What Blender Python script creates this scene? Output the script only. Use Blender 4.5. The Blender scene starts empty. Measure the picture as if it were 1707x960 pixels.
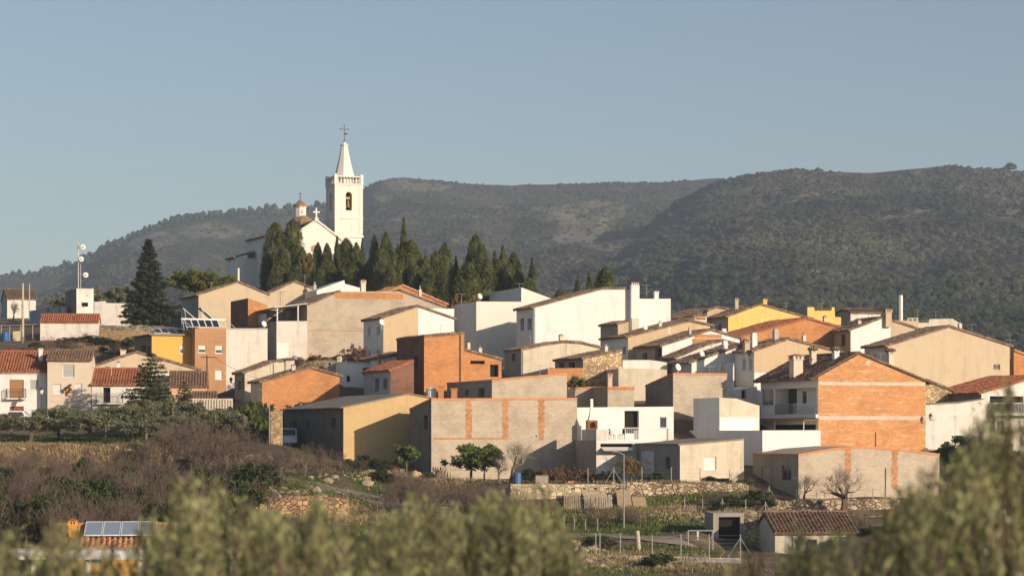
import bpy, bmesh, math, random
import numpy as np
from mathutils import Vector, Matrix
from mathutils.geometry import delaunay_2d_cdt

# ------------------------------------------------------------------ camera, sky, sun, exposure
F, CX, HY = 3900.0, 853.5, 720.0            # telephoto: pixels per radian on a 1707 px wide picture, level line at 720
SUN_AZ, SUN_EL = 50.0, 17.0                 # sun stands behind the camera's right shoulder, low
scene = bpy.context.scene
cam_data = bpy.data.cameras.new('camera')
camera = bpy.data.objects.new('camera', cam_data)
scene.collection.objects.link(camera)
camera.location = (0, 0, 0)
camera.rotation_euler = (math.radians(90), 0, 0)
cam_data.sensor_width = 36.0
cam_data.lens = 36.0 * F / 1707.0
cam_data.shift_y = (HY - 480.0) / 1707.0
cam_data.clip_start = 0.1
cam_data.clip_end = 20000
cam_data.dof.use_dof = True
cam_data.dof.focus_distance = 215
cam_data.dof.aperture_fstop = 5.0
scene.camera = camera

world = bpy.data.worlds.new('World')
scene.world = world
world.use_nodes = True
wn = world.node_tree
bg = wn.nodes['Background']
sky = wn.nodes.new('ShaderNodeTexSky')
sky.sky_type = 'NISHITA'
sky.sun_disc = False
sky.sun_elevation = math.radians(SUN_EL)
# direction to the sun: (sin az, -cos az): Blender's sun_rotation is measured from +Y clockwise seen from above
sky.sun_rotation = math.radians(180.0 - SUN_AZ)
sky.altitude = 400
sky.air_density = 1.0
sky.dust_density = 1.1
sky.ozone_density = 1.3
wn.links.new(sky.outputs['Color'], bg.inputs['Color'])
bg.inputs['Strength'].default_value = 0.090

sun_data = bpy.data.lights.new('sun', 'SUN')
sun_data.energy = 5.0
sun_data.angle = math.radians(0.5)
sun_data.color = (1.0, 0.82, 0.63)
sun = bpy.data.objects.new('sun', sun_data)
scene.collection.objects.link(sun)
az, el = math.radians(SUN_AZ), math.radians(SUN_EL)
to_sun = Vector((math.sin(az) * math.cos(el), -math.cos(az) * math.cos(el), math.sin(el)))
sun.rotation_euler = to_sun.to_track_quat('Z', 'Y').to_euler()
sun.location = (60, -60, 60)

vs = scene.view_settings
vs.view_transform = 'Standard'
vs.look = 'None'
vs.exposure = 0.20
vs.gamma = 1.0
vs.use_curve_mapping = False
scene.cycles.max_bounces = 6
scene.cycles.diffuse_bounces = 2
scene.cycles.glossy_bounces = 2
scene.cycles.transparent_max_bounces = 6
scene.cycles.volume_bounces = 0

rng = np.random.default_rng(7)
random.seed(11)

# ------------------------------------------------------------------ small helpers
def P(px, py, Y):
    return Vector(((px - CX) / F * Y, Y, (HY - py) / F * Y))

def link(o, parent=None):
    scene.collection.objects.link(o)
    if parent is not None:
        o.parent = parent
    return o

def tag(o, label=None, cat=None, group=None, kind=None):
    if label: o['label'] = label
    if cat: o['category'] = cat
    if group: o['group'] = group
    if kind: o['kind'] = kind
    return o

def empty(name, loc, rz, label, cat, group=None):
    o = bpy.data.objects.new(name, None)
    o.empty_display_size = 0.5
    o.location = loc
    o.rotation_euler = (0, 0, rz)
    link(o)
    return tag(o, label, cat, group)

def copy_thing(root, label=None, group=None):
    r = root.copy(); link(r)
    if label: r['label'] = label
    if group: r['group'] = group
    for ch in list(root.children):
        c = ch.copy(); link(c, r)
        for g in list(ch.children):
            d = g.copy(); link(d, c)
    return r

class MB:
    """collects quads, boxes and tubes for one mesh; uv in metres by dominant direction"""
    def __init__(self):
        self.v = []; self.f = []; self.m = []; self.mi = 0
    def quad(self, *pts):
        n = len(self.v)
        self.v += [tuple(p) for p in pts]
        self.f.append(tuple(range(n, n + len(pts)))); self.m.append(self.mi)
    def box(self, x0, y0, z0, x1, y1, z1):
        n = len(self.v)
        self.v += [(x0,y0,z0),(x1,y0,z0),(x1,y1,z0),(x0,y1,z0),(x0,y0,z1),(x1,y0,z1),(x1,y1,z1),(x0,y1,z1)]
        for q in ((0,3,2,1),(4,5,6,7),(0,1,5,4),(1,2,6,5),(2,3,7,6),(3,0,4,7)):
            self.f.append(tuple(n+i for i in q)); self.m.append(self.mi)
        return self
    def tube(self, a, b, r0, r1=None, k=6, cap=True):
        r1 = r0 if r1 is None else r1
        a = Vector(a); b = Vector(b); d = (b - a)
        if d.length < 1e-6: return self
        d.normalize()
        u = d.orthogonal().normalized(); w = d.cross(u)
        n = len(self.v)
        for c, r in ((a, r0), (b, r1)):
            for i in range(k):
                t = 2*math.pi*i/k
                self.v.append(tuple(c + (u*math.cos(t) + w*math.sin(t))*r))
        for i in range(k):
            j = (i+1) % k
            self.f.append((n+i, n+j, n+k+j, n+k+i)); self.m.append(self.mi)
        if cap:
            self.f.append(tuple(n+i for i in reversed(range(k)))); self.m.append(self.mi)
            self.f.append(tuple(n+k+i for i in range(k))); self.m.append(self.mi)
        return self
    def lathe(self, prof, cx=0, cy=0, k=12, rot=0.0):
        n = len(self.v)
        for r, z in prof:
            for i in range(k):
                t = 2*math.pi*i/k + rot
                self.v.append((cx + r*math.cos(t), cy + r*math.sin(t), z))
        for s in range(len(prof)-1):
            for i in range(k):
                j = (i+1) % k
                self.f.append((n+s*k+i, n+s*k+j, n+(s+1)*k+j, n+(s+1)*k+i)); self.m.append(self.mi)
        self.f.append(tuple(n+i for i in reversed(range(k)))); self.m.append(self.mi)
        e = n + (len(prof)-1)*k
        self.f.append(tuple(e+i for i in range(k))); self.m.append(self.mi)
        return self
    def build(self, name, mats, parent=None, smooth=False, loc=None):
        me = bpy.data.meshes.new(name)
        me.from_pydata(self.v, [], self.f)
        if not isinstance(mats, (list, tuple)): mats = [mats]
        for m in mats: me.materials.append(m)
        if len(mats) > 1: me.polygons.foreach_set('material_index', self.m)
        auto_uv(me)
        if smooth: me.polygons.foreach_set('use_smooth', [True]*len(me.polygons))
        o = bpy.data.objects.new(name, me)
        if loc is not None: o.location = loc
        return link(o, parent)

def auto_uv(me):
    uv = me.uv_layers.new(name='UVMap')
    vs_ = me.vertices
    out = np.zeros(len(me.loops)*2, dtype=np.float32)
    for p in me.polygons:
        n = p.normal
        if abs(n.z) > 0.75:
            for li in p.loop_indices:
                c = vs_[me.loops[li].vertex_index].co
                out[2*li] = c.x; out[2*li+1] = c.y
        else:
            l = math.hypot(n.x, n.y) or 1.0
            if n.x + n.y*1.7 > 0: l = -l
            tx, ty = -n.y/l, n.x/l
            for li in p.loop_indices:
                c = vs_[me.loops[li].vertex_index].co
                out[2*li] = c.x*tx + c.y*ty; out[2*li+1] = c.z
    uv.data.foreach_set('uv', out)

def np_mesh(name, verts, faces, mats, mat_idx=None, parent=None, smooth=False, uvs=None):
    """verts (N,3), faces (M,k) numpy arrays"""
    me = bpy.data.meshes.new(name)
    verts = np.asarray(verts, dtype=np.float32); faces = np.asarray(faces, dtype=np.int32)
    k = faces.shape[1]
    me.vertices.add(len(verts)); me.vertices.foreach_set('co', verts.ravel())
    me.loops.add(faces.size); me.loops.foreach_set('vertex_index', faces.ravel())
    me.polygons.add(len(faces))
    me.polygons.foreach_set('loop_start', np.arange(0, faces.size, k, dtype=np.int32))
    me.polygons.foreach_set('loop_total', np.full(len(faces), k, dtype=np.int32))
    if not isinstance(mats, (list, tuple)): mats = [mats]
    for m in mats: me.materials.append(m)
    if mat_idx is not None: me.polygons.foreach_set('material_index', np.asarray(mat_idx, dtype=np.int32))
    if uvs is not None:
        uv = me.uv_layers.new(name='UVMap')
        uv.data.foreach_set('uv', np.asarray(uvs, dtype=np.float32)[faces.ravel()].ravel())
    me.polygons.foreach_set('use_smooth', np.full(len(faces), smooth))
    me.update(calc_edges=True)
    o = bpy.data.objects.new(name, me)
    return link(o, parent)

# ------------------------------------------------------------------ materials
class NT:
    def __init__(self, name, rough=0.85, spec=0.25):
        self.m = bpy.data.materials.new(name); self.m.use_nodes = True
        self.t = self.m.node_tree; self.b = self.t.nodes['Principled BSDF']
        self.b.inputs['Roughness'].default_value = rough
        self.b.inputs['Specular IOR Level'].default_value = spec
    def n(self, typ, **kw):
        nd = self.t.nodes.new(typ)
        for k, v in kw.items():
            if k.startswith('_'): setattr(nd, k[1:], v)
            else:
                s = nd.inputs[int(k[1:])] if (k[0] == 'i' and k[1:].isdigit()) else nd.inputs[k.replace('__', ' ')]
                if isinstance(v, bpy.types.NodeSocket): self.t.links.new(v, s)
                else: s.default_value = v
        return nd
    def coord(self, which='UV', scale=(1,1,1), loc=(0,0,0)):
        tc = self.n('ShaderNodeTexCoord')
        mp = self.n('ShaderNodeMapping', Vector=tc.outputs[which], Scale=scale, Location=loc)
        return mp.outputs['Vector']
    def noise(self, vec, scale, detail=4, rough=0.55):
        return self.n('ShaderNodeTexNoise', Vector=vec, Scale=scale, Detail=detail, Roughness=rough).outputs['Fac']
    def ramp(self, fac, stops):
        r = self.n('ShaderNodeValToRGB', Fac=fac)
        e = r.color_ramp.elements
        while len(e) < len(stops): e.new(0.5)
        for el_, (p, c) in zip(e, stops):
            el_.position = p
            el_.color = (c[0], c[1], c[2], 1) if isinstance(c, (tuple, list)) else (c, c, c, 1)
        return r.outputs['Color']
    def mul(self, a, b, f=1.0):
        return self.mix(a, b, f, 'MULTIPLY')
    def mix(self, a, b, f=0.5, mode='MIX'):
        x = self.n('ShaderNodeMix', _data_type='RGBA', _blend_type=mode)
        for s, v in ((x.inputs[0], f), (x.inputs[6], a), (x.inputs[7], b)):
            if isinstance(v, bpy.types.NodeSocket): self.t.links.new(v, s)
            elif isinstance(v, (tuple, list)): s.default_value = (*v[:3], 1)
            elif s == x.inputs[0]: s.default_value = v
            else: s.default_value = (v, v, v, 1)
        return x.outputs[2]
    def bump(self, h, strength=0.3, dist=0.03):
        b = self.n('ShaderNodeBump', Height=h, Strength=strength, Distance=dist)
        self.t.links.new(b.outputs['Normal'], self.b.inputs['Normal'])
    def color(self, c):
        if isinstance(c, bpy.types.NodeSocket): self.t.links.new(c, self.b.inputs['Base Color'])
        else: self.b.inputs['Base Color'].default_value = (*c[:3], 1)
        return self.m

_seed = [0.0]
def sd():
    _seed[0] += 13.7
    return (_seed[0], _seed[0]*0.61, 0)

def plaster(col, stain=0.35, name='plaster', patch=None):
    t = NT(name, 0.9, 0.15)
    v = t.coord(loc=sd())
    c = t.mul(col, t.ramp(t.noise(v, 0.55, 6, 0.6), [(0.3, 1-0.45*stain), (0.52, 1.0), (0.75, 1-0.18*stain)]))
    st = t.coord(scale=(1.7, 0.16, 1), loc=sd())
    c = t.mul(c, t.ramp(t.noise(st, 1.0, 6, 0.7), [(0.30, (1-stain*0.6, 1-stain*0.63, 1-stain*0.66)), (0.48, 1.0)]))
    if patch is not None:
        c = t.mix(c, patch, t.ramp(t.noise(t.coord(loc=sd()), 0.8, 5, 0.6), [(0.60, 0.0), (0.66, 0.85)]))
    c = t.mul(c, t.ramp(t.noise(v, 9, 3), [(0.2, 0.93), (0.7, 1.0)]))
    t.bump(t.noise(v, 6, 6, 0.7), 0.35, 0.02)
    return t.color(c)

def blocks(col, mortar, bw, bh, ms=0.012, var=0.10, name='block_wall', streak=0.25, line=None):
    t = NT(name, 0.92, 0.1)
    v = t.coord(loc=sd())
    c2 = tuple(x*(1-var) for x in col)
    br = t.n('ShaderNodeTexBrick', Vector=v, Color1=(*col, 1), Color2=(*c2, 1), Mortar=(*mortar, 1), Scale=1.0)
    br.inputs['Mortar Size'].default_value = ms
    br.inputs['Mortar Smooth'].default_value = 0.3
    br.inputs['Brick Width'].default_value = bw
    br.inputs['Row Height'].default_value = bh
    c = br.outputs['Color']
    rowv = t.coord(scale=(0.12, 1.0/bh*0.5, 1), loc=sd())
    c = t.mul(c, t.ramp(t.noise(rowv, 1.0, 3, 0.6), [(0.3, 1-var*0.45), (0.6, 1.02)]))
    if line is not None:
        lv = t.coord(scale=(0.35, 2.6, 1), loc=sd())
        c = t.mix(c, line, t.ramp(t.noise(lv, 1.6, 4, 0.6), [(0.55, 0.0), (0.64, 0.75), (0.72, 0.1)]))
    c = t.mul(c, t.ramp(t.noise(t.coord(loc=sd()), 0.5, 6, 0.65), [(0.3, 1-streak), (0.55, 1.0)]))
    c = t.mul(c, t.ramp(t.noise(v, 4.5, 4, 0.7), [(0.3, 1-var*1.5), (0.7, 1.04)]))
    h = t.mul(br.outputs['Fac'], 1.0)
    inv = t.n('ShaderNodeInvert', Color=h).outputs['Color']
    t.bump(inv, 0.6, 0.02)
    return t.color(c)

def rubble(c1, c2, joint, scale=3.0, name='rubble_stone'):
    t = NT(name, 0.95, 0.1)
    v0 = t.coord(scale=(1, 1.35, 1), loc=sd())
    nz = t.n('ShaderNodeTexNoise', Vector=v0, Scale=2.2, Detail=3.0)
    v = t.mix(v0, nz.outputs['Color'], 0.12)
    vo = t.n('ShaderNodeTexVoronoi', Vector=v, Scale=scale, Randomness=1.0)
    ed = t.n('ShaderNodeTexVoronoi', Vector=v, Scale=scale, Randomness=1.0, _feature='DISTANCE_TO_EDGE')
    bw = t.n('ShaderNodeSeparateColor', Color=vo.outputs['Color']).outputs[0]
    c = t.ramp(bw, [(0.0, c2), (0.45, c1), (0.8, tuple(min(1, x*1.25) for x in c1)), (1.0, c2)])
    e = t.ramp(ed.outputs['Distance'], [(0.0, 0.0), (0.09, 1.0)])
    c = t.mix(joint, c, e)
    c = t.mul(c, t.ramp(t.noise(v0, 0.6, 5), [(0.3, 0.7), (0.6, 1.05)]))
    t.bump(e, 0.9, 0.06)
    return t.color(c)

def tiles(c1, c2, c3, name='roof_tiles', lichen=0.5):
    t = NT(name, 0.9, 0.15)
    v = t.coord(loc=sd())
    br = t.n('ShaderNodeTexBrick', Vector=v, Color1=(*c1, 1), Color2=(*c2, 1), Mortar=(*[x*0.5 for x in c2], 1), Scale=1.0)
    br.offset = 0.0
    br.inputs['Mortar Size'].default_value = 0.012
    br.inputs['Brick Width'].default_value = 0.24
    br.inputs['Row Height'].default_value = 0.42
    c = t.mix(br.outputs['Color'], c3, t.ramp(t.noise(v, 0.9, 6, 0.75), [(0.42, 0.0), (0.62, lichen)]))
    c = t.mul(c, t.ramp(t.noise(v, 3.1, 5, 0.75), [(0.25, 0.5), (0.6, 1.08)]))
    t.bump(t.noise(v, 12, 4), 0.4, 0.02)
    return t.color(c)

def flat(col, rough=0.6, name='paint', metallic=0.0, spec=0.3, var=0.12):
    t = NT(name, rough, spec)
    t.b.inputs['Metallic'].default_value = metallic
    v = t.coord('Object')
    return t.color(t.mul(col, t.ramp(t.noise(v, 3.0, 4), [(0.3, 1-var), (0.65, 1.0)])))

def leaf_mat(c1, c2, name='foliage', trans=0.25, scale=0.9, tcol=None):
    t = NT(name, 0.65, 0.2)
    tc = t.n('ShaderNodeTexCoord')
    nz = t.n('ShaderNodeTexNoise', Vector=tc.outputs['Object'], Scale=scale, Detail=4.0)
    c = t.ramp(nz.outputs['Fac'], [(0.34, c1), (0.62, c2)])
    wn_ = t.n('ShaderNodeTexNoise', Vector=tc.outputs['Object'], Scale=scale*14, Detail=2.0)
    c = t.mul(c, t.ramp(wn_.outputs['Fac'], [(0.3, 0.65), (0.7, 1.15)]))
    t.color(c)
    tr = t.n('ShaderNodeBsdfTranslucent', Color=c)
    mx = t.n('ShaderNodeMixShader', Fac=trans)
    t.t.links.new(t.b.outputs[0], mx.inputs[1]); t.t.links.new(tr.outputs[0], mx.inputs[2])
    t.t.links.new(mx.outputs[0], t.t.nodes['Material Output'].inputs['Surface'])
    return t.m

def bark_mat(c1, c2, name='bark'):
    t = NT(name, 0.95, 0.1)
    v = t.coord('Object')
    t.bump(t.noise(v, 18, 5), 0.5, 0.02)
    return t.color(t.ramp(t.noise(v, 5, 5, 0.7), [(0.35, c1), (0.65, c2)]))

W = plaster((0.78, 0.76, 0.72), 0.27, 'whitewash')
W_old = plaster((0.74, 0.70, 0.63), 0.45, 'weathered_whitewash', patch=(0.42, 0.33, 0.24))
CREAM = plaster((0.66, 0.56, 0.44), 0.18, 'cream_plaster')
CREAM2 = plaster((0.62, 0.55, 0.42), 0.42, 'stained_cream_plaster', patch=(0.50, 0.43, 0.32))
TAN = plaster((0.56, 0.43, 0.27), 0.28, 'tan_plaster')
TAN2 = plaster((0.52, 0.41, 0.28), 0.35, 'sand_plaster')
TAN3 = plaster((0.56, 0.455, 0.32), 0.26, 'beige_plaster')
OCHRE = plaster((0.56, 0.40, 0.20), 0.30, 'ochre_plaster')
YEL = plaster((0.78, 0.52, 0.17), 0.35, 'yellow_plaster', patch=(0.72, 0.60, 0.40))
SAFF = plaster((0.72, 0.42, 0.10), 0.12, 'saffron_plaster')
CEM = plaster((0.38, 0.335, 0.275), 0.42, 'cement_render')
CEM_D = plaster((0.20, 0.17, 0.14), 0.5, 'shaded_stained_render')  # stained render, also darkened: the shed side's shade is in this colour
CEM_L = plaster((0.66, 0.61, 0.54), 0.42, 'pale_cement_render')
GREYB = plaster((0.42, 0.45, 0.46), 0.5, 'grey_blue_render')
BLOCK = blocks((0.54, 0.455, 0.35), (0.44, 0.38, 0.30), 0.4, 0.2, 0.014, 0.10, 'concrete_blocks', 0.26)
BLOCK_SHADE = blocks((0.33, 0.29, 0.25), (0.26, 0.23, 0.20), 0.4, 0.2, 0.015, 0.16, 'shaded_blocks', 0.3)  # darker copy of the blocks, shade of the left sides painted in
BRICK = blocks((0.71, 0.33, 0.125), (0.62, 0.42, 0.27), 0.33, 0.16, 0.013, 0.17, 'hollow_brick', 0.18, line=(0.74, 0.52, 0.36))
BRICK_R = blocks((0.66, 0.29, 0.11), (0.60, 0.36, 0.20), 0.25, 0.12, 0.012, 0.18, 'orange_brick', 0.26)
BRICK_N = blocks((0.55, 0.28, 0.13), (0.50, 0.34, 0.22), 0.25, 0.08, 0.012, 0.12, 'face_brick', 0.12)
BRICK_D = blocks((0.30, 0.15, 0.10), (0.25, 0.17, 0.13), 0.25, 0.1, 0.012, 0.2, 'darkened_brick', 0.3)  # brick darkened, so walls turned from the sun carry shade in their colour
PIER = blocks((0.70, 0.30, 0.12), (0.52, 0.40, 0.28), 0.25, 0.2, 0.02, 0.25, 'quoin_brick', 0.3)
COPING = plaster((0.62, 0.27, 0.12), 0.5, 'terracotta_coping')
STONE = rubble((0.56, 0.42, 0.24), (0.36, 0.26, 0.16), (0.30, 0.22, 0.14), 3.4)
DRYSTONE = rubble((0.50, 0.40, 0.27), (0.28, 0.21, 0.14), (0.06, 0.045, 0.03), 3.2, 'dry_stone')
T_OLD = tiles((0.32, 0.20, 0.13), (0.15, 0.10, 0.075), (0.24, 0.21, 0.15), 'weathered_tiles', 0.6)
T_RED = tiles((0.46, 0.17, 0.08), (0.33, 0.12, 0.07), (0.35, 0.20, 0.12), 'red_tiles', 0.3)
T_BRN = tiles((0.30, 0.17, 0.11), (0.17, 0.10, 0.07), (0.24, 0.20, 0.15), 'brown_tiles', 0.5)
T_ORG = tiles((0.56, 0.28, 0.12), (0.42, 0.20, 0.09), (0.46, 0.33, 0.20), 'orange_tiles', 0.35)
FIBRO = plaster((0.30, 0.25, 0.20), 0.5, 'fibre_cement_sheet')
ROOFTOP = plaster((0.36, 0.28, 0.22), 0.4, 'roof_deck')
GLASS = flat((0.05, 0.06, 0.07), 0.12, 'window_glass', spec=0.5, var=0.4)
DARK = flat((0.025, 0.022, 0.02), 0.9, 'unlit_interior', spec=0.05)
FRAME_W = flat((0.72, 0.70, 0.66), 0.5, 'white_frame')
FRAME_B = flat((0.20, 0.10, 0.05), 0.6, 'brown_wood')
FRAME_G = flat((0.30, 0.30, 0.29), 0.6, 'grey_frame')
SH_W = flat((0.70, 0.68, 0.64), 0.6, 'white_blind')
SH_G = flat((0.42, 0.42, 0.40), 0.6, 'grey_blind')
SH_B = flat((0.38, 0.20, 0.08), 0.6, 'brown_blind')
SH_R = flat((0.28, 0.08, 0.04), 0.6, 'red_wood')
SH_GR = flat((0.05, 0.10, 0.08), 0.6, 'green_shutter')
GALV = flat((0.42, 0.42, 0.41), 0.5, 'galvanised_steel', metallic=0.4)
STEEL_W = flat((0.72, 0.71, 0.69), 0.45, 'white_steel')
IRON = flat((0.05, 0.05, 0.05), 0.6, 'black_iron')
WOOD = flat((0.34, 0.27, 0.19), 0.85, 'grey_wood', var=0.4)
POLEW = flat((0.50, 0.44, 0.32), 0.85, 'pole_wood', var=0.25)
CONC = plaster((0.50, 0.46, 0.40), 0.3, 'concrete')
CONC_B = plaster((0.56, 0.50, 0.42), 0.3, 'concrete_band')
SOLAR = flat((0.02, 0.025, 0.045), 0.15, 'solar_glass', spec=0.6)
SOLAR_L = flat((0.30, 0.32, 0.35), 0.22, 'pale_solar_glass', spec=0.6)
BARK = bark_mat((0.10, 0.075, 0.055), (0.20, 0.16, 0.12))
TWIG = bark_mat((0.090, 0.064, 0.052), (0.19, 0.143, 0.115), 'twigs')
TWIG_P = bark_mat((0.26, 0.21, 0.16), (0.40, 0.33, 0.26), 'pale_twigs')
CYP = leaf_mat((0.040, 0.055, 0.018), (0.135, 0.145, 0.045), 'cypress_foliage', 0.12, 0.8)
OLV = leaf_mat((0.085, 0.095, 0.052), (0.24, 0.245, 0.14), 'olive_foliage', 0.2, 0.9)
OLV_F = leaf_mat((0.13, 0.155, 0.065), (0.44, 0.45, 0.20), 'olive_shoot_leaves', 0.40, 5.0)
FIR = leaf_mat((0.022, 0.035, 0.016), (0.075, 0.085, 0.035), 'fir_needles', 0.12, 0.7)
PINE = leaf_mat((0.05, 0.08, 0.015), (0.20, 0.19, 0.03), 'pine_foliage', 0.2, 0.5)
CITRUS = leaf_mat((0.05, 0.09, 0.02), (0.20, 0.23, 0.06), 'citrus_leaves', 0.25, 1.2)
BUSHG = leaf_mat((0.025, 0.045, 0.015), (0.09, 0.11, 0.035), 'shrub_leaves', 0.2, 1.0)
BRN = leaf_mat((0.16, 0.10, 0.04), (0.34, 0.22, 0.07), 'autumn_leaves', 0.25, 1.2)
RUST = leaf_mat((0.12, 0.07, 0.045), (0.24, 0.16, 0.11), 'dry_vine_leaves', 0.2, 1.2)
SCRUB = leaf_mat((0.024, 0.029, 0.021), (0.080, 0.080, 0.052), 'hill_scrub', 0.0, 0.004)
WOODM = leaf_mat((0.022, 0.030, 0.019), (0.060, 0.068, 0.036), 'pine_wood', 0.0, 0.02)

# ------------------------------------------------------------------ house builder
HOUSES = []
GROUND_PTS = []
def H(name, label, cat, Y, x0, prof, base, wall, th=20, **kw):
    d = dict(name=name, label=label, cat=cat, Y=Y, x0=x0, prof=prof, base=base, wall=wall, th=th); d.update(kw)
    g = Frame(d); d['g'] = g
    if kw.get('ctl', True):
        for s in (0, g.w):
            p = g.world(s, -0.3, 0); GROUND_PTS.append((p.x, p.y, g.zb))
        c = g.world(g.w/2, g.D*0.5, 0); GROUND_PTS.append((c.x, c.y, g.zb + 0.3))
    HOUSES.append(d)
    return d

class Frame:
    """local frame of a house: x along the lit front, y into the depth, z up from the base"""
    def __init__(g, d):
        g.th = math.radians(d['th']); g.c, g.s = math.cos(g.th), math.sin(g.th)
        g.Y0 = d['Y']; t0 = (d['x0'] - CX)/F
        g.P0x = t0*g.Y0
        g.zb = (HY - d['base'])/F*g.Y0
        g.w, _ = g.front(d.get('x1', d['prof'][-1][0]), HY)
        if d.get('D'): g.D = d['D']
        elif d.get('xs') is not None:
            ts = (d['xs'] - CX)/F
            g.D = (g.P0x - ts*g.Y0)/(g.s + ts*g.c)
            if not (1.5 < g.D < 22): g.D = 9.0
        else: g.D = 8.0
        g.drop = d.get('drop', 0.0)
    def front(g, px, py, q=0.0):
        """photo pixel -> (x, z) on the plane y = q"""
        t = (px - CX)/F
        ox, oy = g.P0x - q*g.s, g.Y0 + q*g.c
        s = (t*oy - ox)/(g.c - t*g.s)
        Y = oy + s*g.s
        return s, (HY - py)/F*Y - g.zb
    def side(g, px, py, x=0.0):
        """photo pixel -> (y, z) on the plane x = const"""
        t = (px - CX)/F
        ox, oy = g.P0x + x*g.c, g.Y0 + x*g.s
        q = (ox - t*oy)/(g.s + t*g.c)
        Y = oy + q*g.c
        return q, (HY - py)/F*Y - g.zb
    def world(g, x, y, z):
        return Vector((g.P0x + x*g.c - y*g.s, g.Y0 + x*g.s + y*g.c, g.zb + z))
    def local(g, p):
        dx, dy = p[0] - g.P0x, p[1] - g.Y0
        return Vector((dx*g.c + dy*g.s, -dx*g.s + dy*g.c, p[2] - g.zb))

def holed_face(bm, outline, holes, mp):
    """wall face: flat foot, roofline given by outline[1:-1], rectangular holes; built in upright strips"""
    zb, top = outline[0][1], outline[1:-1]
    tx = [p[0] for p in top]; tz = [p[1] for p in top]
    xs = sorted(set([round(x, 5) for x in tx] + [round(h[0], 5) for h in holes] + [round(h[2], 5) for h in holes]))
    def ztop(x, side):
        # steps in the roofline: take the value on the asked side
        for i in range(len(tx)-1):
            if tx[i]-1e-5 <= x <= tx[i+1]+1e-5 and tx[i+1]-tx[i] > 1e-4:
                if side > 0 and abs(x-tx[i+1]) < 1e-5: continue
                if side < 0 and abs(x-tx[i]) < 1e-5: continue
                return tz[i] + (tz[i+1]-tz[i])*(x-tx[i])/(tx[i+1]-tx[i])
        return tz[0] if x <= tx[0]+1e-5 else tz[-1]
    for a, b in zip(xs[:-1], xs[1:]):
        if b - a < 1e-4: continue
        m = (a+b)/2; cuts = sorted((h[1], h[3]) for h in holes if h[0] < m < h[2])
        z = zb; za, zc = ztop(a, 1), ztop(b, -1)
        for lo, hi in cuts:
            if lo > z + 1e-4: bm.faces.new([bm.verts.new(mp(*p)) for p in ((a, z), (b, z), (b, lo), (a, lo))])
            z = max(z, hi)
        if min(za, zc) > z: bm.faces.new([bm.verts.new(mp(*p)) for p in ((a, z), (b, z), (b, zc), (a, za))])

KINDS = {   # frame, infill, sub-part name, depth, style
    'win':   (FRAME_W, GLASS, 'pane', 0.16, 'glass'),
    'winb':  (FRAME_B, GLASS, 'pane', 0.16, 'glass'),
    'wing':  (FRAME_G, GLASS, 'pane', 0.16, 'glass'),
    'bw':    (FRAME_W, SH_W, 'blind', 0.14, 'slat'),
    'bg':    (FRAME_W, SH_G, 'blind', 0.14, 'slat'),
    'bb':    (FRAME_B, SH_B, 'blind', 0.14, 'slat'),
    'gr':    (SH_GR, SH_GR, 'shutter', 0.08, 'slat'),
    'half':  (FRAME_W, SH_W, 'blind', 0.14, 'half'),
    'dark':  (FRAME_G, DARK, 'opening', 0.5, 'none'),
    'loggia':(FRAME_W, W, 'back_wall', 1.4, 'none'),
    'darkb': (BRICK_R, DARK, 'opening', 0.5, 'none'),
    'door':  (FRAME_B, SH_R, 'door', 0.15, 'door'),
    'doorw': (FRAME_W, SH_W, 'door', 0.12, 'door'),
    'doord': (FRAME_B, FRAME_B, 'door', 0.15, 'door'),
    'doorg': (FRAME_G, SH_G, 'door', 0.12, 'slat'),
}

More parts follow.
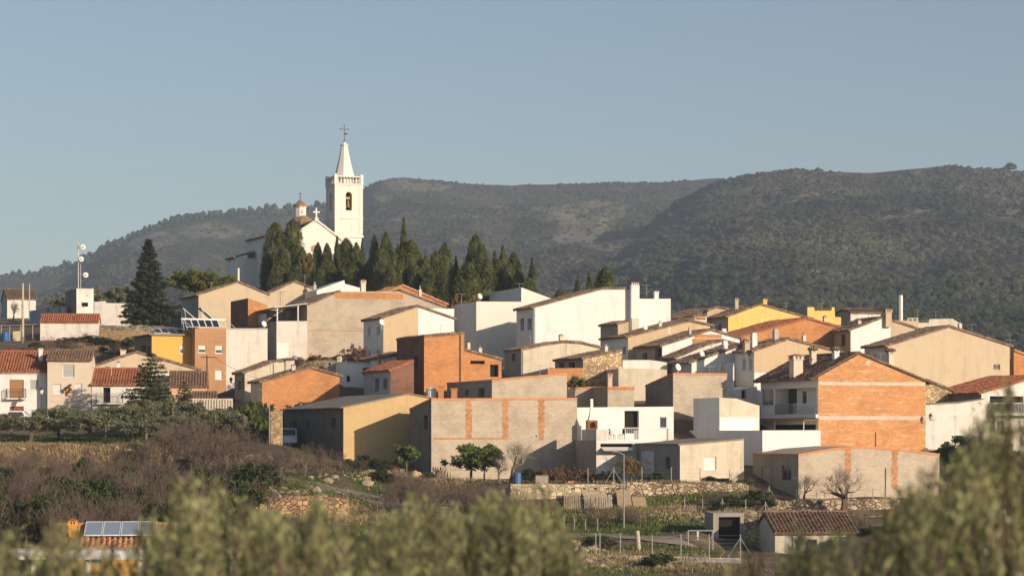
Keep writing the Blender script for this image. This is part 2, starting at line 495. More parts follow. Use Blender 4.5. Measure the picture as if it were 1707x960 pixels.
def make_opening(root, rect, kind, plane):
    a, b, c, d = rect
    fm, im, sub, dep, style = KINDS[kind]
    def bx(mb, u0, v0, w0, u1, v1, w1):     # u along wall, v up, w into the wall
        if plane == 'f': mb.box(u0, w0, v0, u1, w1, v1)
        else: mb.box(w0, u0, v0, w1, u1, v1)
    mb = MB(); t = min(0.07, (c-a)*0.12)
    e = 0.004
    y0, y1 = dep-0.06, dep
    if style != 'none':
        bx(mb, a+e, b+e, y0, a+t, d-e, y1); bx(mb, c-t, b+e, y0, c-e, d-e, y1)
        bx(mb, a+t, d-t, y0, c-t, d-e, y1); bx(mb, a+t, b+e, y0, c-t, b+t, y1)
        if style == 'glass' and (c-a) > 0.7: bx(mb, (a+c)/2-t/2, b+t, y0, (a+c)/2+t/2, d-t, y1)
    else:
        t = 0.05
        bx(mb, a+e, d-t, 0.02, c-e, d-e, y1)
    nm = 'loggia' if kind == 'loggia' else 'door' if style == 'door' else ('doorway' if (style == 'none' and d-b > 1.4) else 'window')
    sx = SH_W if fm is FRAME_W else (CONC if fm is not FRAME_B else FRAME_B)
    fr = mb.build(nm, fm, root)
    ib = MB()
    if style == 'none': bx(ib, a+e, b+e, dep-0.03, c-e, d-t-0.004, dep)
    else: bx(ib, a+t, b+t, y0+0.02, c-t, d-t, y1-0.01)
    if style in ('slat', 'door'):
        n = max(3, int((d-b)/0.16))
        for i in range(n):
            z = b + t + (d-b-2*t)*i/n
            if style == 'slat': bx(ib, a+t, z, y0+0.005, c-t, z+0.05, y0+0.019)
        if style == 'door': bx(ib, (a+c)/2-0.02, b+t, y0+0.003, (a+c)/2+0.02, d-t, y0+0.019)
    ib.build('leaf' if style == 'door' else sub, im, fr)
    if style == 'half':
        hb = MB(); bx(hb, a+t, b+(d-b)*0.45, y0-0.015, c-t, d-t, y0-0.002)
        ps = fr.children[0]; ps.data.materials[0] = GLASS; ps.name = 'pane'
        hb.build('blind', SH_W, fr)
    if style == 'glass' or style == 'slat' or style == 'half':
        if d-b < 1.9:
            sb = MB(); bx(sb, a-0.06, b-0.06, -0.05, c+0.06, b-0.004, dep-0.07); sb.build('sill', sx, fr)

def tile_slab(root, o, u, v, L, Wd, mat, name='roof', thick=0.17, pitch=0.27, amp=0.06, seed=0):
    """corrugated canal-tile slab: o origin, u unit up the slope, v unit across, L slope length, Wd width"""
    r = np.random.default_rng(seed + int(abs(o[0])*7 + abs(o[2])*13 + L*31))
    o, u, v = (np.array(tuple(q), dtype=float) for q in (o, u, v))
    n = np.cross(v, u); n /= np.linalg.norm(n)
    if n[2] < 0: n = -n
    nc = max(3, int(round(Wd/pitch))); k = 4
    na = nc*k + 1
    rows = max(1, int(round(L/0.42)))
    ys = np.linspace(0, Wd, na)
    ph = np.arange(na) % k
    prof = np.where(ph == 0, -1.0, np.where(ph == 2, 1.0, 0.35))*amp
    col_j = np.repeat(r.normal(0, 0.012, nc+1), k)[:na]
    xs, lift, jit = [], [], []
    for i in range(rows):
        a0, a1 = L*i/rows, L*(i+1)/rows
        xs += [a0, a1 - 0.002]; lift += [0.035, 0.0]
        j = np.repeat(r.normal(0, 0.014, nc+1), k)[:na]; jit += [j, j]
    xs = np.array(xs); lift = np.array(lift); jit = np.array(jit)
    sag = -0.05*np.sin(np.linspace(0, np.pi, na)*r.uniform(1, 2.5))*min(1, Wd/8)
    X = xs[:, None] + jit*1.2*(np.arange(len(xs))[:, None] == 0)
    hgt = thick + prof[None, :] + lift[:, None] + jit + col_j[None, :] + sag[None, :]
    P3 = o + X[..., None]*u + ys[None, :, None]*v + hgt[..., None]*n
    m = len(xs)
    V = P3.reshape(-1, 3)
    UV = np.stack([np.broadcast_to(ys[None, :], X.shape), X], -1).reshape(-1, 2)
    idx = np.arange(m*na).reshape(m, na)
    Fq = np.stack([idx[:-1, :-1], idx[:-1, 1:], idx[1:, 1:], idx[1:, :-1]], -1).reshape(-1, 4)
    # underside rim
    def rim(line_idx):
        nonlocal V, UV, Fq
        top = V[line_idx]; base_n = len(V)
        hh = hgt.reshape(-1)[line_idx]
        bot = top - hh[:, None]*n
        V = np.vstack([V, bot]); UV = np.vstack([UV, UV[line_idx] + [0, -0.1]])
        k_ = np.arange(len(line_idx)-1)
        Fq = np.vstack([Fq, np.stack([line_idx[:-1], line_idx[1:], base_n + k_ + 1, base_n + k_], -1)])
    rim(idx[0, :]); rim(idx[-1, :]); rim(idx[:, 0]); rim(idx[:, -1])
    b = len(V)
    V = np.vstack([V, o, o+u*L, o+u*L+v*Wd, o+v*Wd]); UV = np.vstack([UV, [[0, 0]]*4])
    Fq = np.vstack([Fq, [[b, b+1, b+2, b+3]]])
    return np_mesh(name, V, Fq, mat, parent=root, uvs=UV)

def sheet_slab(root, o, u, v, L, Wd, mat, name='roof', thick=0.08):
    o, u, v = (Vector(tuple(q)) for q in (o, u, v))
    n = v.cross(u).normalized()
    if n.z < 0: n = -n
    mb = MB(); c = [o, o+u*L, o+u*L+v*Wd, o+v*Wd]; t = [p + n*thick for p in c]
    mb.quad(*c); mb.quad(*t)
    for i in range(4): mb.quad(c[i], c[(i+1) % 4], t[(i+1) % 4], t[i])
    return mb.build(name, mat, root)

def chimney(root, loc, w, h, style='pot', mat=None, sink=0.6, cap=None):
    """loc = local point of the chimney's foot"""
    x, y, z = loc; mat = mat or CREAM; mb = MB()
    mb.box(x-w/2, y-w/2, z-sink, x+w/2, y+w/2, z+h*0.72)
    ch = mb.build('chimney', mat, root)
    cb = MB(); ct = z+h*0.72
    cb.box(x-w*0.62, y-w*0.62, ct, x+w*0.62, y+w*0.62, ct+0.06)
    hh = h*0.28
    if style in ('pot', 'tile', 'crown'):
        q = w*0.13
        for ax in (-1, 1):
            for ay in (-1, 1):
                cb.box(x+ax*w*0.42-q, y+ay*w*0.42-q, ct+0.06, x+ax*w*0.42+q, y+ay*w*0.42+q, ct+hh*0.75)
        cb.box(x-q*0.7, y-w*0.42-q*.8, ct+0.06, x+q*0.7, y-w*0.42+q*.8, ct+hh*0.75)
        cb.box(x-w*0.3, y-w*0.25, ct+0.06, x+w*0.3, y+w*0.3, ct+hh*0.7)
        cb.box(x-w*0.64, y-w*0.64, ct+hh*0.75, x+w*0.64, y+w*0.64, ct+hh*0.85)
        cb.build('cap', cap or mat, ch)
        tb = MB(); zt = ct+hh*0.85
        if style == 'crown':
            for i in range(14):
                a = 2*math.pi*i/14
                dx, dy = math.cos(a), math.sin(a)
                tb.tube((x+dx*w*0.45, y+dy*w*0.45, zt+0.12), (x+dx*w*0.95, y+dy*w*0.95, zt-0.10), 0.10, 0.09, 5)
            tb.lathe([(w*0.5, zt), (w*0.3, zt+0.2)], x, y, 8)
        else:
            tb.lathe([(w*0.98, zt), (0.05, zt+hh*0.45)], x, y, 4, math.pi/4)
        tb.build('tiles', T_OLD if style != 'tile' else T_RED, ch)
    elif style == 'pipe':
        cb.tube((x, y, ct), (x, y, ct+hh), w*0.3, w*0.3, 8)
        cb.lathe([(w*0.5, ct+hh*1.05), (0.04, ct+hh*1.35)], x, y, 8)
        cb.build('cap', GALV, ch)
    else:
        cb.box(x-w*0.45, y-w*0.45, ct+0.06, x+w*0.45, y+w*0.45, ct+hh)
        cb.build('cap', cap or mat, ch)
    return ch

def railing(root, pts, h, mat, name='railing', gap=0.14, r=0.014, wires=False):
    mb = MB()
    for a, b in zip(pts[:-1], pts[1:]):
        a = Vector(a); b = Vector(b); L = (b-a).length; n = max(1, int(L/gap))
        up = Vector((0, 0, h))
        mb.tube(a+up, b+up, r*2, k=4); mb.tube(a+Vector((0,0,0.08)), b+Vector((0,0,0.08)), r*1.3, k=4)
        for i in range(n+1):
            p = a.lerp(b, i/n); mb.tube(p, p+up, r*(2.2 if i in (0, n) else 1), k=4)
    return mb.build(name, mat, root)

def antenna(root, p, h, n=5, w=0.8):
    mb = MB(); p = Vector(p)
    mb.tube(p, p+Vector((0, 0, h)), 0.025, k=5)
    t = p+Vector((0, 0, h*0.95)); mb.tube(t+Vector((-w*0.7, 0.1, 0)), t+Vector((w*0.7, -0.1, 0)), 0.014, k=4)
    for i in range(n):
        c = t + Vector((-w*0.7 + 1.4*w*i/(n-1), 0, 0))
        mb.tube(c+Vector((0, -0.25, 0)), c+Vector((0, 0.25, 0)), 0.010, k=4)
    return mb.build('antenna', GALV, root)

def build_house(d):
    g = d['g']; w, D, drop = g.w, g.D, g.drop
    root = empty(d['name'], g.world(0, 0, 0), g.th, d['label'], d['cat'], d.get('group'))
    sink = d.get('sink', 1.5)
    zb = -sink
    front = d['wall']; sidem = d.get('side', front)
    ridge = d.get('ridge')                         # eave-front house: (ridge py)
    prof = []
    for i, (px, py) in enumerate(d['prof']):
        s, z = g.front(px, py)
        if i == 0: s = 0.0
        if i == len(d['prof'])-1: s = w
        prof.append((min(max(s, 0.0), w), z))
    fh, sh = [], []
    for o in d.get('ops', []):
        face, x0, y0, x1, y1, kind = o
        if face == 'f':
            a, z0 = g.front(x0, y1); b, z1 = g.front(x1, y0); lim = w
        else:
            b, z0 = g.side(x0, y1); a, z1 = g.side(x1, y0); lim = D
            zz = g.side((x0+x1)/2, y1)[1], g.side((x0+x1)/2, y0)[1]; z0, z1 = zz
        a, b = max(0.12, a), min(lim-0.12, b)
        if b - a < 0.15: continue
        z0 = max(z0, -sink+0.2)
        (fh if face == 'f' else sh).append(((a, z0, b, z1), kind))
    bm = bmesh.new()
    outline = [(0, zb)] + prof + [(w, zb)]
    holed_face(bm, outline, [h[0] for h in fh], lambda a, b: (a, 0, b))
    nf = len(bm.faces)
    if ridge:
        ze = prof[0][1]
        ym = D*0.5; zr = (HY - ridge)/F*(g.Y0 + ym*g.c) - g.zb
        so = [(0, zb), (0, ze), (ym, zr), (D, ze), (D, zb)]
    else:
        so = [(0, zb), (0, prof[0][1]), (D, prof[0][1]-drop), (D, zb)]
    holed_face(bm, so, [h[0] for h in sh], lambda a, b: (0, a, b))
    ns = len(bm.faces)
    def face(*pts): bm.faces.new([bm.verts.new(p) for p in pts])
    if ridge:
        face(*[(w, y, z) for y, z in so])
        face((0, D, zb), (w, D, zb), (w, D, prof[-1][1]), (0, D, prof[0][1]))
        face((0, 0, ze-0.01), (w, 0, ze-0.01), (w, ym, zr-0.01), (0, ym, zr-0.01)); face((0, D, ze-0.01), (w, D, ze-0.01), (w, ym, zr-0.01), (0, ym, zr-0.01))
    else:
        face((w, 0, zb), (w, D, zb), (w, D, prof[-1][1]-drop), (w, 0, prof[-1][1]))
        face(*[(x, D, z-(0 if z == zb else drop)) for x, z in outline])
        for (xa, za), (xb, zb_) in zip(prof[:-1], prof[1:]):
            face((xa, 0, za), (xb, 0, zb_), (xb, D, zb_-drop), (xa, D, za-drop))
    for (a, z0, b, z1), kind in fh:
        dp = KINDS[kind][3]
        for q in (((a,0,z0),(b,0,z0),(b,dp,z0),(a,dp,z0)), ((a,0,z1),(b,0,z1),(b,dp,z1),(a,dp,z1)),
                  ((a,0,z0),(a,0,z1),(a,dp,z1),(a,dp,z0)), ((b,0,z0),(b,0,z1),(b,dp,z1),(b,dp,z0))): face(*q)
    nr = len(bm.faces)
    for (a, z0, b, z1), kind in sh:
        dp = KINDS[kind][3]
        for q in (((0,a,z0),(0,b,z0),(dp,b,z0),(dp,a,z0)), ((0,a,z1),(0,b,z1),(dp,b,z1),(dp,a,z1)),
                  ((0,a,z0),(0,a,z1),(dp,a,z1),(dp,a,z0)), ((0,b,z0),(0,b,z1),(dp,b,z1),(dp,b,z0))): face(*q)
    bm.faces.ensure_lookup_table()
    for i, f in enumerate(bm.faces):
        f.material_index = 1 if (nf <= i < ns or i >= nr) else 0
    bm.normal_update()
    me = bpy.data.meshes.new('wall'); bm.to_mesh(me); bm.free()
    me.materials.append(front); me.materials.append(sidem)
    auto_uv(me)
    wl = link(bpy.data.objects.new('wall', me), root)
    for rect, kind in fh: make_opening(root, rect, kind, 'f')
    for rect, kind in sh: make_opening(root, rect, kind, 's')
    # roof
    rt = d.get('roof', 'tile'); rm = d.get('rmat', T_OLD); ov = d.get('ov', 0.3)
    if rt in ('tile', 'sheet'):
        if ridge:
            zr2 = zr; L = math.hypot(ym, zr-ze); up = Vector((0, ym/L, (zr-ze)/L))
            for sgn, oy in ((1, 0), (-1, D)):
                u = Vector((0, up.y*sgn, up.z))
                o = Vector((-0.12, oy, ze)) - u*ov
                (tile_slab if rt == 'tile' else sheet_slab)(root, o, u, Vector((1, 0, 0)), L+ov, w+0.24, rm)
            if rt == 'tile':
                MB().tube((-0.12, ym, zr+0.17), (w+0.12, ym, zr+0.17), 0.12, k=8).build('ridge_tiles', rm, root)
        else:
            segs = d.get('segs', range(len(prof)-1))
            dv = Vector((0, D, -drop)); dl = dv.length; dv.normalize()
            top = max(range(len(prof)), key=lambda i: prof[i][1])
            for i in segs:
                (xa, za), (xb, zb2) = prof[i], prof[i+1]
                if xb - xa < 0.2: continue
                a = Vector((xa, 0, za)); b = Vector((xb, 0, zb2))
                if zb2 < za: a, b = b, a
                u = (b-a); L = u.length; u.normalize()
                e = ov if (i == 0 or i == len(prof)-2) else 0.0
                v0 = 0.16
                o = a - u*e - dv*v0
                (tile_slab if rt == 'tile' else sheet_slab)(root, o, u, dv, L+e, dl+2*v0, rm)
            if rt == 'tile' and 0 < top < len(prof)-1:
                a = Vector((prof[top][0], -0.16, prof[top][1]+0.15)); MB().tube(a, a+dv*(dl+0.3), 0.11, k=8).build('ridge_tiles', rm, root)
    elif rt == 'flat':
        cm = d.get('cope')
        if cm:
            mb = MB()
            for (xa, za), (xb, zb2) in zip(prof[:-1], prof[1:]):
                if xb-xa < 0.05: continue
                n = len(mb.v); t = 0.14
                for y0_, y1_ in ((-0.05, 0.2),):
                    pts = [(xa-0.02, y0_, za-0.1), (xb+0.02, y0_, zb2-0.1), (xb+0.02, y0_, zb2+0.06), (xa-0.02, y0_, za+0.06)]
                    bk = [(p[0], y1_, p[2]) for p in pts]
                    mb.quad(*pts); mb.quad(*bk); mb.quad(pts[3], pts[2], bk[2], bk[3]); mb.quad(pts[0], pts[1], bk[1], bk[0]); mb.quad(pts[0], pts[3], bk[3], bk[0]); mb.quad(pts[1], pts[2], bk[2], bk[1])
            z = prof[0][1]
            pts = [(-0.05, 0.2, z-0.1), (-0.05, D, z-0.1-drop), (-0.05, D, z+0.06-drop), (-0.05, 0.2, z+0.06)]
            bk = [(0.15, p[1], p[2]) for p in pts]
            mb.quad(*pts); mb.quad(*bk); mb.quad(pts[3], pts[2], bk[2], bk[3]); mb.quad(pts[0], pts[1], bk[1], bk[0])
            mb.build('coping', cm, root)
    # raised bands, piers, panels on the front: (x0,y0,x1,y1,material,name)
    for k, (x0, y0, x1, y1, m, nm) in enumerate(d.get('bands', [])):
        a, z1 = g.front(x0, y0); b, z0 = g.front(x1, y1)
        mb = MB(); pr = 0.012 + 0.004*k
        if nm == 'quoin_pier':
            rr = random.Random(k); z = z0
            while z < z1-0.05:
                j = rr.choice([0, 0.09, 0.12]); mb.box(a-j, -pr, z, b+j, 0.02, min(z1, z+0.2)); z += 0.2
        else: mb.box(a, -pr, z0, b, 0.02, z1)
        mb.build(nm, m, root)
    for c in d.get('chim', []):
        px, yt, yb, wpx, q, style = c[:6]; m = c[6] if len(c) > 6 else None
        x, zt = g.front(px, yt, q); _, z0 = g.front(px, yb, q)
        wd = wpx/F*(g.Y0+q)
        chimney(root, (x, q, z0), wd, zt-z0, style, m)
    for a_ in d.get('ant', []):
        px, yt, yb, q = a_
        x, zt = g.front(px, yt, q); _, z0 = g.front(px, yb, q)
        antenna(root, (x, q, z0-0.5), zt-z0+0.5)
    if d.get('pipe'):
        for px in d['pipe']:
            x, _ = g.front(px, 700); x = min(max(x, 0.06), w-0.06)
            zt = np.interp(x, [p[0] for p in prof], [p[1] for p in prof]) - 0.1
            MB().tube((x, -0.06, -0.5), (x, -0.06, zt), 0.045, k=6).build('downpipe', d.get('pipem', FRAME_G), root)
    if d.get('gutter'):
        z = prof[0][1]
        MB().tube((-0.33, -0.1, z-0.06), (-0.33, D, z-0.06-drop), 0.06, k=6).build('gutter', FRAME_G, root)
    d['root'] = root; d['profl'] = prof
    return root

# ------------------------------------------------------------------ the houses (measured from the photograph)
# ---- front row
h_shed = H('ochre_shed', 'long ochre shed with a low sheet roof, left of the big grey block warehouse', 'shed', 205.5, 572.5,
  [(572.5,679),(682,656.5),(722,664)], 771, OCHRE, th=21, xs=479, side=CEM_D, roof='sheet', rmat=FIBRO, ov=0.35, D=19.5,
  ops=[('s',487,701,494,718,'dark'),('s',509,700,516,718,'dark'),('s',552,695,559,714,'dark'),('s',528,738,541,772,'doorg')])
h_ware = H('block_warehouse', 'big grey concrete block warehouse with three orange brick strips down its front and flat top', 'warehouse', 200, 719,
  [(719,665),(962,664)], 802, BLOCK, th=18, side=BLOCK_SHADE, xs=683, roof='flat', cope=COPING, drop=0.8,
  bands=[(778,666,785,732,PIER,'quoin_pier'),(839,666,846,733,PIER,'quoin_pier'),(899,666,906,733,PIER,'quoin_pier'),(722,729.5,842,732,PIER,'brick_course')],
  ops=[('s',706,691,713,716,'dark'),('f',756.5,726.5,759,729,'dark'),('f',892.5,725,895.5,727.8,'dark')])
h_annex = H('tan_annex', 'low tan annex with a white garage door in shade, behind the dry stone wall', 'annex', 189, 1132,
  [(1132,741),(1240,732)], 806, CREAM2, th=20, xs=1050, side=CEM, roof='sheet', rmat=FIBRO, ov=0.15, D=9.6,
  ops=[('f',1173,761,1194,783,'bw'),('s',1067,751,1090,790,'doorw'),('s',1109,761,1117,782,'dark')], pipe=[1133.5], pipem=FRAME_W)
h_terr = H('terrace_block', 'concrete lower storey under the white railed terrace, with a dark strip opening', 'building', 196.5, 994,
  [(994,734),(1116,735)], 800, CEM_L, th=12, xs=962, side=CEM, roof='none', D=8.6,
  ops=[('f',1001,738.5,1055,745,'dark'),('f',1002,764,1012,785,'doorw')], bands=[(994,735,1116,738,W,'slab_edge')])
h_white = H('white_house', 'bright white flat house standing behind the railed terrace and the brick barbecue', 'house', 204.6, 961,
  [(961,679),(1123,677.5)], 735, W, th=12, roof='flat', D=6, ctl=False, sink=0.1,
  ops=[('f',1041,684,1065,722,'dark'),('f',1100,695,1111,713,'wing')])
h_lwhite = H('white_annex', 'small white and cream house with a blank bluish wall, left of the balconied brick house', 'house', 208, 1199,
  [(1199,662.5),(1228,664),(1242,669),(1266,676)], 735, CREAM2, th=20, xs=1156, side=W, roof='flat', ctl=False,
  bands=[(1200,696,1264,724,W,'white_band'),(1200,694,1264,696.5,CEM_L,'ledge')])
h_lterr = H('white_garage', 'plain white walled garage under the awning of the balconied brick house', 'garage', 199, 1271,
  [(1271,717),(1368,717)], 775, W, th=20, xs=1197, side=W, roof='flat', D=15)
h_brick = H('brick_house', 'tall orange brick house with two grey concrete bands and shaded balconies', 'house', 209, 1364,
  [(1364,628),(1432,590),(1543,636)], 760, BRICK, th=20, side=W, roof='tile', rmat=T_BRN, ov=0.75, xs=1268,
  bands=[(1364.5,636,1542,643,CONC_B,'concrete_band'),(1364.5,693,1542,700,CONC_B,'concrete_band'),(1443,602,1450,609,CONC_B,'vent')],
  ops=[('s',1293,646,1361,689,'loggia'),('s',1270,648,1289,676,'win'),('s',1285,707,1360,716,'dark')],
  chim=[(1327,592,618,17,4.5,'tile',CREAM),(1355,580,607,9,5.5,'crown',CREAM),(1393,580,607,9,2.6,'crown',W)])
h_gar = H('block_garage', 'low wide grey block garage with two orange brick strips, below the tall orange brick house', 'garage', 187, 1331,
  [(1331,757.5),(1385,748),(1440,744),(1500,749),(1566,757)], 834, BLOCK, th=20, xs=1255, side=CEM, roof='flat', cope=COPING,
  bands=[(1410,748,1416.5,800,PIER,'quoin_pier'),(1488,749,1495,815,PIER,'quoin_pier')],
  ops=[('s',1303,775,1319,801,'wing'),('s',1270,777,1283,830,'doorg')])
# ---- second row, centre
h_gb = H('grey_block_house', 'grey block house with a sloping brick edge, directly above the big block warehouse', 'house', 214, 820,
  [(820,634),(945,622)], 690, BLOCK, th=20, xs=748, side=CEM, roof='flat', cope=COPING, D=13,
  ops=[('s',797,646,807,662,'dark'),('s',775,649,781,660,'dark')])
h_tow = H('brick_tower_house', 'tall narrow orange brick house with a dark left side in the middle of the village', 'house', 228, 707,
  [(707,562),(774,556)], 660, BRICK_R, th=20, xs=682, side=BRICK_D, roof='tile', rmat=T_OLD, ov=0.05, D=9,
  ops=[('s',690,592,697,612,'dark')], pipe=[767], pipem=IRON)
h_tow2 = H('brick_outhouse', 'lower orange brick wing with dark openings joined to the tall narrow brick house', 'house', 230.5, 774,
  [(774,584),(836,600)], 660, BRICK_R, th=20, roof='tile', rmat=T_OLD, ov=0.05, D=7,
  ops=[('f',784,600.5,808,606.5,'darkb'),('f',817,607,831,628,'darkb')], chim=[(781,571,584,5,1.5,'plain',CREAM)])
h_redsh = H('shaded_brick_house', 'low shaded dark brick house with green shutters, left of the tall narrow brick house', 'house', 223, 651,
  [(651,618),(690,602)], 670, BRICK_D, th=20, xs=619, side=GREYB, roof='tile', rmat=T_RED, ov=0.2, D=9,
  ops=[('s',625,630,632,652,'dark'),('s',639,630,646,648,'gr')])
h_w1 = H('white_shed', 'small white washed house with one dark square window under the tan and white gable house', 'house', 240, 576,
  [(576,603),(626,604)], 645, W, th=14, roof='sheet', rmat=FIBRO, ov=0.1, D=6,
  ops=[('f',605,613,618,626,'dark'),('f',577,626,584,636,'dark')])
h_w2 = H('shaded_white_house', 'bluish white house with a tiled lean-to roof squeezed left of the tall narrow brick house', 'house', 236, 639,
  [(639,598),(690,586)], 650, W_old, th=20, xs=612, side=W, roof='tile', rmat=T_OLD, ov=0.2, D=8,
  chim=[(634,591,603,7,1,'pot',COPING)], ant=[(674,576,592,2)])
h_og = H('brick_gable_house', 'low orange brick house with a wide shallow gable above the dark lane bushes', 'house', 229, 437,
  [(437,637),(517,613.5),(566,627)], 676, BRICK_R, th=20, xs=418, side=CREAM2, roof='tile', rmat=T_OLD, ov=0.3,
  ant=[(451,600,632,2)])
h_ls = H('cream_lean_house', 'cream house with a long sloping tiled verge left of the low brick gable house', 'house', 240, 408,
  [(408,622),(462,602.5),(472,603),(474,604)], 670, CREAM2, th=20, xs=391, side=CEM, roof='tile', rmat=T_OLD, ov=0.25,
  ops=[('s',397,634,402,650,'dark'),('s',403.5,628,406.5,650,'dark')], pipe=[456])
h_ls2 = H('cream_shed', 'small cream shed between the cream lean house and the overgrown rubble bank', 'shed', 243, 476,
  [(476,601),(491,600)], 640, CREAM2, th=20, xs=470, side=CEM, roof='tile', rmat=T_BRN, ov=0.2, D=3.5)
h_ls3 = H('grey_shed', 'shaded grey rendered shed beside the rubble bank below the big cement house', 'shed', 246, 540,
  [(540,601),(571,607)], 650, CEM, th=-14, roof='flat', D=6, ops=[('f',547,604,551,609,'dark')], chim=[(566,594,608,6,1,'plain',CREAM)])
# ---- middle left
h_yel = H('yellow_house', 'saffron yellow flat fronted house with one small window and a shaded brown left side', 'house', 262, 253,
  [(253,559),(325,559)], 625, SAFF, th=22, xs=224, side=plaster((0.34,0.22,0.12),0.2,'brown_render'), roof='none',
  ops=[('f',299.5,575,308,589,'half'),('s',235,575,243,588,'dark'),('s',246,577,250,590,'dark')])
h_apt = H('brick_apartment', 'narrow face brick apartment house with two columns of white blinds beside the yellow house', 'house', 262, 325,
  [(325,547),(377,547)], 690, BRICK_N, th=22, roof='flat', D=10,
  ops=[('f',330.5,575.5,343,588,'half'),('f',359,576,371,589,'half'),('f',330.5,616.5,343,630,'half'),('f',359,617,370.5,632,'bw')])
h_cem = H('pale_cement_house', 'flat topped house with a blank pale cement wall right of the brick apartment house', 'house', 263.5, 377,
  [(377,548),(446,548)], 690, CEM_L, th=22, roof='flat', D=9, cope=CONC)
h_por = H('porch_house', 'cement house with an open roof porch and a white painted patch on its lower wall', 'house', 276, 461,
  [(461,535),(512,535)], 640, CEM_L, th=20, xs=422, side=CEM, roof='none', D=10,
  bands=[(461.5,571,481,640,W,'white_patch')])
h_big = H('cement_gable_house', 'very wide cement block house with orange brick bands under its flat topped gable', 'house', 278, 512,
  [(512,510),(568,486),(668,485.5),(742,513)], 645, BLOCK, th=19, roof='tile', rmat=T_OLD, ov=0.15, D=12, segs=[0,2],
  bands=[(558,487,672,499,BRICK_R,'brick_band'),(520,508,735,512,BRICK_R,'brick_course'),(514,549.5,640,552.5,BRICK_R,'brick_course')],
  chim=[(605,467,486,8,3,'tile',CREAM)])
h_bigr = H('brick_gable', 'orange brick gable end showing above the right end of the wide cement house', 'house', 286, 640,
  [(640,490),(671,477),(745,508)], 600, BRICK_R, th=19, roof='tile', rmat=T_ORG, ov=0.15, D=8, ctl=False)
h_tw = H('tan_white_gable_house', 'tan gable house whose right part is painted white, with a whitish shaded left side', 'house', 256, 639,
  [(639,530.5),(697,511.5),(757,532)], 612, TAN, th=20, xs=606, side=W, roof='tile', rmat=T_OLD, ov=0.25, segs=[0,1],
  bands=[(697,513.5,757,600,W,'white_part')],
  ops=[('s',613,545,618,560,'bg'),('s',628,544,634,559,'bg'),('s',614,584,618,596,'bg'),('s',628,583,634,596,'bg')], chim=[(753.5,520,535,4,1,'plain',W)])
h_wbig = H('long_white_house', 'long bright white gable house with a tall chimney and two dark side windows', 'house', 262, 890,
  [(890,513),(1003,482.5),(1064,481.5),(1065,498),(1118,498)], 605, W, th=18, xs=861, side=W, roof='tile', rmat=T_OLD, ov=0.35, segs=[0,1],
  ops=[('s',867.5,531,873.5,551,'dark'),('s',879.5,531,886,550,'dark')], pipe=[892], pipem=FRAME_W, ant=[(1078,474,497,4)],
  chim=[(1093.5,485,499,7,2.5,'pot',W)])
h_wl = H('white_flat_house', 'cream white flat house with a blank bluish side, left of the long white house', 'house', 276, 794,
  [(794,502.5),(882,503)], 610, plaster((0.74,0.69,0.60),0.12,'warm_whitewash'), th=20, xs=768, side=W, roof='flat', D=9,
  ant=[(769.5,489,503,0.5)])
h_wl2 = H('white_wedge_house', 'small white wedge topped house peeping over the cream white flat house', 'house', 292, 869,
  [(869,479),(920,498)], 600, plaster((0.74,0.69,0.60),0.12,'warm_whitewash'), th=20, xs=829, side=W, roof='flat', D=12, ctl=False, ant=[(866,472,482,0.5)])
h_cs = H('corrugated_shed', 'cream shed clad in stained sheets with a curved roofline below the long white house', 'shed', 243, 869,
  [(869,584),(905,576),(940,571),(970,573),(1000,580)], 632, CREAM2, th=19, xs=841, side=CEM, roof='tile', rmat=T_OLD, ov=0.1,
  ops=[('s',853,589,859,603,'dark')], bands=[(943,574,944.2,602,FRAME_G,'sheet_joint')], pipe=[871])
h_st = H('rubble_stone_house', 'house with a golden rubble stone gable wall in the centre right of the village', 'house', 232, 972,
  [(972,598.5),(1037,584.5)], 650, STONE, th=20, xs=925, side=CEM, roof='tile', rmat=T_OLD, ov=0.2,
  ops=[('s',932,604,940,614,'dark'),('s',948,603,958,614,'dark')])
h_lb = H('low_brick_wall', 'low orange brick yard wall in front of the rubble stone house', 'wall', 229, 913,
  [(913,614),(972,613)], 640, BRICK_R, th=10, roof='flat', D=0.6)
h_bw1 = H('block_yard_wall', 'low block yard wall with a brick coping below the leafy green bush', 'wall', 221, 947,
  [(947,647),(1012,645)], 690, BLOCK, th=10, roof='flat', cope=COPING, D=5)
h_bw2 = H('block_outhouse', 'small block outhouse with a thick brick band and a little pinkish chimney', 'shed', 217, 1013,
  [(1013,645),(1057,645)], 700, BLOCK, th=16, xs=992, side=CEM, roof='flat', cope=COPING, D=5,
  bands=[(1013,645.5,1057,650.5,PIER,'brick_band')], chim=[(1016,622,645,7.5,1,'pot',plaster((0.60,0.42,0.33),0.2,'pink_render'))])
h_bc = H('block_cube_house', 'cube shaped block house with a thin red edge and a big dark left side', 'house', 216, 1122,
  [(1122,622.5),(1212,623)], 700, BLOCK, th=20, xs=1076, side=BLOCK_SHADE, roof='flat', cope=COPING, drop=1.0,
  ops=[], ant=[(1182,610,622,2)])
h_tw2 = H('sand_yard_wall', 'sand coloured yard wall left of the cube shaped block house', 'wall', 228, 1031,
  [(1031,614),(1088,614),(1112,616)], 670, CREAM2, th=12, roof='flat', D=6)
h_lw = H('white_yard_wall', 'low white roof terrace wall above the sand coloured yard wall', 'wall', 234, 1038,
  [(1038,600),(1085,600),(1112,604)], 640, W_old, th=12, roof='flat', D=5)
